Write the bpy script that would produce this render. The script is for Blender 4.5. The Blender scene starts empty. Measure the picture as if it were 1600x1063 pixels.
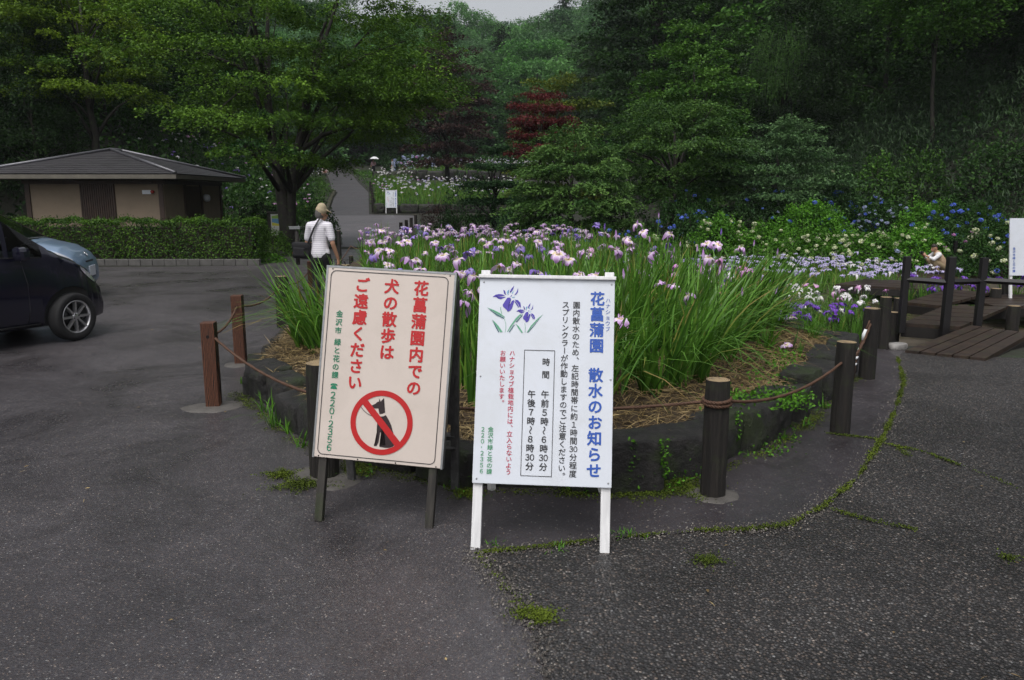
import bpy, bmesh, math, random
import numpy as np
from mathutils import Vector, Matrix, Euler

SC = bpy.context.scene
COL = SC.collection
PI = math.pi
R = math.radians

# ------------------------------------------------------------------ camera
EYE = 1.65
PITCH = math.atan((531.5 - 308.0) / 1225.0)
cam_data = bpy.data.cameras.new('camera')
cam_data.sensor_width = 36.0
cam_data.lens = 1225.0 / 1600.0 * 36.0
cam_data.clip_start = 0.05
cam_data.clip_end = 2000.0
cam = bpy.data.objects.new('camera', cam_data)
COL.objects.link(cam)
cam.location = (0, 0, EYE)
cam.rotation_euler = (PI / 2 - PITCH, 0, 0)
SC.camera = cam

# ------------------------------------------------------------------ sky, sun, exposure
SUN_EL, SUN_ROT = R(62), R(200)
world = bpy.data.worlds.new('World')
SC.world = world
world.use_nodes = True
wn = world.node_tree
wn.nodes.clear()
w_out = wn.nodes.new('ShaderNodeOutputWorld')
w_bg = wn.nodes.new('ShaderNodeBackground')
w_sky = wn.nodes.new('ShaderNodeTexSky')
w_sky.sky_type = 'NISHITA'
w_sky.sun_disc = False
w_sky.sun_elevation = SUN_EL
w_sky.sun_rotation = SUN_ROT
w_sky.dust_density = 6.0
w_sky.air_density = 1.0
w_hsv = wn.nodes.new('ShaderNodeHueSaturation')      # cloud cover: the blue is nearly gone
w_hsv.inputs['Saturation'].default_value = 0.22
w_hsv.inputs['Value'].default_value = 1.4
wn.links.new(w_sky.outputs[0], w_hsv.inputs['Color'])
wn.links.new(w_hsv.outputs[0], w_bg.inputs['Color'])
wn.links.new(w_bg.outputs[0], w_out.inputs['Surface'])
w_bg.inputs['Strength'].default_value = 0.15

sun_data = bpy.data.lights.new('sun', 'SUN')
sun_data.energy = 0.6
sun_data.angle = R(35)
sun_data.color = (1.0, 0.97, 0.93)
sun = bpy.data.objects.new('sun', sun_data)
COL.objects.link(sun)
sun_dir = Vector((math.sin(SUN_ROT) * math.cos(SUN_EL), math.cos(SUN_ROT) * math.cos(SUN_EL), math.sin(SUN_EL)))
sun.rotation_euler = sun_dir.to_track_quat('Z', 'Y').to_euler()

vs = SC.view_settings
vs.view_transform = 'Standard'
vs.look = 'None'
vs.exposure = -0.2
vs.gamma = 1.0
SC.cycles.max_bounces = 6
SC.cycles.diffuse_bounces = 3
SC.cycles.glossy_bounces = 2
SC.cycles.transmission_bounces = 4
SC.cycles.transparent_max_bounces = 8
SC.cycles.volume_bounces = 0
SC.cycles.use_denoising = True
SC.cycles.caustics_reflective = False
SC.cycles.caustics_refractive = False

# ------------------------------------------------------------------ survey helpers
def ground_at(px, py, z=0.0):
    """World point at height z seen along the survey ray (photo pixel)."""
    cp, sp = math.cos(PITCH), math.sin(PITCH)
    u, v = (px - 800.0) / 1225.0, (531.5 - py) / 1225.0
    d = Vector((u, cp + v * sp, -sp + v * cp))
    t = (z - EYE) / d.z
    return Vector((d.x * t, d.y * t, z))

def depth_at(px, py, y):
    cp, sp = math.cos(PITCH), math.sin(PITCH)
    u, v = (px - 800.0) / 1225.0, (531.5 - py) / 1225.0
    d = Vector((u, cp + v * sp, -sp + v * cp))
    t = y / d.y
    return Vector((d.x * t, y, EYE + d.z * t))

# ------------------------------------------------------------------ object helpers
def thing(name, label, cat, loc=(0, 0, 0), rotz=0.0, group=None):
    o = bpy.data.objects.new(name, None)
    o.empty_display_size = 0.1
    COL.objects.link(o)
    o.location = loc
    o.rotation_euler = (0, 0, rotz)
    o['label'] = label
    o['category'] = cat
    if group:
        o['group'] = group
    return o

def tag(o, label, cat, group=None):
    o['label'] = label
    o['category'] = cat
    if group:
        o['group'] = group
    return o

def kind(o, k, label=None, cat=None):
    o['kind'] = k
    if label:
        o['label'] = label
    if cat:
        o['category'] = cat
    return o

KIDS = {}
def link(name, me, parent=None):
    o = bpy.data.objects.new(name, me)
    COL.objects.link(o)
    if parent is not None:
        o.parent = parent
        KIDS.setdefault(parent.name, []).append(o)
    return o

def dup(root, loc, rotz=None, label=None, group=None, scale=None):
    """A copy of a thing with copies of its parts and sub-parts (shared meshes)."""
    r = root.copy()
    COL.objects.link(r)
    r.location = loc
    if rotz is not None:
        r.rotation_euler = (0, 0, rotz)
    if scale is not None:
        r.scale = scale if hasattr(scale, '__len__') else (scale,) * 3
    if label:
        r['label'] = label
    if group:
        r['group'] = group
    def walk(src, dst):
        for ch in KIDS.get(src.name, ()):
            c = ch.copy()
            COL.objects.link(c)
            c.parent = dst
            KIDS.setdefault(dst.name, []).append(c)
            walk(ch, c)
    walk(root, r)
    return r

def np_mesh(name, V, F, mats, tint=None, midx=None, smooth=False):
    """V (n,3), F (m,k) with constant k."""
    V = np.asarray(V, np.float32)
    F = np.asarray(F, np.int32)
    me = bpy.data.meshes.new(name)
    m, k = F.shape
    me.vertices.add(len(V))
    me.vertices.foreach_set('co', V.ravel())
    me.loops.add(m * k)
    me.loops.foreach_set('vertex_index', F.ravel())
    me.polygons.add(m)
    me.polygons.foreach_set('loop_start', np.arange(0, m * k, k, dtype=np.int32))
    for x in (mats if isinstance(mats, (list, tuple)) else [mats]):
        me.materials.append(x)
    if midx is not None:
        me.polygons.foreach_set('material_index', np.asarray(midx, np.int32))
    if smooth:
        me.polygons.foreach_set('use_smooth', np.ones(m, bool))
    me.update(calc_edges=True)
    if tint is not None:
        at = me.attributes.new('tint', 'FLOAT', 'POINT')
        at.data.foreach_set('value', np.asarray(tint, np.float32))
    return me

class MB:
    """Collects shapes, then links them as ONE mesh object."""
    def __init__(self):
        self.v, self.f, self.m, self.s = [], [], [], []
    def add(self, verts, faces, mi=0, smooth=False):
        n = len(self.v)
        self.v.extend([tuple(p) for p in verts])
        for f in faces:
            self.f.append([i + n for i in f])
            self.m.append(mi)
            self.s.append(smooth)
    def box(self, c, size, rot=None, mi=0, bevel=0.0):
        sx, sy, sz = size[0] / 2, size[1] / 2, size[2] / 2
        b = min(bevel, sx * .9, sy * .9, sz * .9)
        M = rot if isinstance(rot, Matrix) else (Euler(rot).to_matrix() if rot else Matrix.Identity(3))
        c = Vector(c)
        if b <= 0:
            vs_ = [Vector((x * sx, y * sy, z * sz)) for x in (-1, 1) for y in (-1, 1) for z in (-1, 1)]
            fs = [(0, 1, 3, 2), (4, 6, 7, 5), (0, 4, 5, 1), (2, 3, 7, 6), (0, 2, 6, 4), (1, 5, 7, 3)]
            self.add([c + M @ p for p in vs_], fs, mi)
            return
        bm = bmesh.new()
        bmesh.ops.create_cube(bm, size=1.0)
        for v in bm.verts:
            v.co = Vector((v.co.x * 2 * sx, v.co.y * 2 * sy, v.co.z * 2 * sz))
        bmesh.ops.bevel(bm, geom=bm.edges[:], offset=b, segments=2, affect='EDGES', profile=.6)
        bm.verts.index_update()
        self.add([c + M @ v.co for v in bm.verts], [[v.index for v in f.verts] for f in bm.faces], mi)
        bm.free()
    def tube(self, pts, rad, n=8, mi=0, caps=True, smooth=True):
        pts = [Vector(p) for p in pts]
        rr = rad if hasattr(rad, '__len__') else [rad] * len(pts)
        base = len(self.v)
        ref = None
        for i, p in enumerate(pts):
            t = (pts[min(i + 1, len(pts) - 1)] - pts[max(i - 1, 0)])
            t = t.normalized() if t.length > 1e-9 else Vector((0, 0, 1))
            if ref is None:
                ref = Vector((0, 0, 1)) if abs(t.z) < .9 else Vector((1, 0, 0))
            a = (ref - t * ref.dot(t))
            a = a.normalized() if a.length > 1e-6 else t.orthogonal().normalized()
            ref = a
            b = t.cross(a)
            for k in range(n):
                an = 2 * PI * k / n
                self.v.append(tuple(p + (a * math.cos(an) + b * math.sin(an)) * rr[i]))
        for i in range(len(pts) - 1):
            for k in range(n):
                self.f.append([base + i * n + k, base + i * n + (k + 1) % n, base + (i + 1) * n + (k + 1) % n, base + (i + 1) * n + k])
                self.m.append(mi)
                self.s.append(smooth)
        if caps:
            self.f.append([base + k for k in range(n)][::-1]); self.m.append(mi); self.s.append(False)
            e = base + (len(pts) - 1) * n
            self.f.append([e + k for k in range(n)]); self.m.append(mi); self.s.append(False)
    def lathe(self, prof, n=16, c=(0, 0, 0), M=None, mi=0, smooth=True, caps=True):
        """prof: list of (radius, z)"""
        base = len(self.v)
        c = Vector(c)
        for r, z in prof:
            for k in range(n):
                an = 2 * PI * k / n
                p = Vector((r * math.cos(an), r * math.sin(an), z))
                self.v.append(tuple(c + (M @ p if M else p)))
        for i in range(len(prof) - 1):
            for k in range(n):
                self.f.append([base + i * n + k, base + i * n + (k + 1) % n, base + (i + 1) * n + (k + 1) % n, base + (i + 1) * n + k])
                self.m.append(mi)
                self.s.append(smooth)
        for e, rev in (((0, True), (len(prof) - 1, False)) if caps else ()):
            q = [base + e * n + k for k in range(n)]
            self.f.append(q[::-1] if rev else q)
            self.m.append(mi)
            self.s.append(False)
    def prism(self, poly, z0, z1, M=None, mi=0):
        """poly in local XY, extruded along local Z"""
        n = len(poly)
        P = [Vector((x, y, z0)) for x, y in poly] + [Vector((x, y, z1)) for x, y in poly]
        if M is not None:
            P = [M @ p for p in P]
        fs = [list(range(n))[::-1], list(range(n, 2 * n))]
        fs += [[i, (i + 1) % n, n + (i + 1) % n, n + i] for i in range(n)]
        self.add(P, fs, mi)
    def mesh(self, name, mats):
        me = bpy.data.meshes.new(name)
        me.from_pydata(self.v, [], self.f)
        for x in (mats if isinstance(mats, (list, tuple)) else [mats]):
            me.materials.append(x)
        me.polygons.foreach_set('material_index', self.m)
        me.polygons.foreach_set('use_smooth', self.s)
        me.update()
        return me
    def build(self, name, mats, parent=None):
        return link(name, self.mesh(name, mats), parent)

def evaluated(o):
    """Apply an object's modifiers in place (no operators)."""
    dg = bpy.context.evaluated_depsgraph_get()
    dg.update()
    me = bpy.data.meshes.new_from_object(o.evaluated_get(dg))
    old = o.data
    o.modifiers.clear()
    o.data = me
    bpy.data.meshes.remove(old)
    return o

# ------------------------------------------------------------------ materials
def new_mat(name):
    m = bpy.data.materials.new(name)
    m.use_nodes = True
    nt = m.node_tree
    return m, nt, nt.nodes['Principled BSDF'], nt.nodes['Material Output']

def N(nt, typ, **kw):
    n = nt.nodes.new(typ)
    for k, v in kw.items():
        if k in n.inputs:
            n.inputs[k].default_value = v
        else:
            setattr(n, k, v)
    return n

def ramp(nt, src, stops, interp='LINEAR'):
    r = nt.nodes.new('ShaderNodeValToRGB')
    r.color_ramp.interpolation = interp
    els = r.color_ramp.elements
    while len(els) < len(stops):
        els.new(0.5)
    for e, (p, c) in zip(els, stops):
        e.position = p
        e.color = (c[0], c[1], c[2], 1) if hasattr(c, '__len__') else (c, c, c, 1)
    nt.links.new(src, r.inputs[0])
    return r.outputs[0]

def mixc(nt, fac, a, b, mode='MIX'):
    m = nt.nodes.new('ShaderNodeMix')
    m.data_type = 'RGBA'
    m.blend_type = mode
    for sock, v in ((m.inputs[0], fac), (m.inputs[6], a), (m.inputs[7], b)):
        if hasattr(v, 'is_linked'):
            nt.links.new(v, sock)
        elif hasattr(v, '__len__'):
            sock.default_value = (v[0], v[1], v[2], 1)
        else:
            sock.default_value = v
    return m.outputs[2]

def noise(nt, vec, scale, detail=3, rough=.55, dist=0):
    n = N(nt, 'ShaderNodeTexNoise', Scale=scale, Detail=detail, Roughness=rough, Distortion=dist)
    if vec is not None:
        nt.links.new(vec, n.inputs['Vector'])
    return n.outputs['Fac']

def coords(nt, which='Object'):
    return nt.nodes.new('ShaderNodeTexCoord').outputs[which]

def bump(nt, bsdf, h, strength=.5, dist=.01):
    b = N(nt, 'ShaderNodeBump', Strength=strength, Distance=dist)
    nt.links.new(h, b.inputs['Height'])
    nt.links.new(b.outputs[0], bsdf.inputs['Normal'])

def plain(name, col, rough=.5, var=.15, scale=8, metal=0, spec=.5, bumps=0, coat=0):
    """A surface colour with natural unevenness."""
    m, nt, b, o = new_mat(name)
    v = coords(nt)
    f = noise(nt, v, scale, 4)
    c = ramp(nt, f, [(.25, [x * (1 - var) for x in col]), (.75, [min(1, x * (1 + var)) for x in col])])
    nt.links.new(c, b.inputs['Base Color'])
    b.inputs['Roughness'].default_value = rough
    b.inputs['Metallic'].default_value = metal
    b.inputs['Specular IOR Level'].default_value = spec
    b.inputs['Coat Weight'].default_value = coat
    if bumps:
        bump(nt, b, noise(nt, v, scale * 6, 4), .5, bumps)
    return m

def leaf_mat(name, dark, light, trans=.25, rough=.55, vary=.25):
    m, nt, b, o = new_mat(name)
    at = N(nt, 'ShaderNodeAttribute', attribute_name='tint')
    oi = nt.nodes.new('ShaderNodeObjectInfo')
    c = mixc(nt, at.outputs['Fac'], dark, light)
    hs = N(nt, 'ShaderNodeHueSaturation')
    mr = N(nt, 'ShaderNodeMapRange')
    mr.inputs['To Min'].default_value = 1 - vary
    mr.inputs['To Max'].default_value = 1 + vary
    nt.links.new(oi.outputs['Random'], mr.inputs['Value'])
    nt.links.new(mr.outputs[0], hs.inputs['Value'])
    nt.links.new(c, hs.inputs['Color'])
    nt.links.new(hs.outputs[0], b.inputs['Base Color'])
    b.inputs['Roughness'].default_value = rough
    b.inputs['Specular IOR Level'].default_value = .22
    if trans > 0:
        tr = nt.nodes.new('ShaderNodeBsdfTranslucent')
        nt.links.new(hs.outputs[0], tr.inputs['Color'])
        mx = N(nt, 'ShaderNodeMixShader')
        mx.inputs[0].default_value = trans
        nt.links.new(b.outputs[0], mx.inputs[1])
        nt.links.new(tr.outputs[0], mx.inputs[2])
        nt.links.new(mx.outputs[0], o.inputs['Surface'])
    return m

def wood(name, dark, light, rough=.7, scale=(30, 30, 3), bumps=.004, mossy=0.0):
    m, nt, b, o = new_mat(name)
    v = coords(nt)
    mp = N(nt, 'ShaderNodeMapping')
    mp.inputs['Scale'].default_value = scale
    nt.links.new(v, mp.inputs['Vector'])
    f = noise(nt, mp.outputs[0], 1.0, 5, .6, .8)
    c = ramp(nt, f, [(.3, dark), (.52, [(a + b_) / 2 for a, b_ in zip(dark, light)]), (.7, light)])
    if mossy:
        f2 = noise(nt, v, 9, 4)
        c = mixc(nt, ramp(nt, f2, [(.52, 0), (.7, mossy)]), c, (.035, .055, .012))
    nt.links.new(c, b.inputs['Base Color'])
    b.inputs['Roughness'].default_value = rough
    bump(nt, b, f, .6, bumps)
    return m

def asphalt(name, matrix, stones, scale, rough=(.38, .62), stain=(.68, 1.12), bumps=.003, tintc=None, edge=(.30, .62), wet=0.0):
    m, nt, b, o = new_mat(name)
    v = coords(nt)
    vo = N(nt, 'ShaderNodeTexVoronoi', Scale=scale, Randomness=1.0)
    nt.links.new(v, vo.inputs['Vector'])
    sp = nt.nodes.new('ShaderNodeSeparateColor')
    nt.links.new(vo.outputs['Color'], sp.inputs[0])
    st = ramp(nt, sp.outputs[0], stones, 'CONSTANT')
    hue = ramp(nt, sp.outputs[1], [(0, (1.2, 1.0, .85)), (.5, (1, 1, 1)), (1, (.92, 1.0, 1.08))])
    st = mixc(nt, 1.0, st, hue, 'MULTIPLY')
    f = ramp(nt, vo.outputs['Distance'], [(edge[0], 0), (edge[1], 1)])
    c = mixc(nt, f, st, matrix)
    big = noise(nt, v, .33, 5, .6, .6)
    mid = noise(nt, v, 2.6, 4, .6)
    c = mixc(nt, 1.0, c, ramp(nt, big, [(.3, stain[0]), (.5, 1.0), (.72, stain[1])]), 'MULTIPLY')
    c = mixc(nt, 1.0, c, ramp(nt, mid, [(.3, .86), (.7, 1.1)]), 'MULTIPLY')
    if wet:
        wm = ramp(nt, noise(nt, v, .85, 7, .68, .8), [(.48, 0), (.66, 1)])
        c = mixc(nt, wm, c, mixc(nt, 1.0, c, (1 - wet,) * 3, 'MULTIPLY'))
        fine = ramp(nt, noise(nt, v, 11, 5, .7), [(.35, .86), (.65, 1.12)])
        c = mixc(nt, 1.0, c, fine, 'MULTIPLY')
    if tintc:
        c = mixc(nt, 1.0, c, tintc, 'MULTIPLY')
    nt.links.new(c, b.inputs['Base Color'])
    rg = nt.nodes.new('ShaderNodeMapRange')
    rg.inputs['From Min'].default_value = .3
    rg.inputs['From Max'].default_value = .7
    rg.inputs['To Min'].default_value = rough[0]
    rg.inputs['To Max'].default_value = rough[1]
    nt.links.new(big, rg.inputs['Value'])
    if wet:
        wr_ = N(nt, 'ShaderNodeMath', operation='MULTIPLY_ADD')
        nt.links.new(wm, wr_.inputs[0]); wr_.inputs[1].default_value = -.16; nt.links.new(rg.outputs[0], wr_.inputs[2])
        nt.links.new(wr_.outputs[0], b.inputs['Roughness'])
    else:
        nt.links.new(rg.outputs[0], b.inputs['Roughness'])
    inv = N(nt, 'ShaderNodeMath', operation='SUBTRACT')
    inv.inputs[0].default_value = 1.0
    nt.links.new(vo.outputs['Distance'], inv.inputs[1])
    mul = N(nt, 'ShaderNodeMath', operation='MULTIPLY')
    nt.links.new(inv.outputs[0], mul.inputs[0])
    nt.links.new(sp.outputs[2], mul.inputs[1])
    bump(nt, b, mul.outputs[0], .8, bumps)
    return m
# ------------------------------------------------------------------ terrain
def sstep(a, b, x):
    t = np.clip((x - a) / (b - a), 0, 1)
    return t * t * (3 - 2 * t)

def left_edge(y):
    return np.interp(y, [0, 18, 27, 30, 36, 45, 60, 80, 100, 140], [-42, -34, -20, -12, -10.2, -11.2, -14.6, -20.5, -25, -29])

def right_edge(y):
    return np.interp(y, [0, 10, 18, 24, 30, 40, 60, 90, 130], [60, 32, 21, 15, 10, 8, 7, 5, 3])

def terr(x, y):
    x = np.asarray(x, float); y = np.asarray(y, float)
    z = np.interp(y, [0, 25, 35, 45, 55, 65, 80, 95, 110, 150, 185, 230, 300], [0, 0, .2, .65, 1.5, 2.4, 3.6, 4.6, 6.0, 19, 31, 28, 24])
    dl = np.maximum(0, left_edge(y) - x)
    dr = np.maximum(0, x - right_edge(y))
    damp = np.interp(y, [0, 90, 150, 260], [1, 1, .55, .2])
    z = z + damp * (.62 * dl * dl / (dl + 2.0) + .60 * dr * dr / (dr + 2.5))
    # the wet garden on the right lies lower than the pavement
    x0 = np.interp(y, [8, 8.8, 9.6, 11, 16, 23], [4.6, 3.6, 2.6, 2.1, 2.0, 1.9])
    b = sstep(0, .6, x - x0) * sstep(8.7, 9.4, y) * (1 - sstep(22.5, 24, y)) * (1 - sstep(17, 20, x))
    z = z - .5 * b
    return z

def axis(*segs):
    out = []
    for a, b, s in segs:
        out.append(np.arange(a, b, s))
    out.append([segs[-1][1]])
    return np.concatenate(out)

M_EARTH, nt, b_, o_ = new_mat('forest earth')
v = coords(nt)
c = ramp(nt, noise(nt, v, 1.2, 6, .65), [(.3, (.008, .007, .005)), (.5, (.013, .014, .007)), (.7, (.014, .026, .007))])
nt.links.new(c, b_.inputs['Base Color'])
b_.inputs['Roughness'].default_value = .9
bump(nt, b_, noise(nt, v, 9, 5), .7, .05)

gx = axis((-150, -30, 4), (-30, -12, 1.2), (-12, 22, .4), (22, 42, 1.5), (42, 150, 4))
gy = axis((-40, 0, 4), (0, 30, .4), (30, 70, 1.0), (70, 130, 2.0), (130, 300, 5))
GX, GY = np.meshgrid(gx, gy)
GZ = terr(GX, GY)
nx, ny = len(gx), len(gy)
idx = np.arange(nx * ny).reshape(ny, nx)
F = np.stack([idx[:-1, :-1], idx[:-1, 1:], idx[1:, 1:], idx[1:, :-1]], -1).reshape(-1, 4)
ground = link('ground', np_mesh('ground', np.stack([GX, GY, GZ], -1).reshape(-1, 3), F, M_EARTH, smooth=True))
kind(ground, 'structure')

from mathutils.geometry import tessellate_polygon
def densify(poly, step, jit=0.0, seed=1, closed=True):
    rr = random.Random(seed)
    out = []
    n = len(poly)
    for i in range(n if closed else n - 1):
        a, b = Vector(poly[i]), Vector(poly[(i + 1) % n])
        k = max(1, int((b - a).length / step))
        for j in range(k):
            p = a.lerp(b, j / k)
            if j:
                p = p + Vector((rr.uniform(-jit, jit), rr.uniform(-jit, jit)))
            out.append(p)
    if not closed:
        out.append(Vector(poly[-1]))
    return out

def sheet(name, poly, z, mat, k='structure'):
    bm = bmesh.new()
    vs_ = [bm.verts.new((p[0], p[1], z)) for p in poly]
    for t in tessellate_polygon([[Vector((p[0], p[1], 0)) for p in poly]]):
        if len(set(t)) == 3:
            bm.faces.new([vs_[i] for i in t])
    bm.normal_update()
    for f in bm.faces:
        if f.normal.z < 0:
            f.normal_flip()
    me = bpy.data.meshes.new(name)
    bm.to_mesh(me)
    bm.free()
    me.materials.append(mat)
    o = link(name, me)
    if k:
        o['kind'] = k
    return o

def g2(px, py):
    p = ground_at(px, py)
    return (p.x, p.y)

M_LOT = asphalt('fine wet asphalt', (.052, .048, .052), [(0, (.034, .031, .036)), (.30, (.052, .047, .053)), (.58, (.074, .068, .073)), (.80, (.105, .096, .097)), (.93, (.165, .154, .148)), (.98, (.30, .28, .265))], 135, rough=(.26, .54), stain=(.60, 1.14), wet=.28)
M_STRIP = asphalt('smooth dark asphalt', (.034, .029, .033), [(0, (.032, .028, .032)), (.7, (.044, .040, .045)), (.9, (.075, .07, .07)), (.975, (.2, .19, .17))], 100, rough=(.36, .6), bumps=.002, wet=.3)
M_COARSE = asphalt('coarse open asphalt', (.016, .015, .015), [(0, (.022, .020, .021)), (.24, (.040, .036, .036)), (.48, (.062, .056, .054)), (.68, (.088, .080, .076)), (.85, (.125, .113, .106)), (.945, (.18, .166, .155)), (.985, (.27, .25, .235))], 82, rough=(.36, .6), stain=(.66, 1.14), bumps=.012, edge=(.26, .62), wet=.2)
M_PATH = asphalt('path asphalt', (.072, .067, .073), [(0, (.074, .069, .075)), (.6, (.10, .094, .10)), (.9, (.16, .154, .154))], 90, rough=(.4, .62))

KERB = [(-2.9, 12), (-2.75, 9.5), (-2.55, 8.0), (-2.45, 7.2), (-2.31, 6.5), (-1.86, 5.81), (-1.45, 5.17), (-.86, 4.64), (-.26, 4.26), (.58, 4.22), (1.11, 4.48), (1.65, 4.96), (2.11, 5.55), (2.64, 6.35), (3.15, 7.11), (3.5, 7.75)]
SEAM = [g2(742, 868), g2(850, 858), g2(960, 845), g2(1090, 833), g2(1160, 832), g2(1230, 824), g2(1285, 795), g2(1340, 750), g2(1380, 685), g2(1400, 640), g2(1412, 600), g2(1402, 560)]
EDGE = [(4.30, 8.42), (4.90, 8.02), (5.4, 7.95), (7, 8.15), (9, 8.5), (26, 9.5)]

lot = [(-45, -12), (26, -12), (26, 9.3), (9, 8.4), (7, 8.05), (4.9, 7.95), (4.2, 8.45), (3.8, 8.6), (3, 7.6), (1, 6), (-1, 6), (-2, 8), (-2.4, 10), (-2.8, 14), (-3.3, 18.5), (-3.7, 22), (-3.95, 26), (-6.8, 26), (-6.2, 20.6), (-6.15, 19.1), (-11, 18.55), (-45, 16.5)]
sheet('parking_lot', lot, .004, M_LOT)
coarse = densify(SEAM, .04, .010, 3, closed=False) + [Vector(p) for p in EDGE] + [Vector((26, -12)), Vector((.9, -12))] + densify([(.45, -1.0), (.20, 1.2), (.12, 2.2), g2(842, 1030), g2(815, 965), g2(800, 935), g2(768, 895), g2(742, 868)], .03, .016, 8, closed=False)[:-1]
sheet('coarse_pavement', [tuple(p) for p in coarse], .008, M_COARSE)
strip = densify(SEAM, .06, .012, 3, closed=False) + [Vector((4.15, 8.75)), Vector((3.9, 8.75)), Vector((3.35, 7.95)), Vector((2.9, 7.11)), Vector((2.3, 6.2)), Vector((1.6, 5.2)), Vector((.6, 4.45)), Vector((-.2, 4.45))]
sheet('planter_pavement', [tuple(p) for p in strip], .012, M_STRIP)

py_ = np.concatenate([np.arange(26, 70, 1.0), np.arange(70, 113, 2.0)])
pl = np.interp(py_, [26, 30, 36, 45, 55, 60, 62, 70, 85, 95, 112], [-6.8, -7.6, -9.0, -10.4, -12.3, -13.1, -14.0, -15.9, -19.6, -23, -30])
pr = np.interp(py_, [26, 36, 42, 44.5, 45, 55, 60, 70, 85, 95, 112], [-3.95, -4.5, -5.0, -5.6, -8.1, -9.9, -10.8, -13.4, -17.0, -20, -26])
PV, PF = [], []
for i, y in enumerate(py_):
    for j in range(5):
        x = pl[i] + (pr[i] - pl[i]) * j / 4
        PV.append((x, y, float(np.interp(y, [0, 25, 35, 45, 55, 65, 80, 95, 110, 150], [0, 0, .2, .65, 1.5, 2.4, 3.6, 4.6, 6.0, 20])) + .03 * min(1, (y - 25) / 3) + .002))
for i in range(len(py_) - 1):
    for j in range(4):
        a = i * 5 + j
        PF.append((a, a + 1, a + 6, a + 5))
M_PATH2 = asphalt('older path asphalt', (.040, .037, .040), [(0, (.042, .039, .042)), (.6, (.056, .052, .056)), (.9, (.09, .087, .087))], 70, rough=(.45, .65), stain=(.6, 1.15))
kind(link('path', np_mesh('path', PV, PF, [M_PATH, M_PATH2], smooth=True, midx=[0 if py_[i] < 43.5 else 1 for i in range(len(py_) - 1) for j in range(4)])), 'structure')

# ------------------------------------------------------------------ planting bed
BED = KERB + [(3.35, 8.05), (2.9, 8.6), (2.3, 9.3), (2.0, 11), (1.9, 16), (1.4, 20.5), (-3.5, 21.5), (-3.45, 18.5), (-3.2, 15)]
M_SOIL = plain('bed soil', (.040, .026, .014), .95, .5, 5, bumps=.02)

def in_poly(x, y, poly):
    x = np.asarray(x); y = np.asarray(y)
    r = np.zeros(x.shape, bool)
    n = len(poly)
    for i in range(n):
        x1, y1 = poly[i][0], poly[i][1]
        x2, y2 = poly[(i + 1) % n][0], poly[(i + 1) % n][1]
        c = ((y1 > y) != (y2 > y)) & (x < (x2 - x1) * (y - y1) / ((y2 - y1) if y2 != y1 else 1e-9) + x1)
        r ^= c
    return r

def edge_dist(x, y, pts):
    """distance to an open polyline"""
    x = np.asarray(x, float); y = np.asarray(y, float)
    d = np.full(x.shape, 1e9)
    for (x1, y1), (x2, y2) in zip(pts[:-1], pts[1:]):
        L2 = (x2 - x1) ** 2 + (y2 - y1) ** 2
        t = np.clip(((x - x1) * (x2 - x1) + (y - y1) * (y2 - y1)) / L2, 0, 1)
        d = np.minimum(d, np.hypot(x - x1 - t * (x2 - x1), y - y1 - t * (y2 - y1)))
    return d

def bed_z(x, y):
    d = edge_dist(x, y, KERB)
    return .21 + .10 * sstep(.1, 1.1, d) + .025 * np.sin(np.asarray(x) * 5.1) * np.sin(np.asarray(y) * 4.3 + 1)

bm = bmesh.new()
KIN = [Vector(p) for p in KERB]
inner = []
for i, p in enumerate(KIN):
    d = (KIN[min(i + 1, len(KIN) - 1)] - KIN[max(0, i - 1)]).normalized()
    inner.append((p.x - d.y * .15, p.y + d.x * .15))
f = bm.faces.new([bm.verts.new((p[0], p[1], 0)) for p in inner + BED[len(KERB):]])
bmesh.ops.triangulate(bm, faces=[f])
for _ in range(5):
    es = [e for e in bm.edges if e.calc_length() > .35]
    if es:
        bmesh.ops.subdivide_edges(bm, edges=es, cuts=1)
bmesh.ops.triangulate(bm, faces=bm.faces[:])
for v in bm.verts:
    v.co.z = float(bed_z(v.co.x, v.co.y))
for f in bm.faces:
    if f.normal.z < 0:
        f.normal_flip()
me = bpy.data.meshes.new('soil')
bm.to_mesh(me); bm.free()
me.materials.append(M_SOIL)
kind(link('soil', me), 'structure')

# rough stone edging: one dry-laid wall, its stones a pattern within it
M_STONE, nt, b_, o_ = new_mat('dark mossy stone')
v = coords(nt)
geo = nt.nodes.new('ShaderNodeNewGeometry')
c = ramp(nt, noise(nt, v, 7, 6, .65), [(.3, (.006, .0055, .006)), (.5, (.015, .014, .014)), (.74, (.046, .042, .040))])
ms = ramp(nt, noise(nt, v, 3.2, 5, .7), [(.50, 0), (.62, .9)])
c = mixc(nt, ms, c, (.022, .036, .007))
nt.links.new(c, b_.inputs['Base Color'])
b_.inputs['Roughness'].default_value = .62
bump(nt, b_, noise(nt, v, 16, 8, .75), 1.0, .06)

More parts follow.
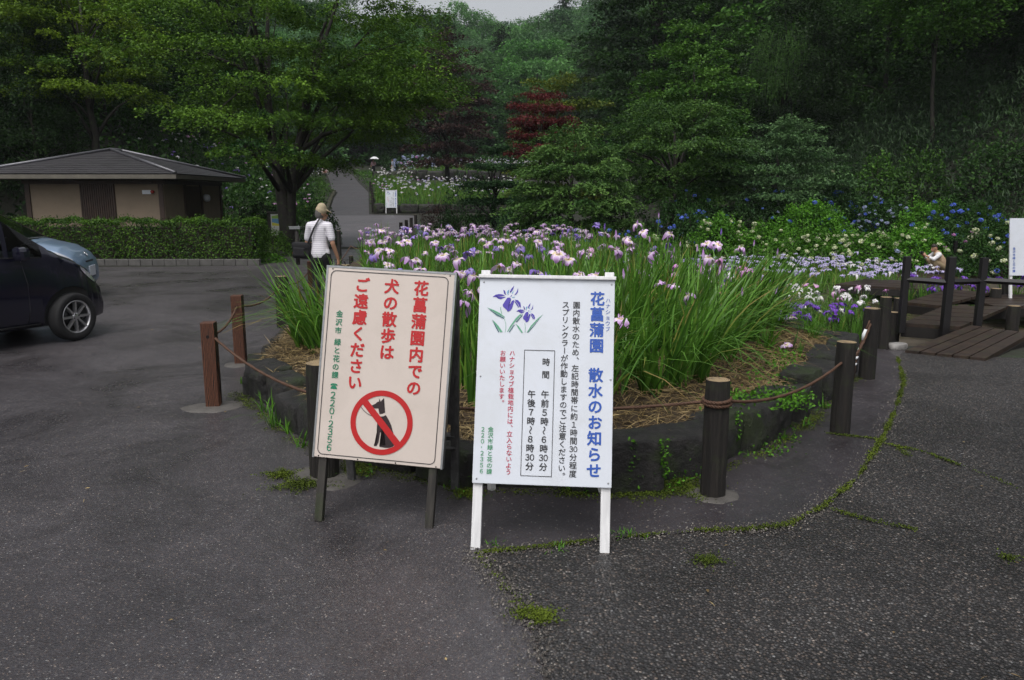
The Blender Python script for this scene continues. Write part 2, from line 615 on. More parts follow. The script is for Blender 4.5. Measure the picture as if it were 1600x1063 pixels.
from mathutils import noise as mnoise
def rock_bm(size, seed, rough=.12, cuts=3):
    """Split stone: hull of jittered corner points, edges worn, faces slightly uneven."""
    rr = random.Random(seed)
    bm = bmesh.new()
    for x in (-1, 1):
        for y in (-1, 1):
            for z in (-1, 1):
                for q in range(2):
                    bm.verts.new((x * rr.uniform(.36, .52), y * rr.uniform(.34, .52), z * rr.uniform(.38, .52)))
    for q in range(5):
        bm.verts.new((rr.uniform(-.4, .4), -rr.uniform(.44, .60), rr.uniform(-.4, .4)))
    r = bmesh.ops.convex_hull(bm, input=bm.verts[:])
    bmesh.ops.delete(bm, geom=[v for v in bm.verts if not v.link_faces], context='VERTS')
    for v in bm.verts:
        v.co = Vector((v.co.x * size[0], v.co.y * size[1], v.co.z * size[2]))
    for _ in range(cuts):
        es = [e for e in bm.edges if e.calc_length() > .055]
        if not es or len(bm.faces) > 3000: break
        bmesh.ops.subdivide_edges(bm, edges=es, cuts=1, smooth=.0)
        bmesh.ops.triangulate(bm, faces=bm.faces[:])
    bmesh.ops.smooth_vert(bm, verts=bm.verts[:], factor=.5, use_axis_x=True, use_axis_y=True, use_axis_z=True)
    m = min(size)
    for v in bm.verts:
        p = v.co * 7.0 + Vector((seed * 3.7, seed * 1.3, seed * 2.1))
        v.co += mnoise.noise_vector(p) * m * rough * .35 + mnoise.noise_vector(p * 3.1) * m * rough * .2
    return bm

def add_rock(mb, c, size, yaw, seed, mi=0, rough=.14, cuts=3):
    bm = rock_bm(size, seed, rough, cuts)
    M = Euler((0, 0, yaw)).to_matrix()
    bm.verts.index_update()
    mb.add([Vector(c) + M @ v.co for v in bm.verts], [[v.index for v in f.verts] for f in bm.faces], mi, True)
    bm.free()

def stone_wall(name, pts, h, depth, label, seed, z0=None, mean=.5, inward=1, cuts=5):
    rr = random.Random(seed)
    mb = MB()
    P = [Vector(p) for p in pts]
    seg = [(P[i + 1] - P[i]).length for i in range(len(P) - 1)]
    tot = sum(seg)
    s = 0.0
    while s < tot:
        L = rr.uniform(mean * .6, mean * 1.35)
        gap = rr.uniform(.012, .04)
        m = min(s + L / 2, tot - .01)
        acc = 0
        for i, q in enumerate(seg):
            if acc + q >= m:
                t = (m - acc) / q
                p = P[i].lerp(P[i + 1], t)
                d = (P[i + 1] - P[i]).normalized()
                break
            acc += q
        nrm = Vector((-d.y, d.x)) * inward
        hh = h * rr.uniform(.84, 1.12)
        c2 = p + nrm * (depth / 2 + rr.uniform(-.02, .05))
        zz = (float(terr(c2.x, c2.y)) if z0 is None else z0)
        add_rock(mb, (c2.x, c2.y, zz + hh / 2 - .03), ((L - gap) * 1.06, depth * rr.uniform(.9, 1.2), hh + .06), math.atan2(d.y, d.x) + rr.uniform(-.08, .08), rr.random() * 50, cuts=cuts)
        s += L
    o = mb.build(name, M_STONE)
    tag(o, label, 'stone wall')
    return o

stone_wall('stone_edging', KERB[:5], .17, .24, 'sunken left end of the dark stone edging beside the red brown posts', 4, z0=0.0, mean=.45)
stone_wall('stone_edging', KERB[4:], .275, .26, 'low edging of dark mossy stones around the iris bed behind the two signs', 5, z0=0.0, mean=.48)
stone_wall('stone_edging', [(3.55, 7.95), (3.1, 8.45), (2.5, 9.1)], .30, .3, 'short row of flat dark stones closing the straw bed beside the white irises', 9, z0=0.02, mean=.5)
# ------------------------------------------------------------------ foliage
def unit(a):
    return a / np.maximum(1e-9, np.linalg.norm(a, axis=-1, keepdims=True))

def leaves(P, T, Nn, L, W, fold=.18, curl=.0):
    """One four-corner folded leaf per row: P base centre, T along, Nn normal."""
    T = unit(T)
    B = unit(np.cross(Nn, T))
    Nn = np.cross(T, B)
    L = np.asarray(L)[:, None] if np.ndim(L) else L
    W = np.asarray(W)[:, None] if np.ndim(W) else W
    a = P - T * L * .5
    c = P + T * L * .5 - Nn * L * curl
    m = P - T * L * .05 + Nn * (L * .04)
    b = m + B * W * .5 + Nn * W * fold
    d = m - B * W * .5 + Nn * W * fold
    V = np.stack([a, b, c, d], 1).reshape(-1, 3)
    F = np.arange(len(V)).reshape(-1, 4)
    return V, F

def sprays(C, O, per, Rs, ls, rng, flat=.10, droop=.30, aspect=.75, up=.8, hang=.0, tint0=.35, lw=.6):
    """Leafy sprays: C centres (n,3), O outward unit vectors."""
    n = len(C)
    h = O.copy()
    h[:, 2] *= .15
    h = unit(h + 1e-4)
    b = unit(np.cross(np.array([0, 0, 1.0]), h))
    u = np.cross(h, b)
    r = np.sqrt(rng.uniform(0, 1, (n, per)))
    an = rng.uniform(0, 2 * PI, (n, per))
    Rr = (Rs * rng.uniform(.65, 1.25, (n, 1)))
    x = r * np.cos(an) * Rr * 1.25
    y = r * np.sin(an) * Rr * aspect
    z = -droop * r * r * Rr + rng.normal(0, flat, (n, per)) * Rr
    # twigs: pull the leaves towards a few radial lines so that gaps show
    k = 7
    an2 = np.round(an / (2 * PI) * k) / k * 2 * PI
    w = .55
    y = y * (1 - w) + w * (r * np.sin(an2) * Rr * aspect)
    x = x * (1 - w) + w * (r * np.cos(an2) * Rr * 1.25)
    P = C[:, None] + h[:, None] * x[..., None] + b[:, None] * y[..., None] + np.array([0, 0, 1.0]) * z[..., None]
    P = P.reshape(-1, 3)
    T = (h[:, None] * (np.cos(an2) + .5)[..., None] + b[:, None] * np.sin(an2)[..., None]).reshape(-1, 3)
    T = T + rng.normal(0, .45, T.shape)
    T[:, 2] -= .25 + hang
    Nn = rng.normal(0, .45, T.shape)
    Nn[:, 2] += up
    Nn += np.repeat(O, per, 0) * .35
    m = len(P)
    L = ls * rng.uniform(.7, 1.3, m)
    V, F = leaves(P, T, Nn, L, L * lw)
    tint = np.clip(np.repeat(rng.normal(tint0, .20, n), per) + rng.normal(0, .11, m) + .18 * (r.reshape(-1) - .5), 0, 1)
    return V, F, np.repeat(tint, 4)

def crown_clusters(H, zc, Rad, n, shape, rng, layers=7, flat_jit=.35, lean=(0, 0), hollow=.35):
    if shape == 'dome':
        prof = lambda t: np.sqrt(np.clip(1 - (np.clip(t, 0, 1) * 1.02 - .22) ** 2 / .64, .02, 1))
    elif shape == 'cone':
        prof = lambda t: np.clip(1.05 - t, .05, 1) ** .8
    elif shape == 'column':
        prof = lambda t: np.clip(np.sin(np.clip(t * .86 + .16, 0, 1) * PI), .08, 1) ** .6
    elif shape == 'umbrella':
        prof = lambda t: np.clip(.55 + t * 1.1, 0, 1) * np.sqrt(np.clip(1 - np.maximum(0, t - .45) ** 2 / .31, .01, 1))
    else:
        prof = lambda t: np.sqrt(np.clip(1 - (2 * t - 1) ** 2, .03, 1))
    tt = np.linspace(0, 1, 200)
    w = prof(tt) ** 1.6 + .05
    t = rng.choice(tt, n, p=w / w.sum())
    if layers:
        t = np.clip((np.floor(t * layers) + .5 + rng.normal(0, flat_jit, n) * .5) / layers, 0, 1)
    lob = rng.uniform(0, 2 * PI, 4)
    an = rng.uniform(0, 2 * PI, n)
    wob = 1 + .16 * np.sin(2 * an + lob[0]) + .13 * np.sin(3 * an + lob[1] + 5 * t) + .10 * np.sin(5 * an + lob[2] - 7 * t)
    rho = Rad * prof(t) * wob * np.sqrt(rng.uniform(hollow, 1, n))
    C = np.stack([np.cos(an) * rho + lean[0] * t * (H - zc), np.sin(an) * rho + lean[1] * t * (H - zc), zc + t * (H - zc)], 1)
    O = np.stack([np.cos(an) * (rho / Rad + .2), np.sin(an) * (rho / Rad + .2), (t - .35) * 1.1], 1)
    return C, unit(O)

M_BARK = wood('dark wet bark', (.006, .005, .004), (.028, .023, .018), .8, (6, 6, 1.2), .02, mossy=.6)

def trunk_mesh(H, zc, r0, C, rng, nl=12, lean=(0, 0), fork=None, name='trunk'):
    mb = MB()
    top = zc + (H - zc) * .7
    k = 7
    axis_pts = []
    wob = rng.normal(0, .02 * H, (k, 2))
    wob[0] = 0
    for i in range(k):
        t = i / (k - 1)
        axis_pts.append(Vector((wob[i, 0] * t + lean[0] * t * top, wob[i, 1] * t + lean[1] * t * top, t * top - .15)))
    rad = [r0 * (1.35 if i == 0 else 1) * (1 - .85 * i / (k - 1)) + .012 for i in range(k)]
    mb.tube(axis_pts, rad, 10)
    sel = rng.choice(len(C), min(nl, len(C)), replace=False)
    for s in sel:
        p = Vector(C[s])
        t0 = min(.92, max(.22, (p.z / top) * rng.uniform(.45, .8)))
        i = t0 * (k - 1)
        a = axis_pts[int(i)].lerp(axis_pts[min(k - 1, int(i) + 1)], i - int(i))
        r1 = rad[int(i)] * .55
        mid = a.lerp(p, .5) + Vector((0, 0, .12 * (p - a).length)) + Vector(rng.normal(0, .06, 3)) * (p - a).length
        q = a.lerp(mid, .5) + Vector((0, 0, .05 * (p - a).length))
        mb.tube([a, q, mid, mid.lerp(p, .6), p], [r1, r1 * .75, r1 * .5, r1 * .32, .012], 6)
    return mb.mesh(name, M_BARK)

LEAFM = {}
def lm(key):
    if key not in LEAFM:
        LEAFM[key] = leaf_mat('leaves ' + key, *PAL[key])
    return LEAFM[key]

PAL = {
    'farmid': ((.012, .055, .014), (.120, .275, .072), .25, .45, .45),
    'farpale': ((.016, .070, .022), (.130, .275, .095), .25, .45, .45),
    'fardeep': ((.008, .040, .010), (.075, .210, .036), .25, .45, .45),
    'cherry': ((.010, .044, .006), (.120, .232, .018)),
    'bright': ((.040, .110, .008), (.240, .380, .022)),
    'deep': ((.008, .034, .007), (.050, .125, .018)),
    'dark': ((.005, .018, .005), (.030, .070, .014)),
    'blue': ((.010, .040, .014), (.062, .150, .044)),
    'mid': ((.016, .062, .009), (.095, .215, .026)),
    'red': ((.045, .008, .009), (.165, .026, .027)),
    'brown': ((.026, .014, .012), (.085, .046, .040)),
    'yellowgreen': ((.045, .085, .008), (.22, .27, .028)),
    'gold': ((.050, .090, .010), (.210, .260, .030)),
    'maple': ((.020, .072, .012), (.165, .310, .070)),
    'olive': ((.012, .042, .008), (.080, .160, .026)),
    'grey': ((.022, .060, .022), (.125, .230, .085)),
    'sasa': ((.012, .034, .014), (.080, .140, .060)),
    'hedge': ((.014, .046, .006), (.105, .220, .018)),
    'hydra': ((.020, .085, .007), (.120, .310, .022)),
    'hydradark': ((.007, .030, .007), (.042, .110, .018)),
    'iris': ((.028, .090, .011), (.145, .330, .042)),
    'willow': ((.028, .080, .016), (.120, .240, .055)),
}

def crown_mesh(C, O, per, Rs, ls, pal, seed, name='crown', **kw):
    rng = np.random.default_rng(seed)
    V, F, t = sprays(C, O, per, Rs, ls, rng, **kw)
    return np_mesh(name, V, F, lm(pal), t)

def tree(name, label, loc, H, zc, Rad, n, per, Rs, ls, pal, r0, seed, shape='dome', layers=7, group=None, cat='tree', nl=12, lean=(0, 0), hollow=.35, flat_jit=.35, **kw):
    rng = np.random.default_rng(seed)
    C, O = crown_clusters(H, zc, Rad, n, shape, rng, layers, flat_jit, lean, hollow)
    root = thing(name, label, cat, loc, 0, group)
    link('trunk', trunk_mesh(H, zc, r0, C, rng, nl, lean), root)
    link('crown', crown_mesh(C, O, per, Rs, ls, pal, seed + 1, **kw), root)
    return root

def on(px, y, dz=-.05):
    """foot of a plant seen in photo column px at depth y, on the terrain"""
    x = (px - 800.0) / 1225.0 * (y * math.cos(PITCH) + .3)
    return (x, y, float(terr(x, y)) + dz)

# ---- the trees one can tell apart
# old cherry by the path: two leaning stems, layered crown
def cherry():
    loc = on(452, 24.5)
    root = thing('cherry_tree', 'large spreading light green cherry tree with dark forked trunk beside the rising path', 'tree', loc)
    rng = np.random.default_rng(11)
    C, O = crown_clusters(10.8, 2.4, 4.35, 500, 'dome', rng, 9, .22, (0.03, 0), .25)
    zmin = np.interp(C[:, 0] + .5, [-4.5, -2.6, -1, 1, 2.5, 4.5], [4.9, 4.2, 2.9, 2.6, 3.2, 4.2])
    keep = C[:, 2] > zmin
    C, O = C[keep], O[keep]
    # lower right boughs reach out over the path
    C2, O2 = crown_clusters(6.4, 3.9, 2.1, 80, 'ellipsoid', rng, 5, .3)
    C2[:, 0] += 2.6
    C = np.concatenate([C, C2]); O = np.concatenate([O, O2])
    C[:, 0] += .5
    mb = MB()
    st = [((0, 0, -.2), (-.05, 0, .8), (-.15, 0, 1.8), (-.35, .1, 3.2), (-.5, .2, 5.0), (-.3, .2, 7.5)), ((.05, 0, -.2), (.08, 0, .8), (.16, 0, 1.8), (.40, -.1, 3.0), (.85, -.1, 4.6), (1.4, 0, 6.8))]
    mb.tube([Vector(p) for p in st[0]], [.30, .22, .18, .14, .10, .04], 12)
    mb.tube([Vector(p) for p in st[1]], [.20, .17, .14, .12, .09, .03], 12)
    for s in rng.choice(len(C), 22, replace=False):
        p = Vector(C[s])
        ax = st[0] if p.x < .3 else st[1]
        i = rng.integers(2, 5)
        a = Vector(ax[i])
        mid = a.lerp(p, .5) + Vector((0, 0, .5)) + Vector(rng.normal(0, .2, 3))
        mb.tube([a, a.lerp(mid, .5) + Vector((0, 0, .15)), mid, mid.lerp(p, .6), p], [.085, .06, .04, .022, .008], 6)
    mb.build('trunk', M_BARK, root)
    link('crown', crown_mesh(C, O, 230, .80, .082, 'cherry', 12, flat=.09, droop=.28, up=.9, tint0=.42), root)
    return root
cherry()

tree('maple_tree', 'bright yellow green maple behind the low brown hut', on(160, 30, 0), 9.2, 3.6, 2.05, 190, 190, .66, .092, 'bright', .16, 21, 'dome', 7, hollow=.5, tint0=.45)
tree('maple_tree', 'small dark red maple in front of a yellow green tree', on(845, 33), 5.9, 3.2, 1.42, 150, 130, .44, .08, 'red', .09, 31, 'dome', 5, flat=.10, tint0=.45)
tree('broadleaf_tree', 'yellow green tree standing behind the small red maple', on(872, 35.5), 6.9, 1.2, 1.9, 200, 90, .55, .12, 'gold', .12, 32, 'dome', 6, tint0=.3)
tree('maple_tree', 'purple brown maple at the far end of the iris terraces', on(700, 66), 12.5, 1.5, 3.0, 240, 80, .95, .22, 'brown', .2, 41, 'column', 9, tint0=.45)
tree('maple_tree', 'green maple with yellow tipped layered foliage behind the iris bed', on(892, 25.5), 3.95, .1, 1.95, 420, 130, .50, .09, 'maple', .12, 51, 'dome', 7, flat=.07, droop=.42, hollow=.45, tint0=.42)
tree('maple_tree', 'low wide dark green maple spreading over shade right of the yellow tipped maple', on(1050, 28), 5.0, 1.7, 2.6, 290, 130, .60, .09, 'olive', .16, 61, 'umbrella', 5, flat=.07, droop=.4, tint0=.33)
tree('dogwood_tree', 'round topped grey green small tree at the foot of the bamboo grass slope', on(1208, 27.5), 4.3, 1.0, 2.0, 280, 110, .50, .09, 'grey', .12, 71, 'dome', 7, flat=.08, droop=.25, tint0=.45)
tree('broadleaf_tree', 'tall narrow bright green tree with stacked layers of leaves', on(1075, 33), 8.8, 1.6, 2.05, 260, 95, .66, .13, 'mid', .18, 81, 'column', 8, tint0=.5)
tree('broadleaf_tree', 'tall dark tree rising out of the picture right of the gap of sky', on(1015, 50), 19.5, 5.5, 3.6, 330, 60, 1.15, .24, 'deep', .35, 91, 'column', 11, tint0=.4)
tree('pruned_tree', 'dark tree clipped into layered cushions in front of the far iris terraces', on(772, 30), 3.7, .5, 1.0, 130, 130, .40, .085, 'blue', .10, 101, 'column', 5, flat=.10, droop=.2, flat_jit=.15, tint0=.4)

tree('broadleaf_tree', 'light green leafy tree leaning out over the bamboo grass at the upper right', on(1440, 31, 0), 10.5, 4.6, 2.6, 250, 110, .75, .13, 'mid', .08, 121, 'ellipsoid', 0, flat=.25, tint0=.55, nl=8)
tree('broadleaf_tree', 'slender dark tree with bare lower trunk at the far right of the slope', on(1575, 30, 0), 12.5, 6.0, 2.4, 200, 110, .75, .13, 'dark', .10, 122, 'ellipsoid', 0, flat=.25, tint0=.45, nl=8)
def willow():
    loc = on(1212, 39)
    root = thing('willow_tree', 'weeping tree with hanging pale green strands high on the right slope', 'tree', loc)
    rng = np.random.default_rng(111)
    C, O = crown_clusters(7.6, 5.2, 1.35, 90, 'dome', rng, 0)
    link('trunk', trunk_mesh(7.6, 4.6, .15, C, rng, 8), root)
    Ps, Ts = [], []
    for c, o in zip(C, O):
        for q in range(16):
            st = c + rng.normal(0, .22, 3)
            Ls = rng.uniform(.7, 1.9)
            k = int(Ls / .055)
            s = np.arange(k) * .055
            out = unit(np.array([o[0], o[1], 0]) + rng.normal(0, .3, 3) * np.array([1, 1, 0]))
            Ps.append(st + out * (np.sqrt(s) * .28)[:, None] + np.array([0, 0, -1.0]) * s[:, None])
            Ts.append(np.tile(out * .3 + np.array([0, 0, -1.0]), (k, 1)))
    P = np.concatenate(Ps); T = np.concatenate(Ts) + rng.normal(0, .3, (len(P), 3))
    V, F = leaves(P, T, rng.normal(0, 1, P.shape), .11 * rng.uniform(.8, 1.2, len(P)), .03)
    link('crown', np_mesh('crown', V, F, lm('willow'), np.repeat(np.clip(rng.normal(.4, .2, len(P)), 0, 1), 4)), root)
willow()

# ---- trees of the wooded slopes: a few kinds, each tree its own thing
HILL = []
HILL.append(tree('broadleaf_tree', 'mid green layered broadleaf tree on the wooded slope', (0, 0, 0), 11.5, 2.0, 4.6, 300, 60, 1.25, .32, 'mid', .28, 201, 'dome', 7, tint0=.36, nl=8))
HILL.append(tree('broadleaf_tree', 'deep green rounded broadleaf tree on the wooded slope', (0, 0, 0), 10.0, 1.2, 4.4, 300, 60, 1.15, .30, 'deep', .26, 202, 'ellipsoid', 6, tint0=.42, nl=8))
HILL.append(tree('broadleaf_tree', 'almost black green tall tree on the shaded slope', (0, 0, 0), 15.5, 1.5, 3.9, 320, 60, 1.20, .30, 'dark', .3, 203, 'column', 10, tint0=.4, nl=8))
HILL.append(tree('cedar_tree', 'dark pointed cedar standing among broadleaf trees', (0, 0, 0), 15.0, 1.5, 2.7, 300, 60, .95, .28, 'dark', .3, 204, 'cone', 13, droop=.5, tint0=.5, nl=6))
HILL.append(tree('broadleaf_tree', 'pale green flat topped tree on the wooded slope', (0, 0, 0), 9.0, 2.2, 4.8, 280, 64, 1.20, .30, 'blue', .25, 205, 'umbrella', 5, tint0=.55, nl=8))
HILL.append(tree('broadleaf_tree', 'yellowish green airy tree on the wooded slope', (0, 0, 0), 10.5, 2.0, 4.0, 260, 60, 1.10, .28, 'cherry', .22, 206, 'dome', 6, tint0=.45, nl=8))
# finer trees for the near edge of the woods, broad billowing ones for the far hill
HILL.append(tree('broadleaf_tree', 'x', (0, 0, 0), 12.0, .8, 3.4, 330, 120, .80, .135, 'deep', .14, 207, 'dome', 0, tint0=.45, nl=6, flat=.30, up=.5))
HILL.append(tree('broadleaf_tree', 'x', (0, 0, 0), 13.5, .8, 3.0, 330, 120, .80, .135, 'dark', .14, 208, 'column', 0, tint0=.5, nl=6, flat=.30, up=.5))
HILL.append(tree('broadleaf_tree', 'x', (0, 0, 0), 11.5, 1.0, 5.4, 64, 330, 2.5, .34, 'farmid', .3, 209, 'dome', 5, tint0=.45, nl=5, flat=.12, droop=.55, flat_jit=.25, hollow=.62))
HILL.append(tree('broadleaf_tree', 'x', (0, 0, 0), 10.0, 1.0, 5.6, 60, 330, 2.6, .34, 'farpale', .3, 210, 'umbrella', 4, tint0=.5, nl=5, flat=.12, droop=.55, flat_jit=.25, hollow=.62))
HILL.append(tree('broadleaf_tree', 'x', (0, 0, 0), 12.5, 1.0, 4.8, 70, 300, 2.2, .34, 'fardeep', .3, 211, 'ellipsoid', 5, tint0=.5, nl=5, flat=.12, droop=.55, flat_jit=.25, hollow=.62))
used = [False] * len(HILL)
SIDES = {'l': ('left of the path', 'wooded slope left of the path'), 'r': ('right of the iris garden', 'wooded slope right of the iris garden'), 'f': ('closing the valley', 'wooded hill closing the valley')}
KLAB = ['mid green layered broadleaf tree on the wooded slope %s', 'deep green rounded broadleaf tree on the wooded slope %s', 'almost black green tall tree on the shaded slope %s', 'dark pointed cedar among the broadleaf trees %s', 'pale flat topped tree on the wooded slope %s', 'yellowish green airy tree on the wooded slope %s', 'fine leaved green tree at the edge of the woods %s', 'fine leaved blackish tree at the edge of the woods %s', 'broad mid green tree with billowing layers %s', 'broad pale green tree with flat layered top %s', 'broad deep green rounded tree %s']
def hill_tree(k, x, y, s, rot, side, sz=None, dz=-.4):
    lab = KLAB[k] % SIDES[side][0]
    grp = ['mid green broadleaf', 'deep green broadleaf', 'black green tall', 'cedar', 'pale flat topped', 'yellowish green airy', 'fine leaved deep green', 'fine leaved blackish', 'broad mid green', 'broad pale green', 'broad deep green'][k] + ' trees, ' + SIDES[side][1]
    loc = (x, y, float(terr(x, y)) + dz)
    sc = (s, s, s if sz is None else sz)
    if not used[k]:
        used[k] = True
        o = HILL[k]
        o.location = loc; o.rotation_euler = (0, 0, rot); o.scale = sc
        o['label'] = lab; o['group'] = grp
    else:
        dup(HILL[k], loc, rot, lab, grp, sc)

rt = random.Random(77)
def poisson(cands, dmin):
    out = []
    for c in cands:
        if all((c[0] - o[0]) ** 2 + (c[1] - o[1]) ** 2 > dmin(c) ** 2 for o in out):
            out.append(c)
    return out
cands = [(rt.uniform(-75, 75), rt.uniform(12, 195)) for _ in range(9000)]
def visible(c):
    return abs(c[0]) < c[1] * .74 + 5
def side_of(c):
    x, y = c
    if y > 108:
        return 'f' if abs(x + 8) < 60 else ('l' if x < 0 else 'r')
    if x < float(left_edge(y)) - 2.2:
        return 'l'
    if x > float(right_edge(y)) + 2.6:
        return 'r'
    return None
def clear(c):
    x, y = c
    s_ = side_of(c)
    if s_ == 'l':
        return (y < 31 and x > -16.5) or (31 <= y < 66 and float(left_edge(y)) - x < 8)
    if s_ == 'r':
        return y < 40 and x > .36 * y and x - float(right_edge(y)) < 10
    return False
keep = [c for c in cands if visible(c) and side_of(c) and not clear(c)]
pts = poisson(keep, lambda c: 3.0 + c[1] * .03)
for x, y in pts:
    s_ = side_of((x, y))
    depth_in = (float(left_edge(y)) - x) if s_ == 'l' else (x - float(right_edge(y)) if s_ == 'r' else 30)
    if s_ == 'r':
        k = rt.choices(range(8), [1, 3, 5, 2, 0, 0, 0, 0])[0] if y > 44 else rt.choices([6, 7], [1, 1])[0]
    elif s_ == 'l':
        k = rt.choices(range(6), [2, 4, 4, 1, 0, 1])[0] if y > 44 else rt.choices([6, 7], [1, 1.4])[0]
    else:
        k = rt.choices([8, 9, 10, 3], [5, 3, 3, .5])[0]
    s = rt.uniform(.75, 1.12)
    if depth_in < 6:
        s *= .62
    if y < 44 and k > 5:
        s *= 1.15
    if y > 108:
        s *= 1.1
    hill_tree(k, x, y, s, rt.uniform(0, 6.28), s_, s * rt.uniform(.9, 1.15))

for k in range(len(HILL)):      # kinds that found no place
    if not used[k]:
        for ch in KIDS.get(HILL[k].name, ()):
            bpy.data.objects.remove(ch)
        bpy.data.objects.remove(HILL[k])

# ---- undergrowth on the slopes: nobody could count it
def undergrowth(name, n, xr, yr, pal, ls, seed, keepf, lw=.5, h=(.1, 1.2), hang=0, dz=0.0):
    rng = np.random.default_rng(seed)
    x = rng.uniform(*xr, n); y = rng.uniform(*yr, n)
    m = keepf(x, y)
    x, y = x[m], y[m]
    cl = np.sin(x * 1.7 + 2 * np.sin(y * .9)) * np.sin(y * 1.3 + np.sin(x * 1.1)) * .5 + .5
    z = terr(x, y) + dz + rng.uniform(h[0], h[1], len(x)) * (.35 + .65 * cl)
    P = np.stack([x, y, z], 1)
    per = 5
    P = np.repeat(P, per, 0) + rng.normal(0, ls * .9, (len(P) * per, 3))
    T = rng.normal(0, 1, P.shape); T[:, 2] -= .5 + hang
    Nn = rng.normal(0, .6, P.shape); Nn[:, 2] += 1
    L = ls * rng.uniform(.6, 1.3, len(P))
    V, F = leaves(P, T, Nn, L, L * lw)
    t = np.clip(np.repeat(cl, per) * .6 + rng.normal(.1, .18, len(P)), 0, 1)
    o = link(name, np_mesh(name, V, F, lm(pal), np.repeat(t, 4)))
    o['kind'] = 'stuff'
    return o
undergrowth('undergrowth', 30000, (-45, 0), (24, 110), 'deep', .24, 1, lambda x, y: (x < left_edge(y) - .2) & (np.abs(x) < y * .75 + 4) & (left_edge(y) - x < 14)).__setitem__('label', 'dark green undergrowth on the left wooded slope')
undergrowth('undergrowth', 20000, (3, 45), (12, 110), 'deep', .24, 2, lambda x, y: (x > right_edge(y) + .2) & (np.abs(x) < y * .75 + 4) & (x - right_edge(y) < 14)).__setitem__('label', 'dark green undergrowth on the right wooded slope')
undergrowth('bamboo_grass', 34000, (9, 36), (16, 42), 'sasa', .24, 3, lambda x, y: (x > right_edge(y) + .8) & (x > .30 * y) & (x < y * .74) & (x - right_edge(y) < 13), .15, (.2, 2.5), .6).__setitem__('label', 'drooping grey green bamboo grass covering the bank on the right')
undergrowth('bank_plants', 9000, (-26, -8), (30, 76), 'mid', .17, 6, lambda x, y: (x < np.interp(y, [26, 36, 45, 55, 60, 62, 70, 85], [-6.8, -9.0, -10.4, -12.3, -13.1, -14.0, -15.9, -19.6]) - .45) & (x > left_edge(y) - 6), .4, (.05, .7)).__setitem__('label', 'mid green plants covering the flower bank left of the rising path')
undergrowth('verge_plants', 3500, (-20, -4), (48, 92), 'mid', .2, 7, lambda x, y: (x > np.interp(y, [45, 55, 60, 70, 85, 95], [-8.1, -9.9, -10.8, -13.4, -17.0, -20]) + .35) & (x < np.interp(y, [45, 55, 60, 70, 85, 95], [-8.1, -9.9, -10.8, -13.4, -17.0, -20]) + 3.2), .4, (.03, .35)).__setitem__('label', 'low green plants along the right verge of the rising path')
undergrowth('valley_undergrowth', 9000, (-16, 12), (100, 190), 'deep', .5, 4, lambda x, y: np.abs(x) < y * .7, .5, (.1, 1.8)).__setitem__('label', 'undergrowth under the trees of the hill closing the valley')

# ---- bushes
def bush_mesh(rx, ry, rz, n, ls, pal, seed, box=0, lw=.55, inner=.80, tint0=.42):
    """A rounded (or boxy) shell of leaves with depth."""
    rng = np.random.default_rng(seed)
    d = unit(rng.normal(0, 1, (n, 3)))
    d[:, 2] = np.abs(d[:, 2]) * 1.0 - .12 * rng.uniform(0, 1, n)
    lump = 1 + .10 * np.sin(d[:, 0] * 5 + seed) * np.sin(d[:, 1] * 6 + 1) + .07 * np.sin(d[:, 0] * 11 + d[:, 2] * 9 + seed)
    rr = rng.uniform(inner, 1.03, n) * lump
    P = d * rr[:, None] * np.array([rx, ry, rz])
    P[:, 2] = np.maximum(P[:, 2], .02)
    T = rng.normal(0, .7, P.shape) + d * .6; T[:, 2] -= .15
    Nn = d + rng.normal(0, .45, P.shape); Nn[:, 2] += .55
    L = ls * rng.uniform(.7, 1.3, n)
    V, F = leaves(P, T, Nn, L, L * lw)
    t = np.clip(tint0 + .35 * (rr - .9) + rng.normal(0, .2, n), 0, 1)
    return np_mesh('foliage', V, F, lm(pal), np.repeat(t, 4)), d, lump

M_TWIG = wood('dark twigs', (.015, .011, .008), (.045, .035, .025), .85)
def bush(name, label, loc, r3, n, ls, pal, seed, cat='shrub', group=None, stems=6, lw=.55):
    root = thing(name, label, cat, loc, 0, group)
    me, d, lump = bush_mesh(*r3, n, ls, pal, seed, lw=lw)
    link('foliage', me, root)
    rng = np.random.default_rng(seed + 5)
    mb = MB()
    for i in range(stems):
        q = unit(rng.normal(0, 1, 3)); q[2] = abs(q[2]) + .3
        e = Vector(q * np.array(r3) * .75)
        mb.tube([(q[0] * .08, q[1] * .08, -.05), Vector((e.x * .4, e.y * .4, e.z * .55)), e], [.022, .016, .006], 5)
    mb.build('stem', M_TWIG, root)
    return root, d, lump
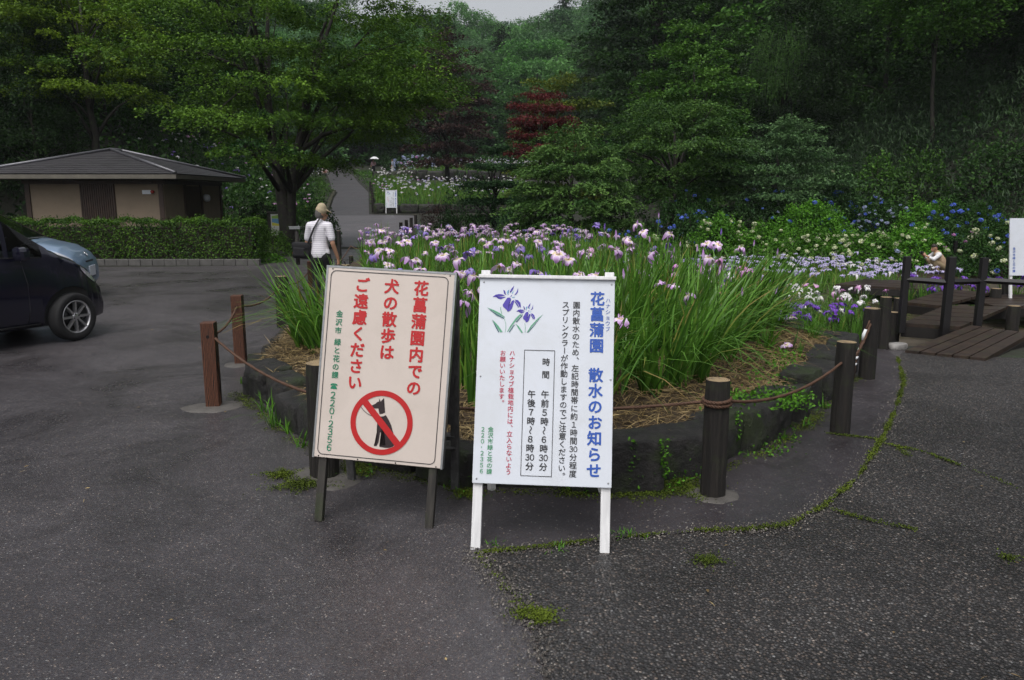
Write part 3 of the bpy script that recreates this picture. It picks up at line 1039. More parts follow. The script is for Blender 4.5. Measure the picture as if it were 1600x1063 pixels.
# ------------------------------------------------------------------ hydrangeas and shrubs
def petal_mat(name, stops, rough=.55, trans=.2, vary=.12):
    m, nt, b, o = new_mat(name)
    at = N(nt, 'ShaderNodeAttribute', attribute_name='tint')
    oi = nt.nodes.new('ShaderNodeObjectInfo')
    c = ramp(nt, at.outputs['Fac'], stops)
    hs = N(nt, 'ShaderNodeHueSaturation')
    mr = N(nt, 'ShaderNodeMapRange')
    mr.inputs['To Min'].default_value = 1 - vary
    mr.inputs['To Max'].default_value = 1 + vary
    nt.links.new(oi.outputs['Random'], mr.inputs['Value'])
    nt.links.new(mr.outputs[0], hs.inputs['Value'])
    nt.links.new(c, hs.inputs['Color'])
    nt.links.new(hs.outputs[0], b.inputs['Base Color'])
    b.inputs['Roughness'].default_value = rough
    b.inputs['Specular IOR Level'].default_value = .25
    tr = nt.nodes.new('ShaderNodeBsdfTranslucent')
    nt.links.new(hs.outputs[0], tr.inputs['Color'])
    mx = N(nt, 'ShaderNodeMixShader')
    mx.inputs[0].default_value = trans
    nt.links.new(b.outputs[0], mx.inputs[1])
    nt.links.new(tr.outputs[0], mx.inputs[2])
    nt.links.new(mx.outputs[0], o.inputs['Surface'])
    return m

HEADM = {
    'white': petal_mat('white hydrangea petals', [(0, (.45, .54, .16)), (.45, (.66, .70, .46)), (1, (.78, .78, .70))]),
    'blue': petal_mat('blue hydrangea petals', [(0, (.06, .12, .50)), (.5, (.11, .19, .72)), (1, (.28, .36, .80))]),
    'pale': petal_mat('pale blue hydrangea petals', [(0, (.26, .32, .55)), (.5, (.40, .45, .68)), (1, (.6, .62, .75))]),
    'pink': petal_mat('pink hydrangea petals', [(0, (.36, .12, .34)), (.5, (.50, .20, .45)), (1, (.62, .38, .58))]),
}
def head_mesh(key, seed):
    rng = np.random.default_rng(seed)
    n = 90
    d = unit(rng.normal(0, 1, (n, 3)))
    d[:, 2] = d[:, 2] * .8 + .15
    P = d * .072 * (1 + rng.normal(0, .07, (n, 1))) * np.array([1, 1, .78])
    V, F = leaves(P, rng.normal(0, 1, P.shape), d + rng.normal(0, .3, P.shape), .038, .034, .05)
    return np_mesh('flower_head', V, F, HEADM[key], np.repeat(np.clip(rng.normal(.5, .25, n), 0, 1), 4))
HEADS = {k: [head_mesh(k, 300 + i * 7 + j) for j in range(2)] for i, k in enumerate(HEADM)}

def hydrangea(label, loc, r3, n, heads, seed, pal='hydra', group=None, size=1.0, ls=.12, face=-.25):
    root, d, lump = bush('hydrangea_bush', label, loc, r3, int(n * 3.0) if ls < .2 else n, ls * .60 if ls < .2 else ls, pal, seed, 'hydrangea', group, lw=.62)
    rng = random.Random(seed)
    for key, cnt in heads:
        got = 0
        for i in range(4000):
            if got >= cnt:
                break
            q = d[rng.randrange(len(d))]
            if q[1] > .35 or q[2] < .12:
                continue
            lu = 1 + .10 * math.sin(q[0] * 5 + seed) * math.sin(q[1] * 6 + 1) + .07 * math.sin(q[0] * 11 + q[2] * 9 + seed)
            o = link('flower_head', HEADS[key][got % 2], root)
            o.location = (q[0] * r3[0] * lu * .97, q[1] * r3[1] * lu * .97, q[2] * r3[2] * lu * .97)
            s = size * rng.uniform(.55, 1.0)
            o.scale = (s, s, s)
            o.rotation_euler = (rng.uniform(-.5, .5), rng.uniform(-.5, .5), rng.uniform(0, 6))
            got += 1
    return root

G0 = -.5
def gz(x, y): return float(terr(x, y)) - .03
def hp(px, y): # foot on the terrain at depth y
    p = on(px, y, -.03)
    return p
# long pale-flowered row beyond the iris field
hydrangea('low hydrangea bush with scattered white heads at the left end of the row', hp(1010, 22.4), (1.1, .9, 1.18), 2600, [('white', 18)], 401)
hydrangea('rounded hydrangea bush with white heads beside a gap of blue flowers', hp(1125, 23.2), (1.0, .9, 1.50), 2600, [('white', 26)], 402)
hydrangea('broad hydrangea bush with small white heads in the middle of the row', hp(1190, 22.6), (1.1, .9, 1.46), 2800, [('white', 36)], 403)
hydrangea('hydrangea bush with the densest cream white heads of the row', hp(1268, 22.2), (1.3, .9, 1.30), 3200, [('white', 72), ('pale', 3)], 404)
hydrangea('hydrangea bush dotted with yellowish white heads right of the densest one', hp(1345, 22.0), (1.3, .9, 1.28), 3200, [('white', 72), ('pale', 4)], 405)
hydrangea('hydrangea bush with a few cream heads behind the crouching photographer', hp(1425, 22.8), (1.2, .9, 1.34), 2800, [('white', 34), ('pink', 2)], 406)
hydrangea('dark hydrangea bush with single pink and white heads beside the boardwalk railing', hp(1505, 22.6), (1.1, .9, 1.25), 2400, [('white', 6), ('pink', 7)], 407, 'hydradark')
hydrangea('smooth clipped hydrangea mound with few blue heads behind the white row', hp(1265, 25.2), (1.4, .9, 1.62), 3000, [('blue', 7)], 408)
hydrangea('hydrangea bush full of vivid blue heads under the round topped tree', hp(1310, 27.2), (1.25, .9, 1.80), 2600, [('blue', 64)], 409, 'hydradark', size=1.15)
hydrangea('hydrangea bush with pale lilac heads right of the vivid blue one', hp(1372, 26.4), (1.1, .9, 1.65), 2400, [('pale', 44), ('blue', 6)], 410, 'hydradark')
hydrangea('hydrangea bush with a loose band of blue heads left of the white notice', hp(1500, 24.8), (1.6, .9, 1.62), 3200, [('blue', 46)], 411, 'deep', size=1.15)
hydrangea('plain green hydrangea mound with few blue heads behind the photographer', hp(1448, 25.4), (1.2, .9, 1.60), 2800, [('blue', 8)], 412)
hydrangea('tall hydrangea bush with large white heads beside the white notice', hp(1578, 20.5), (1.3, .9, 1.80), 3000, [('white', 22), ('blue', 3)], 413, 'deep', size=1.2)
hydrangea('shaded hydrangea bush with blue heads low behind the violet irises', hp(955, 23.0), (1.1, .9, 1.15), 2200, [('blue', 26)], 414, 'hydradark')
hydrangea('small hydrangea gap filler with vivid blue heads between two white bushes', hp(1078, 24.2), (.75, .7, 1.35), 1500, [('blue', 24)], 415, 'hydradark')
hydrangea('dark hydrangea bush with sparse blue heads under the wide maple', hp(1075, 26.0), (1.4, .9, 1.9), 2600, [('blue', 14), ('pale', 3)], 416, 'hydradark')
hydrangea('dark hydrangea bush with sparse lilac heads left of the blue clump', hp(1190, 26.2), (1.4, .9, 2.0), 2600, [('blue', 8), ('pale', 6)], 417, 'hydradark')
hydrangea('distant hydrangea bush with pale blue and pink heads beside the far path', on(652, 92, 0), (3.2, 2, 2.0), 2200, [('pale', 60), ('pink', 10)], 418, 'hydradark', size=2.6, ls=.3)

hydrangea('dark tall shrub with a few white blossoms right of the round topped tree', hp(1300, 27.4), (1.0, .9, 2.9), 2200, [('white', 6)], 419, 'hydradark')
# clipped and wild shrubs in the middle distance
SHR = [
    ('dark round shrub beside the layered clipped tree, its leaves bluish green', 738, 29.5, (1.35, 1.1, 2.5), 3400, .085, 'blue'),
    ('dark shrub with reddish brown tips beside the end of the rope fence', 690, 30.5, (.95, .9, 1.45), 2200, .075, 'brown'),
    ('low dark green shrub under the layered clipped tree', 722, 27.5, (1.1, .9, 1.15), 2400, .08, 'deep'),
    ('bluish green shrub left of the yellow tipped maple', 822, 27.6, (1.05, 1.0, 2.05), 3000, .085, 'blue'),
    ('small bluish green shrub below the layered clipped tree', 800, 26.0, (.75, .7, 1.25), 1700, .075, 'blue'),
    ('dark glossy shrub at the left foot of the yellow tipped maple', 858, 25.2, (1.0, .9, 1.25), 2200, .09, 'deep'),
    ('light green broadleaf shrub low on the bamboo grass bank', 1425, 28.0, (1.2, 1.0, 2.6), 2600, .12, 'mid'),
    ('mid green shrub at the far right of the bamboo grass bank', 1545, 27.0, (1.5, 1.0, 2.2), 2600, .12, 'deep'),
    ('small bright shrub on the bamboo grass bank above the lilac hydrangea', 1365, 29.5, (.9, .9, 2.2), 2000, .12, 'mid'),
    ('dark leafy shrub filling the shade right of the yellow tipped maple', 968, 26.5, (1.2, 1.0, 1.8), 2600, .10, 'dark'),
]
for k, (lab, px, y, r3, n, ls, pal) in enumerate(SHR):
    bush('shrub', lab, on(px, y, -.03), r3, n, ls, pal, 500 + k)
bush('azalea_bush', 'round clipped azalea right of the end of the long hedge', on(428, 22.3, -.02), (.62, .55, .82), 2600, .05, 'hedge', 520)
bush('shrub', 'dark bushy shrub behind the hut beside the flower bank', on(375, 29, -.03), (1.6, 1.2, 2.1), 3000, .12, 'deep', 521)
bush('shrub', 'dark shrub at the foot of the old cherry, right of its trunk', on(492, 26.5, -.03), (.95, .9, 1.55), 2400, .09, 'deep', 522)
bush('shrub', 'dark shrub with purple spots between the hut and the cherry trunk', on(415, 27, -.03), (1.0, .9, 1.5), 2400, .1, 'dark', 523)
bush('ground_cover', 'tuft of low bright green plants in front of the clipped azalea', on(415, 20.2, -.02), (.55, .35, .26), 900, .06, 'hydra', 524, cat='plant')

# long clipped hedge on a low block kerb
def hedge(name, label, x0, x1, y0, y1, z0, z1, n, ls, seed):
    rng = np.random.default_rng(seed)
    sx, sy, sz = x1 - x0, y1 - y0, z1 - z0
    w = np.array([sx * sz, sx * sy, sy * sz, sy * sz]); w = w / w.sum()
    face = rng.choice(4, n, p=w)
    u, v_ = rng.uniform(0, 1, n), rng.uniform(0, 1, n)
    dep = np.abs(rng.normal(0, .05, n)) - .02
    P = np.zeros((n, 3)); D = np.zeros((n, 3))
    f = face == 0; P[f] = np.stack([x0 + u[f] * sx, y0 + dep[f], z0 + v_[f] * sz], 1); D[f] = (0, -1, 0)
    f = face == 1; P[f] = np.stack([x0 + u[f] * sx, y0 + v_[f] * sy, z1 - dep[f]], 1); D[f] = (0, 0, 1)
    f = face == 2; P[f] = np.stack([x1 - dep[f], y0 + u[f] * sy, z0 + v_[f] * sz], 1); D[f] = (1, 0, 0)
    f = face == 3; P[f] = np.stack([x0 + dep[f], y0 + u[f] * sy, z0 + v_[f] * sz], 1); D[f] = (-1, 0, 0)
    lump = .035 * np.sin(P[:, 0] * 4.1 + P[:, 2] * 3) + .03 * np.sin(P[:, 0] * 9.7 + P[:, 1] * 5 + P[:, 2] * 8)
    P += D * lump[:, None]
    sprig = rng.uniform(0, 1, n) < .06
    P[sprig & (face == 1), 2] += rng.uniform(.02, .1, (sprig & (face == 1)).sum())
    T = rng.normal(0, .6, P.shape) + D * .5
    Nn = D + rng.normal(0, .5, P.shape); Nn[:, 2] += .5
    L = ls * rng.uniform(.7, 1.3, n)
    V, F = leaves(P, T, Nn, L, L * .6)
    patch = np.sin(P[:, 0] * 2.3 + 1) * np.sin(P[:, 0] * 5.1 + P[:, 2] * 4) * .5 + .5
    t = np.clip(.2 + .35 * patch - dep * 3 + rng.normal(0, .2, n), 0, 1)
    root = thing(name, label, 'hedge', ((x0 + x1) / 2, (y0 + y1) / 2, 0))
    V = V - np.array([(x0 + x1) / 2, (y0 + y1) / 2, 0])
    link('foliage', np_mesh('foliage', V, F, lm('hedge'), np.repeat(t, 4)), root)
    mb = MB()
    for i in range(int(sx / .35)):
        xx = -sx / 2 + .2 + i * .35 + rng.uniform(-.1, .1)
        for q in range(4):
            mb.tube([(xx, rng.uniform(-.1, .1), 0), (xx + rng.uniform(-.1, .1), rng.uniform(-.2, .2), z1 * .5), (xx + rng.uniform(-.25, .25), rng.uniform(-.35, .35), z1 - .1)], [.02, .013, .006], 5)
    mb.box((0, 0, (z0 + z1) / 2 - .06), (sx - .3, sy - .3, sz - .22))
    mb.build('branches', M_TWIG, root)
    return root
hedge('hedge', 'long box clipped hedge along the edge of the parking lot in front of the hut', -16.5, -6.28, 19.35, 20.35, .10, 1.08, 30000, .055, 540)

M_BLOCK = plain('grey kerb block', (.085, .082, .078), .85, .3, 6, bumps=.006)
mb = MB()
x = -16.6
rr = random.Random(4)
while x < -6.2:
    mb.box((x + .145, 19.22 + rr.uniform(-.006, .006), .075), (.282, .16, .155), rot=(0, 0, rr.uniform(-.012, .012)), bevel=.012)
    x += .29
tag(mb.build('block_kerb', M_BLOCK), 'low kerb of pale grey blocks under the long clipped hedge', 'kerb')

# ------------------------------------------------------------------ irises
def blades(nb, h, lean, rng, w=.022, seg=6, spread=.07, bias=None, bend=.5):
    Vs, Fs, ts = [], [], []
    n0 = 0
    for i in range(nb):
        an = rng.uniform(0, 2 * PI)
        if bias is not None:
            an = bias + rng.normal(0, .8)
        d = np.array([math.cos(an), math.sin(an), 0])
        base = np.array([rng.uniform(-spread, spread), rng.uniform(-spread, spread), -.02])
        hh = h * rng.uniform(.6, 1.12)
        le = lean * rng.uniform(.15, 1.5)
        be = bend * rng.uniform(0, 1.3) * (1 if rng.uniform() < .6 else .25)
        s = np.linspace(0, 1, seg + 1)
        out = hh * (le * s + be * .75 * s ** 3)
        up_ = hh * (s - be * .62 * s ** 3.2)
        P = base + d * out[:, None] + np.array([0, 0, 1.0]) * up_[:, None]
        a2 = an + PI / 2 + rng.normal(0, .6)
        side = np.array([math.cos(a2), math.sin(a2), 0])
        ww = w * rng.uniform(.7, 1.25) * np.clip(1.02 - s ** 2.4, .03, 1) * (.75 + .25 * np.minimum(1, s * 5))
        Vs.append(np.stack([P - side * ww[:, None] * .5, P + side * ww[:, None] * .5], 1).reshape(-1, 3))
        k = n0 + np.arange(seg) * 2
        Fs.append(np.stack([k, k + 1, k + 3, k + 2], 1))
        n0 += 2 * (seg + 1)
        t = np.clip(rng.normal(.40, .2) + .22 * (s - .5), 0, .84)
        q_ = rng.uniform()
        if q_ < .03: t = np.clip(.8 + .25 * s, 0, 1)
        elif q_ < .10: t = np.where(s > .8, .93, t)
        ts.append(np.repeat(t, 2))
    return np.concatenate(Vs), np.concatenate(Fs), np.concatenate(ts)

PETALM = {
    'mauve': petal_mat('mauve iris petals', [(0, (.55, .42, .06)), (.20, (.72, .62, .40)), (.36, (.72, .62, .78)), (.7, (.55, .36, .62)), (1, (.38, .19, .48))], vary=.3),
    'violet': petal_mat('violet iris petals', [(0, (.50, .42, .08)), (.12, (.5, .45, .6)), (.3, (.30, .22, .58)), (1, (.17, .10, .42))], vary=.3),
    'white': petal_mat('white iris petals', [(0, (.6, .52, .10)), (.14, (.72, .70, .55)), (.3, (.74, .73, .74)), (1, (.78, .76, .80))]),
    'purple': petal_mat('deep purple iris petals', [(0, (.5, .42, .1)), (.1, (.4, .3, .6)), (.25, (.19, .07, .46)), (1, (.12, .035, .36))]),
    'lavender': petal_mat('pale lavender iris petals', [(0, (.6, .52, .15)), (.12, (.66, .64, .72)), (.4, (.52, .48, .72)), (1, (.44, .40, .68))]),
    'pink': petal_mat('pink iris petals', [(0, (.6, .5, .12)), (.14, (.7, .62, .62)), (.4, (.62, .34, .60)), (1, (.52, .20, .50))]),
}
def flower_arrays(rng, R_=.072, falls=6, droop=1.0):
    Vs, Fs, ts = [], [], []
    n0 = 0
    def petal(an, L, W, profile, twist=0):
        nonlocal n0
        ns, nw = 5, 4
        d = np.array([math.cos(an), math.sin(an), 0]); b = np.array([-math.sin(an), math.cos(an), 0])
        s = np.linspace(0, 1, ns)
        ro, zo = profile(s)
        wid = W * np.sin(np.clip(s * .82 + .13, 0, 1) * PI) ** .7
        q = np.linspace(-1, 1, nw)
        P = np.zeros((ns, nw, 3)); 
        for i in range(ns):
            for j in range(nw):
                ruff = rng.normal(0, .11) * L * s[i]
                P[i, j] = d * (ro[i] * L) + b * (q[j] * wid[i]) + np.array([0, 0, zo[i] * L - abs(q[j]) ** 2 * wid[i] * .35 + ruff])
        Vs.append(P.reshape(-1, 3))
        ii = n0 + np.arange(ns * nw).reshape(ns, nw)
        Fs.append(np.stack([ii[:-1, :-1], ii[:-1, 1:], ii[1:, 1:], ii[1:, :-1]], -1).reshape(-1, 4))
        n0 += ns * nw
        ts.append(np.clip(np.repeat(s, nw) + rng.normal(0, .05, ns * nw), 0, 1))
    a0 = rng.uniform(0, 6)
    for k in range(falls):
        dr = droop * rng.uniform(.35, 1.55)
        big = 1.0 if k % 2 == 0 else .72
        petal(a0 + 2 * PI * k / falls + rng.normal(0, .2), R_ * rng.uniform(.85, 1.25) * 1.15 * big, R_ * .40 * big, lambda s: (np.sin(s * (1.2 + .4 * dr)) * (1 - .12 * dr), .22 * np.sin(s * 2.4) - dr * .75 * s ** 2.0))
    for k in range(3):
        petal(a0 + 1 + 2 * PI * k / 3, R_ * .55, R_ * .15, lambda s: (.45 * s, .75 * s))
    return np.concatenate(Vs), np.concatenate(Fs), np.concatenate(ts)
def bud_mesh(key, rng):
    prof = [(.004, 0), (.010, .012), (.012, .03), (.009, .055), (.004, .075), (.0008, .085)]
    V, F, t = [], [], []
    n = 7
    for i, (r, z) in enumerate(prof):
        for k in range(n):
            a = 2 * PI * k / n + i * .25
            V.append((r * math.cos(a), r * math.sin(a), z)); t.append(.3 + .7 * min(1, z / .06))
    for i in range(len(prof) - 1):
        for k in range(n):
            F.append((i * n + k, i * n + (k + 1) % n, (i + 1) * n + (k + 1) % n, (i + 1) * n + k))
    return np_mesh('bud', V, F, PETALM[key], t, smooth=True)
M_STEM = leaf_mat('iris stems', (.03, .075, .015), (.085, .16, .035), .1)
M_IRIS, nt, b_, o_ = new_mat('iris blades')
at = N(nt, 'ShaderNodeAttribute', attribute_name='tint')
c = ramp(nt, at.outputs['Fac'], [(0, PAL['iris'][0]), (.80, PAL['iris'][1]), (.90, (.20, .26, .045)), (1, (.26, .19, .06))])
nt.links.new(c, b_.inputs['Base Color'])
b_.inputs['Roughness'].default_value = .42
b_.inputs['Specular IOR Level'].default_value = .35
tr = nt.nodes.new('ShaderNodeBsdfTranslucent'); nt.links.new(c, tr.inputs['Color'])
mx = N(nt, 'ShaderNodeMixShader'); mx.inputs[0].default_value = .3
nt.links.new(b_.outputs[0], mx.inputs[1]); nt.links.new(tr.outputs[0], mx.inputs[2]); nt.links.new(mx.outputs[0], o_.inputs['Surface'])

rng = np.random.default_rng(900)
def leaf_variant(nb, h, lean, seed, **kw):
    r_ = np.random.default_rng(seed)
    V, F, t = blades(nb, h, lean, r_, **kw)
    return np_mesh('leaves', V, F, M_IRIS, t)
UPRIGHT = [leaf_variant(30, .84 + .05 * (k % 3), .17, 910 + k) for k in range(5)]
ARCHING = [leaf_variant(34, .86 + .05 * (k % 2), .42, 930 + k, bias=0.0, bend=1.0) for k in range(4)]
FLOWERS = {k: [np_mesh('flower', *(lambda a: (a[0], a[1], PETALM[k], a[2]))(flower_arrays(np.random.default_rng(940 + 10 * i + j), droop=[1.0, 1.25, .7, 1.1, .9][j])), smooth=True) for j in range(5)] for i, k in enumerate(PETALM)}
BUDS = {k: bud_mesh(k, rng) for k in PETALM}
STEMS = {}
def stem_mesh(h, lx):
    key = (round(h * 20) / 20, round(lx, 1))
    if key not in STEMS:
        mb = MB()
        h, lx = key
        mb.tube([(0, 0, 0), (lx * .03, 0, h * .4), (lx * .09, 0, h * .8), (lx * .12, 0, h)], [.0065, .0055, .0045, .004], 6)
        q = Vector((lx * .06, 0, h * .62))
        mb.tube([q, q + Vector((.02, .01, .09)), q + Vector((.045, .02, .2))], [.006, .009, .001], 4)
        me = mb.mesh('flower_stem', M_STEM)
        at = me.attributes.new('tint', 'FLOAT', 'POINT')
        at.data.foreach_set('value', np.full(len(me.vertices), .5, np.float32))
        STEMS[key] = (me, Vector((lx * .12, 0, h)))
    return STEMS[key]

IRIS_LABEL = {
    'mauve': 'leafy iris with mauve pink drooping flower in the stone edged bed behind the signs',
    'violet': 'leafy iris with blue violet flower in the stone edged bed behind the signs',
    'white': 'iris with white flower between the straw bed and the boardwalk',
    'purple': 'short iris with deep purple flower beside the boardwalk',
    'pink': 'iris with bright pink flower, pinker than the mauve and violet ones around it',
    'lavender': 'iris with pale lavender flower in the low field before the hydrangeas',
    None: 'arching clump of long iris leaves without flower in the stone edged bed',
}
def iris(x, y, z, rot, color, h, rng, arching=False, nfl=1, bud=.25, size=1.0, leafscale=1.0):
    root = thing('iris_plant', IRIS_LABEL[color], 'iris', (x, y, z), rot, (color + ' irises' if color else 'flowerless iris clumps'))
    lf = link('leaves', rng.choice(ARCHING if arching else UPRIGHT), root)
    lf.scale = (leafscale,) * 3
    if color:
        for k in range(nfl):
            hh = h * rng.uniform(.80, 1.12)
            me, tip = stem_mesh(hh, rng.choice([-1.0, .4, 1.2]))
            st = link('flower_stem', me, root)
            st.location = (rng.uniform(-.06, .06), rng.uniform(-.06, .06), 0)
            st.rotation_euler = (rng.uniform(-.08, .08), rng.uniform(-.08, .08), rng.uniform(0, 6.28))
            if rng.random() < bud:
                f = link('bud', BUDS[color], st)
            else:
                f = link('flower', rng.choice(FLOWERS[color]), st)
                f.rotation_euler = (rng.uniform(-.6, .6), rng.uniform(-.6, .6), rng.uniform(0, 6.28))
            f.location = tip
            s = size * rng.uniform(.72, 1.05)
            f.scale = (s, s, s)
    return root

ri = random.Random(31)
BEDT = [tuple(p) for p in BED]
def bed_points(n, dmin, keepf, tries=20000):
    out = []
    for _ in range(tries):
        x, y = ri.uniform(-3.4, 4.4), ri.uniform(4.2, 21)
        if not in_poly(np.array([x]), np.array([y]), BEDT)[0] or not keepf(x, y):
            continue
        if any((x - a) ** 2 + (y - b) ** 2 < dmin * dmin for a, b in out):
            continue
        out.append((x, y))
        if len(out) >= n:
            break
    return out
def kd(x, y): return float(edge_dist(np.array([x]), np.array([y]), KERB)[0])
def front(x, y):
    m = .70 if x > -.6 else .75
    if y > 7.3 and x < 0: m = .3
    if x > 2.2: m = .85
    if x < -.175 * y: return False
    return kd(x, y) > m and y < 10.8 and not (x > 2.9 and y > 7.8)
near = bed_points(172, .26, front)
near.sort(key=lambda p: p[1])
for x, y in near:
    e = kd(x, y)
    z = float(bed_z(x, y))
    edge_ = e < 1.6 and x > .2
    # outward from the bed middle
    rot = math.atan2(y - 9.5, x - .2)
    if edge_ :
        rot = math.atan2(-.55, 1.0) if x > 1 else math.atan2(-1, .3)
        rot += ri.uniform(-.5, .5)
    else:
        rot = ri.uniform(0, 6.28)
    if x < .4:
        col = ri.choices(['mauve', 'violet', None], [.56, .12, .32])[0] if y > 7 else ri.choices(['mauve', None], [.3, .7])[0]
    else:
        col = ri.choices(['mauve', 'violet', 'pink', None], [.48, .12, .08, .32])[0]
    h = ri.uniform(.60, .84) if x < .4 else ri.uniform(.45, .98)
    iris(x, y, z, rot, col, h, ri, arching=edge_, nfl=ri.choice([1, 1, 2]), bud=.18 if x < .4 else .4, leafscale=1.02 if x > .4 else .86)
# the clump pushed out at the left corner of the bed
for x, y in [(-1.95, 7.25), (-2.05, 7.7), (-1.75, 7.0), (-1.62, 7.3), (-1.85, 7.5), (-1.5, 7.0), (-1.7, 7.9)]:
    iris(x, y, float(bed_z(x, y)), ri.uniform(2.4, 3.9), None, .8, ri, arching=ri.random() < .6, leafscale=.95)
iris(.86, 5.6, float(bed_z(.86, 5.6)), 0, 'mauve', .30, ri, nfl=1, bud=0, leafscale=.35, size=1.15)
iris(2.62, 7.0, float(bed_z(2.62, 7.0)), 0, 'mauve', .12, ri, nfl=1, bud=0, leafscale=.2, size=1.1)
# back part of the bed
for x, y in bed_points(75, .42, lambda x, y: 10.8 < y < 17 and kd(x, y) > .3 and x > -.185 * y):
    iris(x, y, float(bed_z(x, y)), ri.uniform(0, 6.28), ri.choices(['mauve', 'violet', None], [.7, .12, .18] if x < .6 else [.45, .3, .25])[0], ri.uniform(.58, .80), ri, nfl=ri.choice([1, 1, 2]), bud=.12, leafscale=.9)
# white, purple and pink irises on the lower ground beside the boardwalk
def low_rows(n, x0, x1, y0, y1, cols, h, dmin, nf=(1, 2), ls=.72, z=None, size=1.0):
    out = []
    for _ in range(6000):
        if len(out) >= n: break
        x, y = ri.uniform(x0, x1), ri.uniform(y0, y1)
        if any((x - a) ** 2 + (y - b) ** 2 < dmin ** 2 for a, b in out): continue
        out.append((x, y))
        iris(x, y, (float(terr(x, y)) if z is None else z), ri.uniform(0, 6.28), ri.choices(*cols)[0], h * ri.uniform(.85, 1.1), ri, nfl=ri.choice(nf), bud=.08, leafscale=ls, size=size)
low_rows(14, 3.85, 4.7, 10.3, 10.7, (['purple'], [1]), .56, .17, (2, 3), .60, z=-.40, size=.8)
low_rows(26, 3.7, 5.2, 10.9, 12.2, (['white', 'pink'], [.85, .15]), .62, .24, (1, 2), .66, z=-.42, size=.8)
low_rows(12, 4.8, 6.0, 12.2, 13.2, (['pink', 'white'], [.75, .25]), .62, .24, (1, 2), .66, z=-.42, size=.8)
low_rows(16, 7.6, 10.0, 14.2, 15.0, (['purple'], [1]), .5, .3, (2, 3), .6, z=-.42)

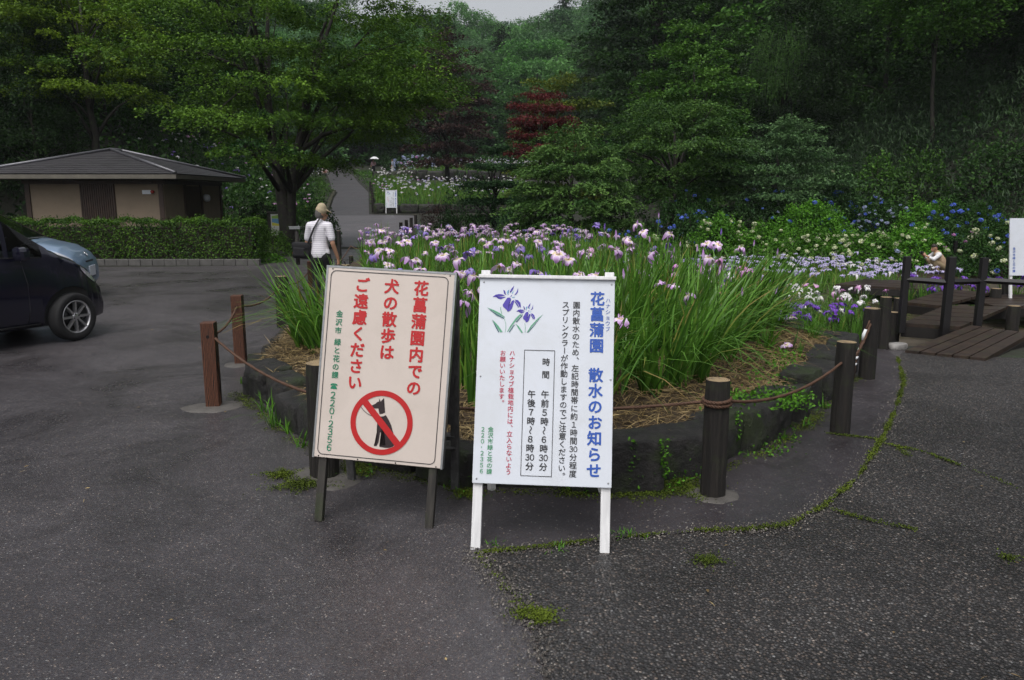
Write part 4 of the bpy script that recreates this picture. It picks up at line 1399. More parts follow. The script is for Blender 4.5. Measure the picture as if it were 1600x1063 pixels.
# everything beyond the nearest three hundred: one mass
def iris_mass():
    r_ = np.random.default_rng(77)
    LV, LF, LT, FV, FF, FT, FM = [], [], [], [], [], [], []
    nl = nf = 0
    var = [blades(9, .78, .2, np.random.default_rng(60 + k), w=.028, seg=3, spread=.12) for k in range(6)]
    fl = [flower_arrays(np.random.default_rng(80 + k)) for k in range(4)]
    keys = list(PETALM)
    def plant(x, y, z, s, col, nfl, fs=1.0):
        nonlocal nl, nf
        V, F, t = var[r_.integers(6)]
        a = r_.uniform(0, 6.28)
        M = np.array([[math.cos(a), -math.sin(a), 0], [math.sin(a), math.cos(a), 0], [0, 0, 1]])
        V = V @ M.T * s + np.array([x, y, z])
        LV.append(V); LF.append(F + nl); LT.append(t); nl += len(V)
        for _ in range(nfl):
            V, F, t = fl[r_.integers(4)]
            o = np.array([x + r_.normal(0, .12) * s, y + r_.normal(0, .12) * s, z + s * r_.uniform(.78, .98)])
            V = V @ M.T * fs * r_.uniform(.85, 1.15) + o
            FV.append(V); FF.append(F + nf); FT.append(t); FM.append(np.full(len(F), 1 + keys.index(col))); nf += len(V)
    def area(n, xr, yr, keepf, colf, nfl, s, dz=0, fs=1.0):
        x = r_.uniform(*xr, n); y = r_.uniform(*yr, n)
        m = keepf(x, y)
        for a, b in zip(x[m], y[m]):
            c = colf(a, b)
            plant(a, b, float(terr(a, b)) + dz, s * r_.uniform(.85, 1.12), c, nfl() if c else 0, fs)
    pick = lambda cs, ps: (lambda a, b: cs[r_.choice(len(cs), p=ps)])
    # far back of the bed
    area(230, (-3.4, 2.4), (16.5, 21.3), lambda x, y: in_poly(x, y, BEDT) & (x > -.185 * y), pick(['mauve', 'violet', 'lavender'], [.75, .15, .1]), lambda: r_.integers(0, 3), .70, .25)
    # extra leaves among the front clumps
    xx = r_.uniform(-3, 3.3, 420); yy = r_.uniform(5.2, 17, 420)
    for a, b in zip(xx, yy):
        if a > -.18 * b and in_poly(np.array([a]), np.array([b]), BEDT)[0] and (front(a, b) or b > 10.8):
            plant(a, b, float(bed_z(a, b)), .8 * r_.uniform(.8, 1.15), 'mauve', 0)
    # pale lavender field
    def fieldcol(a, b):
        if b < 15.2 and 5.2 < a < 6.6 and r_.uniform() < .6: return 'violet'
        if b > 14.5 and a < 5.2 and r_.uniform() < .45: return 'violet'
        return 'lavender' if r_.uniform() < .9 else 'white'
    area(900, (2.2, 9.6), (13.0, 21.2), lambda x, y: (y > 16.4) | ((x < 4.4) & (y > 13.2)), fieldcol, lambda: r_.choice([0, 0, 1, 1, 2]), .66, 0, .85)
    # strip between the bed and the field
    area(330, (2.0, 4.4), (9.2, 15), lambda x, y: (x > np.interp(y, [8.8, 9.6, 11, 16], [3.5, 2.55, 2.15, 2.1])) & (x < np.interp(y, [9, 10.2, 15], [3.3, 3.7, 4.3])), pick(['violet', 'mauve', 'white', 'pink'], [.3, .3, .25, .15]), lambda: r_.choice([0, 1, 1, 2]), .82, 0.0, .95)
    # far terraces right of the rising path
    L1 = lambda y: np.interp(y, [45, 55, 62], [-7.7, -9.4, -10.5])
    area(900, (-10.4, 1), (46.4, 62), lambda x, y: (x > L1(y)), lambda a, b: None if r_.uniform() < (.8 if b < 50 else .25) else ['white', 'lavender', 'pink'][r_.choice(3, p=[.5, .42, .08])], lambda: r_.integers(0, 2), .85, .35, 1.1)
    area(900, (-13.5, 5), (76, 104), lambda x, y: x > np.interp(y, [76, 82, 86, 104], [-11, -9.5, -12, -16]), lambda a, b: None if b < 79 and r_.uniform() < .8 else ['white', 'lavender', 'pink'][r_.choice(3, p=[.6, .34, .06])], lambda: r_.integers(0, 2), 1.0, .3, 1.25)
    area(150, (-14, -9), (66, 78), lambda x, y: x > np.interp(y, [66, 78], [-11.2, -13.8]), pick(['white', None], [.25, .75]), lambda: r_.integers(1, 3), 1.0, .05, 1.2)
    # flower bank left of the path
    area(620, (-24, -9.5), (33, 74), lambda x, y: (x < left_edge(y) - .3) & (x > left_edge(y) - 7.5), lambda a, b: [None, 'pink', 'white', 'violet'][r_.choice(4, p=[.55, .16, .14, .15])], lambda: r_.integers(1, 3), .95, .0, 1.2)
    V = np.concatenate(LV + FV)
    F = np.concatenate([np.concatenate(LF), np.concatenate(FF) + nl])
    mi = np.concatenate([np.zeros(sum(len(f) for f in LF), int), np.concatenate(FM)])
    o = link('iris_rows', np_mesh('iris_rows', V, F, [M_IRIS] + [PETALM[k] for k in keys], np.concatenate(LT + FT), mi))
    o['kind'] = 'stuff'
    o['label'] = 'distant rows of white, lavender and mauve irises'
iris_mass()

# ------------------------------------------------------------------ straw, weeds, moss
M_STRAW, nt, b_, o_ = new_mat('wet straw')
at = N(nt, 'ShaderNodeAttribute', attribute_name='tint')
nt.links.new(ramp(nt, at.outputs['Fac'], [(0, (.055, .036, .015)), (.5, (.18, .122, .048)), (1, (.36, .27, .12))]), b_.inputs['Base Color'])
b_.inputs['Roughness'].default_value = .6
def straw():
    r_ = np.random.default_rng(5)
    n = 60000
    x = r_.uniform(-3, 4.5, n); y = r_.uniform(4.2, 10.2, n)
    d = edge_dist(x, y, KERB)
    m = in_poly(x, y, BEDT) & (d > .14) & (d < 1.5) & (r_.uniform(0, 1, n) < np.clip(1.35 - d * .75, 0, 1))
    x, y = x[m][:15000], y[m][:15000]
    P = np.stack([x, y, bed_z(x, y) + np.abs(r_.normal(0, .022, len(x))) + .004], 1)
    T = r_.normal(0, 1, P.shape); T[:, 2] *= .18
    L = r_.uniform(.06, .30, len(x))
    V, F = leaves(P, T, r_.normal(0, .4, P.shape) + np.array([0, 0, 1.0]), L, .0045 + .003 * r_.uniform(0, 1, len(x)), .0, .12)
    # straws are blades, not leaves: widen the ends
    Q = V.reshape(-1, 4, 3)
    t = np.clip(r_.normal(.5, .25, len(x)), 0, 1)
    o = link('straw', np_mesh('straw', Q.reshape(-1, 3), F, M_STRAW, np.repeat(t, 4)))
    o['kind'] = 'stuff'
    o['label'] = 'loose brown straw mulch along the edge of the iris bed'
straw()

def weeds():
    r_ = np.random.default_rng(6)
    Vs, Fs, ts = [], [], []
    n0 = 0
    def patch(cx, cy, cz, rad, n, ls, hh):
        nonlocal n0
        P = np.stack([cx + r_.normal(0, rad, n), cy + r_.normal(0, rad, n), cz + np.abs(r_.normal(0, hh, n)) + .01], 1)
        T = r_.normal(0, 1, P.shape)
        Nn = r_.normal(0, .4, P.shape) + np.array([0, 0, 1.0])
        V, F = leaves(P, T, Nn, ls * r_.uniform(.6, 1.3, n), ls * .6, .1)
        Vs.append(V); Fs.append(F + n0); ts.append(np.repeat(np.clip(r_.normal(.6, .2, n), 0, 1), 4)); n0 += len(V)
    def tuft(cx, cy, cz, h, nb):
        nonlocal n0
        V, F, t = blades(nb, h, .45, r_, w=.009, seg=4, spread=.03, bend=.8)
        Vs.append(V + np.array([cx, cy, cz])); Fs.append(F + n0); ts.append(np.clip(t + .15, 0, 1)); n0 += len(V)
    # clover on the bed edge right of the front post
    for _ in range(16):
        p = ground_at(r_.uniform(1125, 1245), r_.uniform(612, 640), .27)
        patch(p.x, p.y, .24, .09, 60, .03, .03)
    for _ in range(9):
        p = ground_at(r_.uniform(1150, 1240), r_.uniform(545, 600), .27)
        patch(p.x, p.y, .25, .10, 40, .035, .04)
    for _ in range(7):
        p = ground_at(r_.uniform(1195, 1290), r_.uniform(510, 545), .27)
        tuft(p.x, p.y, .24, .28, 26)
    for (a, b, k) in [(1040, 760, 60), (1075, 752, 40), (1180, 700, 50), (1215, 712, 40), (1160, 715, 26), (1240, 690, 30), (1015, 764, 30), (735, 770, 30), (560, 742, 20), (905, 772, 24)]:
        p = ground_at(a, b)
        patch(p.x, p.y, .0, .06, k, .026, .04)
    for (a, b, h, n) in [(415, 645, .22, 14), (430, 668, .30, 18), (452, 678, .2, 14), (395, 615, .15, 14), (380, 600, .12, 10), (470, 700, .16, 12), (1290, 640, .14, 14), (1255, 668, .12, 12), (1225, 690, .14, 12), (975, 840, .07, 26), (990, 838, .06, 22), (1005, 842, .05, 18), (955, 836, .06, 22), (790, 860, .05, 22), (870, 862, .06, 18), (775, 855, .06, 18), (1135, 640, .2, 6)]:
        p = ground_at(a, b)
        tuft(p.x, p.y, 0, h, n)
    # creepers hanging over the stones
    for (a, b0, b1) in [(1035, 690, 745), (988, 692, 750), (1150, 650, 690)]:
        for q in np.linspace(0, 1, 12):
            p = depth_at(a + r_.normal(0, 3), b0 + (b1 - b0) * q, float(ground_at(a, 768 if a < 1100 else 712).y) - .03)
            patch(p.x, p.y - .02, p.z, .012, 8, .022, .012)
    o = link('weeds', np_mesh('weeds', np.concatenate(Vs), np.concatenate(Fs), lm('hydra'), np.concatenate(ts)))
    o['kind'] = 'stuff'
    o['label'] = 'small weeds and clover along the stone edging'
weeds()

M_MOSS = leaf_mat('moss', (.022, .036, .005), (.105, .145, .014), 0, .9, 0)
def moss():
    r_ = np.random.default_rng(8)
    Ps = []
    def line(pts, n, w, amp=1.0, gap=.35):
        P = [Vector(p) for p in pts]
        seg = np.array([(P[i + 1] - P[i]).length for i in range(len(P) - 1)])
        cum = np.concatenate([[0], np.cumsum(seg)])
        s = r_.uniform(0, cum[-1], n)
        dens = .5 + .5 * np.sin(s * 5.3) * np.sin(s * 2.1 + 1) + .35 * np.sin(s * 17)
        keep = r_.uniform(0, 1, n) < np.clip(dens + (1 - gap) - .5, .05, 1)
        s = s[keep]
        i = np.clip(np.searchsorted(cum, s) - 1, 0, len(seg) - 1)
        t = (s - cum[i]) / seg[i]
        A = np.array([(p.x, p.y) for p in P])
        q = A[i] + (A[i + 1] - A[i]) * t[:, None]
        ww = w * (.45 + .55 * np.clip(dens[keep], 0, 1))
        q = q + r_.normal(0, 1, q.shape) * ww[:, None]
        Ps.append(np.concatenate([q, np.full((len(q), 1), .012)], 1))
    line(SEAM[3:], 9500, .013)
    line(SEAM[:4], 2200, .012, gap=.75)
    line([g2(1375, 695), g2(1440, 708), g2(1520, 738), g2(1600, 770)], 1500, .009, gap=.75)
    line([g2(1300, 800), g2(1350, 815), g2(1430, 832)], 700, .010, gap=.75)
    line([g2(1290, 680), g2(1375, 690)], 600, .009, gap=.6)
    line([g2(1412, 600), g2(1408, 575)], 200, .02, gap=.4)
    line([g2(742, 868), g2(775, 905), g2(815, 950), g2(850, 985)], 260, .02, gap=.75)
    line([g2(1400, 700), g2(1420, 716)], 150, .012)
    for (a, b, n, rad) in [(1105, 880, 160, .05), (845, 968, 260, .045), (1575, 876, 60, .03), (820, 962, 120, .04), (1060, 765, 700, .10), (1030, 770, 500, .09), (985, 772, 500, .10), (560, 738, 500, .10), (470, 760, 600, .09), (440, 745, 350, .06), (900, 772, 260, .07), (730, 775, 260, .06), (1100, 780, 160, .05)]:
        p = ground_at(a, b)
        n = n * 3
        q = r_.normal(0, 1, (n, 3)) * rad * np.array([1, .8, 0])
        q *= (.35 + .65 * np.abs(np.sin(np.arctan2(q[:, 1], q[:, 0]) * 2.5 + a)))[:, None]
        q += np.array([p.x, p.y, 0]); q[:, 2] = .013
        Ps.append(q)
    # foot of the stone edging
    K = [Vector(p) for p in KERB]
    off = []
    for i in range(4, len(K) - 1):
        d = (K[i + 1] - K[i]).normalized()
        off.append(K[i] + Vector((d.y, -d.x)) * .05)
    line(off, 11000, .045, gap=.4)
    P = np.concatenate(Ps)
    P[:, 2] += r_.uniform(0, .012, len(P))
    T = r_.normal(0, 1, P.shape)
    V, F = leaves(P, T, r_.normal(0, .5, P.shape) + np.array([0, 0, 1.0]), .010 * r_.uniform(.5, 1.5, len(P)), .008, .1)
    cl = np.sin(P[:, 0] * 9) * np.sin(P[:, 1] * 7) * .25
    o = link('moss', np_mesh('moss', V, F, M_MOSS, np.repeat(np.clip(r_.normal(.5, .2, len(P)) + cl, 0, 1), 4)))
    o['kind'] = 'stuff'
    o['label'] = 'green moss growing in the seams of the pavement'
moss()

# mud and shallow water of the iris garden, with loose low growth
M_MUD, nt, b_, o_ = new_mat('wet mud')
v = coords(nt)
c = ramp(nt, noise(nt, v, 2.5, 5, .6), [(.35, (.030, .024, .016)), (.65, (.075, .060, .040))])
nt.links.new(c, b_.inputs['Base Color'])
nt.links.new(ramp(nt, noise(nt, v, 1.1, 3), [(.42, .12), (.58, .7)]), b_.inputs['Roughness'])
bump(nt, b_, noise(nt, v, 8, 5), .4, .02)
sheet('pond_bed', [(4.3, 9.2), (8, 9.25), (17.5, 9.25), (17.5, 23.2), (2.4, 23.2), (2.5, 16), (2.6, 11), (3.1, 9.6), (3.7, 9.2)], -.44, M_MUD)
def litter():
    r_ = np.random.default_rng(44)
    n = 150
    x = r_.uniform(-6, 5, n); y = r_.uniform(2.4, 12, n)
    m = ~in_poly(x, y, BEDT) & ~((x > 4) & (y > 7.9))
    x, y = x[m], y[m]
    P = np.stack([x, y, np.full(len(x), .018)], 1)
    T = r_.normal(0, 1, P.shape); T[:, 2] *= .1
    L = r_.choice([.02, .03, .045, .07], len(x), p=[.4, .3, .2, .1])
    W = np.where(L > .04, .004, L * .5)
    V, F = leaves(P, T, r_.normal(0, .15, P.shape) + np.array([0, 0, 1.0]), L, W, .12)
    o = link('fallen_leaves', np_mesh('fallen_leaves', V, F, M_STRAW, np.repeat(r_.uniform(.1, 1, len(x)), 4)))
    o['kind'] = 'stuff'
    o['label'] = 'bits of straw and fallen leaves on the wet asphalt'
    # loose grit along the worn seams
    P = []
    for pts, k, w in ((SEAM, 2600, .045), ([g2(742, 868), g2(768, 895), g2(800, 935), g2(815, 965), g2(842, 1030), (.12, 2.2)], 1500, .05)):
        A = np.array([(p[0], p[1]) for p in pts])
        i = r_.integers(0, len(A) - 1, k); t = r_.uniform(0, 1, k)
        q = A[i] + (A[i + 1] - A[i]) * t[:, None] + r_.normal(0, w, (k, 2))
        P.append(np.concatenate([q, np.full((k, 1), .0135)], 1))
    P = np.concatenate(P)
    s_ = .0045 * r_.uniform(.5, 1.6, len(P))
    base = np.array([[1, 0, 0], [-.5, .87, 0], [-.5, -.87, 0], [0, 0, 1.0]])
    V = P[:, None] + base[None] * s_[:, None, None]
    a = np.arange(len(P))[:, None] * 4
    F = np.concatenate([a + np.array([0, 1, 3]), a + np.array([1, 2, 3]), a + np.array([2, 0, 3])])
    o = link('grit', np_mesh('grit', V.reshape(-1, 3), F, M_GRIT, np.repeat(r_.uniform(0, 1, len(P)), 4)))
    o['kind'] = 'stuff'
    o['label'] = 'loose grit along the seam between two kinds of asphalt'
M_GRIT, nt, b_, o_ = new_mat('loose grit')
at = N(nt, 'ShaderNodeAttribute', attribute_name='tint')
nt.links.new(ramp(nt, at.outputs['Fac'], [(0, (.02, .018, .016)), (.7, (.09, .08, .07)), (1, (.22, .20, .18))]), b_.inputs['Base Color'])
litter()
# ------------------------------------------------------------------ lettering
FONT = bpy.data.curves.new('lettering font', 'FONT')
FONT.size = 1.0
FONT.resolution_u = 3
font_ob = bpy.data.objects.new('lettering font', FONT)
COL.objects.link(font_ob)
GLYPH = {}
def glyph(ch, off):
    key = (ch, off)
    if key not in GLYPH:
        FONT.body = ch
        FONT.offset = off
        dg = bpy.context.evaluated_depsgraph_get()
        dg.update()
        me = bpy.data.meshes.new_from_object(font_ob.evaluated_get(dg))
        V = [(v.co.x, v.co.y) for v in me.vertices]
        Fs = [list(p.vertices) for p in me.polygons]
        bpy.data.meshes.remove(me)
        GLYPH[key] = (V, Fs)
    return GLYPH[key]

def put_char(mb, ch, u, e, size, off=.0, rot=0.0, y=-.0022, sx=1.0):
    """glyph centred on (u, e) of a board whose face looks along -Y; off thickens the strokes"""
    if ch in '0123456789':
        ch = chr(ord(ch) + 0xFEE0)
    V, Fs = glyph(ch, 0.0)
    if off > 0:
        for k in range(8):
            put_char(mb, ch, u + off * size * math.cos(PI * k / 4), e + off * size * math.sin(PI * k / 4), size, 0.0, rot, y - .00006 * (k + 1), sx)
    if not V:
        return
    if ch == '-' or (ch in '0123456789' and sx < 1):
        xs = [p[0] for p in V]
        cx, cy = (min(xs) + max(xs)) / 2, .345
    else:
        cx, cy = .5, .38
    c, s = math.cos(rot), math.sin(rot)
    out = []
    for x, yy in V:
        a, b = (x - cx) * sx, yy - cy
        out.append((u + size * (a * c - b * s), y, e + size * (a * s + b * c)))
    # glyph faces come out facing +Z of the font: here that is -Y, towards the reader
    mb.add(out, Fs)

def column(mb, text, u, top, bottom, size, off=0.0, sx=1.0):
    """Vertical writing; [30] sets digits side by side, a space is half a cell, _ a full one."""
    cells = []
    i = 0
    while i < len(text):
        if text[i] == '[':
            j = text.index(']', i)
            cells.append(text[i + 1:j]); i = j + 1
        else:
            cells.append(text[i]); i += 1
    w = [(.5 if c == ' ' else 1.0) for c in cells]
    pitch = (top - bottom) / sum(w)
    e = top
    for c, k in zip(cells, w):
        ce = e - pitch * k / 2
        e -= pitch * k
        if c in ' _':
            continue
        if len(c) == 2:
            for q, d in enumerate(c):
                put_char(mb, d, u + (q - .5) * size * .54, ce, size * .98, off * .8, sx=.92)
        elif c in 'ー～-':
            put_char(mb, c, u, ce, size, off, -PI / 2, sx=1)
        elif c in '、。':
            put_char(mb, c, u + size * .62, ce + size * .55, size, off)
        else:
            put_char(mb, c, u, ce, size, off, sx=sx)

def board_matrix(x, y, yaw, lean, roll):
    ux = Vector((math.cos(yaw), math.sin(yaw), 0)); n = Vector((-math.sin(yaw), math.cos(yaw), 0))
    u = ux * math.cos(roll) + Vector((0, 0, 1)) * math.sin(roll)
    e = Vector((0, 0, 1)) * math.cos(lean) + n * math.sin(lean)
    e = (e * math.cos(roll) - ux * math.sin(roll)).normalized()
    u = (u - e * u.dot(e)).normalized()
    w = e.cross(u)
    M = Matrix.Identity(4)
    for i, c in enumerate((u, w, e)):
        for r in range(3):
            M[r][i] = c[r]
    M.translation = Vector((x, y, 0))
    return M

def ink(name, col, rough=.45):
    return plain(name, col, rough, .05, 20)
def board_paint(name, col, dirt, rough=.32):
    m, nt, b, o = new_mat(name)
    v = coords(nt)
    f = noise(nt, v, 2.2, 7, .72, .6)
    f2 = noise(nt, v, 70, 3, .6)
    c = mixc(nt, ramp(nt, f, [(.46, 0), (.74, .6)]), col, dirt)
    c = mixc(nt, ramp(nt, f2, [(.66, 0), (.74, .5)]), c, dirt)
    nt.links.new(c, b.inputs['Base Color'])
    b.inputs['Roughness'].default_value = rough
    vo = N(nt, 'ShaderNodeTexVoronoi', Scale=140.0)
    nt.links.new(v, vo.inputs['Vector'])
    bump(nt, b, ramp(nt, vo.outputs['Distance'], [(.0, 1), (.28, 0)]), .25, .0008)     # rain drops
    return m
M_WHITE_BOARD = board_paint('white sign board', (.61, .645, .71), (.50, .52, .53))
M_CREAM_BOARD = board_paint('cream sign board', (.60, .525, .475), (.48, .42, .37))
M_WHITE_WOOD = wood('white painted timber', (.58, .58, .59), (.74, .74, .75), .55, (40, 40, 4), .0015)
M_OLD_WOOD = wood('dark weathered timber', (.010, .009, .008), (.045, .040, .034), .7, (40, 40, 4), .003, mossy=.4)
M_GREY_WOOD = wood('grey weathered timber', (.035, .034, .035), (.10, .10, .10), .7, (40, 40, 4), .002)
M_RED = ink('red lettering', (.46, .012, .014))
M_RING = ink('red prohibition ring', (.44, .006, .008))
M_GREEN_INK = ink('green lettering', (.012, .19, .10))
M_BLUE_INK = ink('blue lettering', (.012, .075, .38))
M_BLACK_INK = ink('black lettering', (.022, .022, .026))
M_PINK_INK = ink('crimson lettering', (.46, .022, .065))
M_LGREEN_INK = ink('fresh green lettering', (.03, .26, .10))
M_DOG_INK = ink('brown black print', (.020, .009, .011))
M_IRISBLUE = ink('indigo print', (.055, .035, .34))
M_IRISGREEN = ink('leaf green print', (.10, .33, .20))
M_IRISTEAL = ink('teal print', (.03, .13, .14))
M_SKYBLUE = ink('pale blue print', (.20, .42, .62))
M_STEEL = plain('galvanised steel', (.30, .31, .32), .4, .2, 30, metal=.8)

def poly_print(mb, poly, y=-.0022):
    """flat printed shape (u, e) on the board face"""
    bm = bmesh.new()
    f = bm.faces.new([bm.verts.new((u, y, e)) for u, e in poly])
    bmesh.ops.triangulate(bm, faces=[f])
    bm.verts.index_update()
    mb.add([v.co.copy() for v in bm.verts], [[v.index for v in g.verts] for g in bm.faces])
    bm.free()

def stroke(mb, pts, w, y=-.0022):
    P = [Vector(p) for p in pts]
    L = []
    for i, p in enumerate(P):
        t = (P[min(i + 1, len(P) - 1)] - P[max(0, i - 1)]).normalized()
        n = Vector((-t.y, t.x)) * w / 2
        L.append((p + n, p - n))
    V = []
    for a, b in L:
        V += [(a.x, y, a.y), (b.x, y, b.y)]
    mb.add(V, [[2 * i, 2 * i + 1, 2 * i + 3, 2 * i + 2] for i in range(len(P) - 1)])

def round_rect(u0, u1, e0, e1, r, n=6):
    out = []
    for cx, cy, a0 in ((u1 - r, e1 - r, 0), (u0 + r, e1 - r, PI / 2), (u0 + r, e0 + r, PI), (u1 - r, e0 + r, 1.5 * PI)):
        for k in range(n + 1):
            a = a0 + PI / 2 * k / n
            out.append((cx + r * math.cos(a), cy + r * math.sin(a)))
    return out

# ---- white notice about the sprinklers
def white_notice():
    root = thing('notice_board', 'large white A-frame notice with blue heading and iris drawing in front of the bed', 'notice board')
    root.matrix_world = board_matrix(.1286, 3.4387, -.0752, .3093, -.0103)
    mb = MB()
    mb.box((0, .006, .8193), (.6617, .012, 1.0023), bevel=.003)
    mb.build('board', M_WHITE_BOARD, root)
    mb = MB()
    mb.box((0, -.001, 1.3235), (.672, .032, .018), bevel=.004)
    mb.build('top_cap', M_WHITE_WOOD, root)
    for s in (-1, 1):
        mb = MB()
        mb.box((s * .305, .034, .675), (.046, .034, 1.37), bevel=.004)
        mb.build('leg', M_WHITE_WOOD, root)
    inv = root.matrix_world.inverted()
    for s in (-1, 1):
        top = Vector((s * .305, .055, 1.28))
        gp = root.matrix_world @ Vector((s * .305, 0, 0))
        foot = inv @ Vector((gp.x + .06, gp.y + .78, .0))
        mb = MB()
        mb.tube([top, foot], .024, 4, smooth=False)
        mb.build('rear_leg', M_WHITE_WOOD, root)
    def line(name, mat, *a):
        mb = MB(); column(mb, *a); mb.build(name, mat, root)
    line('heading', M_BLUE_INK, '花菖蒲園', .2475, 1.262, .955, .0715, .028)
    line('heading', M_BLUE_INK, '散水のお知らせ', .2465, .889, .360, .0715, .028)
    line('ruby_heading', M_BLUE_INK, 'ハナショウブ', .2992, 1.230, 1.061, .0255, 0)
    line('body_text', M_BLACK_INK, '園内散水のため、左記時間帯に約1時間[30]分程度', .1472, 1.209, .360, .0365, .012)
    line('body_text', M_BLACK_INK, 'スプリンクラーが作動しますのでご注意ください。', .0940, 1.209, .348, .0365, .012)
    line('hours_text', M_BLACK_INK, '時 間', .0062, .928, .826, .0385, .016)
    line('hours_text', M_BLACK_INK, '午前5時～6時[30]分', .0060, .772, .385, .0400, .020)
    line('hours_text', M_BLACK_INK, '午後7時～8時[30]分', -.0590, .772, .385, .0400, .020)
    mb = MB()
    a = (-.0996, .0468, .3616, .9632)
    for p, q in (((a[0], a[2]), (a[1], a[2])), ((a[1], a[2]), (a[1], a[3])), ((a[1], a[3]), (a[0], a[3])), ((a[0], a[3]), (a[0], a[2]))):
        stroke(mb, [p, q], .003)
    mb.build('hours_frame', M_BLACK_INK, root)
    line('request_text', M_PINK_INK, 'ハナショウブ植栽地内には、立入らないよう', -.1590, .962, .362, .0290, .010)
    line('request_text', M_PINK_INK, 'お願いいたします。', -.2044, .961, .690, .0290, .010)
    line('office_text', M_LGREEN_INK, '金沢市緑と花の課', -.2507, .590, .361, .0275, .008)
    line('office_text', M_LGREEN_INK, '220-2356', -.2883, .589, .362, .0275, .008)
    # iris drawing
    blue = [
        [(-.1926,1.2195),(-.1779,1.2203),(-.1736,1.2118),(-.1823,1.1927),(-.1859,1.1792),(-.1841,1.1658),(-.1794,1.1847),(-.1694,1.2038),(-.1589,1.2094),(-.1585,1.1986),(-.1681,1.1661),(-.1757,1.1552),(-.1888,1.1495),(-.1931,1.1575),(-.2124,1.1746),(-.2140,1.1840),(-.2039,1.2004)],
        [(-.2648,1.2221),(-.2505,1.2332),(-.2346,1.2368),(-.2185,1.2352),(-.2036,1.2295),(-.2235,1.2264),(-.2475,1.2243),(-.1993,1.2226),(-.2125,1.2164),(-.2256,1.2107),(-.2378,1.2145),(-.2474,1.2211)],
        [(-.1563,1.2108),(-.1402,1.2084),(-.1278,1.1952),(-.1248,1.1832),(-.1257,1.1710),(-.1306,1.1750),(-.1397,1.1909)],
        [(-.1573,1.2027),(-.1506,1.2015),(-.1395,1.1855),(-.1332,1.1736),(-.1377,1.1721),(-.1503,1.1907)],
        [(-.2139,1.2583),(-.2058,1.2544),(-.2053,1.2409),(-.1984,1.2329),(-.2093,1.2394)],
        [(-.1599,1.2810),(-.1659,1.2606),(-.1787,1.2428),(-.1802,1.2495),(-.1741,1.2645)],
        [(-.1408,1.2692),(-.1415,1.2476),(-.1491,1.2366),(-.1596,1.2315),(-.1481,1.2474)],
        [(-.1781,1.2266),(-.1716,1.2321),(-.1689,1.2294),(-.1754,1.2247)]]
    sky = [[(-.1846,1.2602),(-.1897,1.2520),(-.1885,1.2331),(-.1946,1.2411),(-.1950,1.2519)], [(-.1631,1.2552),(-.1641,1.2458),(-.1705,1.2389),(-.1708,1.2456)], [(-.1699,1.2213),(-.1581,1.2251),(-.1553,1.2230),(-.1645,1.2193)]]
    sec = lambda P: [(-.0985 + (u + .1926) * .655, 1.1501 + (e - 1.2195) * .735) for u, e in P]
    mb = MB()
    for P in blue:
        poly_print(mb, P); poly_print(mb, sec(P))
    mb.build('iris_drawing', M_IRISBLUE, root)
    mb = MB()
    for P in sky:
        poly_print(mb, P); poly_print(mb, sec(P))
    mb.build('petal_highlight', M_SKYBLUE, root)
    mb = MB()
    for P in [[(-.2923,1.1688),(-.2612,1.1587),(-.2286,1.1433),(-.2013,1.1237),(-.2025,1.1210),(-.2418,1.1403)], [(-.2633,1.1089),(-.2483,1.0972),(-.2289,1.0762),(-.2093,1.0485),(-.2199,1.0469),(-.2394,1.0732)], [(-.1881,1.0504),(-.1732,1.0801),(-.1479,1.1182),(-.1274,1.1388),(-.1194,1.1389),(-.1475,1.1048),(-.1729,1.0694),(-.1854,1.0491)], [(-.1471,1.0914),(-.1307,1.0784),(-.1099,1.0482),(-.1178,1.0467),(-.1330,1.0677)], [(-.0915,1.0500),(-.0726,1.0824),(-.0419,1.1179),(-.0135,1.1426),(-.0417,1.1099),(-.0672,1.0799),(-.0875,1.0501)]]:
        poly_print(mb, P)
    stroke(mb, [(-.2236, 1.1717), (-.2230, 1.1596), (-.2165, 1.1382)], .003)
    stroke(mb, [(-.2036, 1.1143), (-.1962, 1.0930), (-.1941, 1.0689), (-.1973, 1.0475)], .0018)
    stroke(mb, [(-.1034, 1.0951), (-.0988, 1.0738), (-.1001, 1.0484)], .0018)
    mb.build('leaf_drawing', M_IRISGREEN, root)
    mb = MB()
    for P in [[(-.2881,1.1649),(-.2417,1.1376),(-.2037,1.1183),(-.2063,1.1147),(-.2414,1.1295)], [(-.2633,1.1076),(-.2422,1.0759),(-.2252,1.0482),(-.2305,1.0472),(-.2475,1.0757)], [(-.1128,1.1418),(-.1164,1.1296),(-.1420,1.0982),(-.1474,1.1008),(-.1269,1.1240)], [(-.1536,1.0886),(-.1521,1.0846),(-.1748,1.0493),(-.1801,1.0492),(-.1676,1.0696)], [(-.0212,1.1317),(-.0542,1.0855),(-.0848,1.0488),(-.0888,1.0487),(-.0671,1.0746)]]:
        poly_print(mb, P, -.0028)
    mb.build('leaf_shade_drawing', M_IRISTEAL, root)
    mb = MB()
    for u, e in ((-.31, 1.295), (.315, 1.295), (-.31, .34), (.315, .34), (-.31, .83), (.318, .83)):
        mb.lathe([(.0045, 0), (.004, .0015), (.001, .002)], 8, (u, -.0005, e), Matrix.Rotation(PI / 2, 3, 'X'))
    mb.build('screws', M_STEEL, root)
    return root
WN = white_notice()

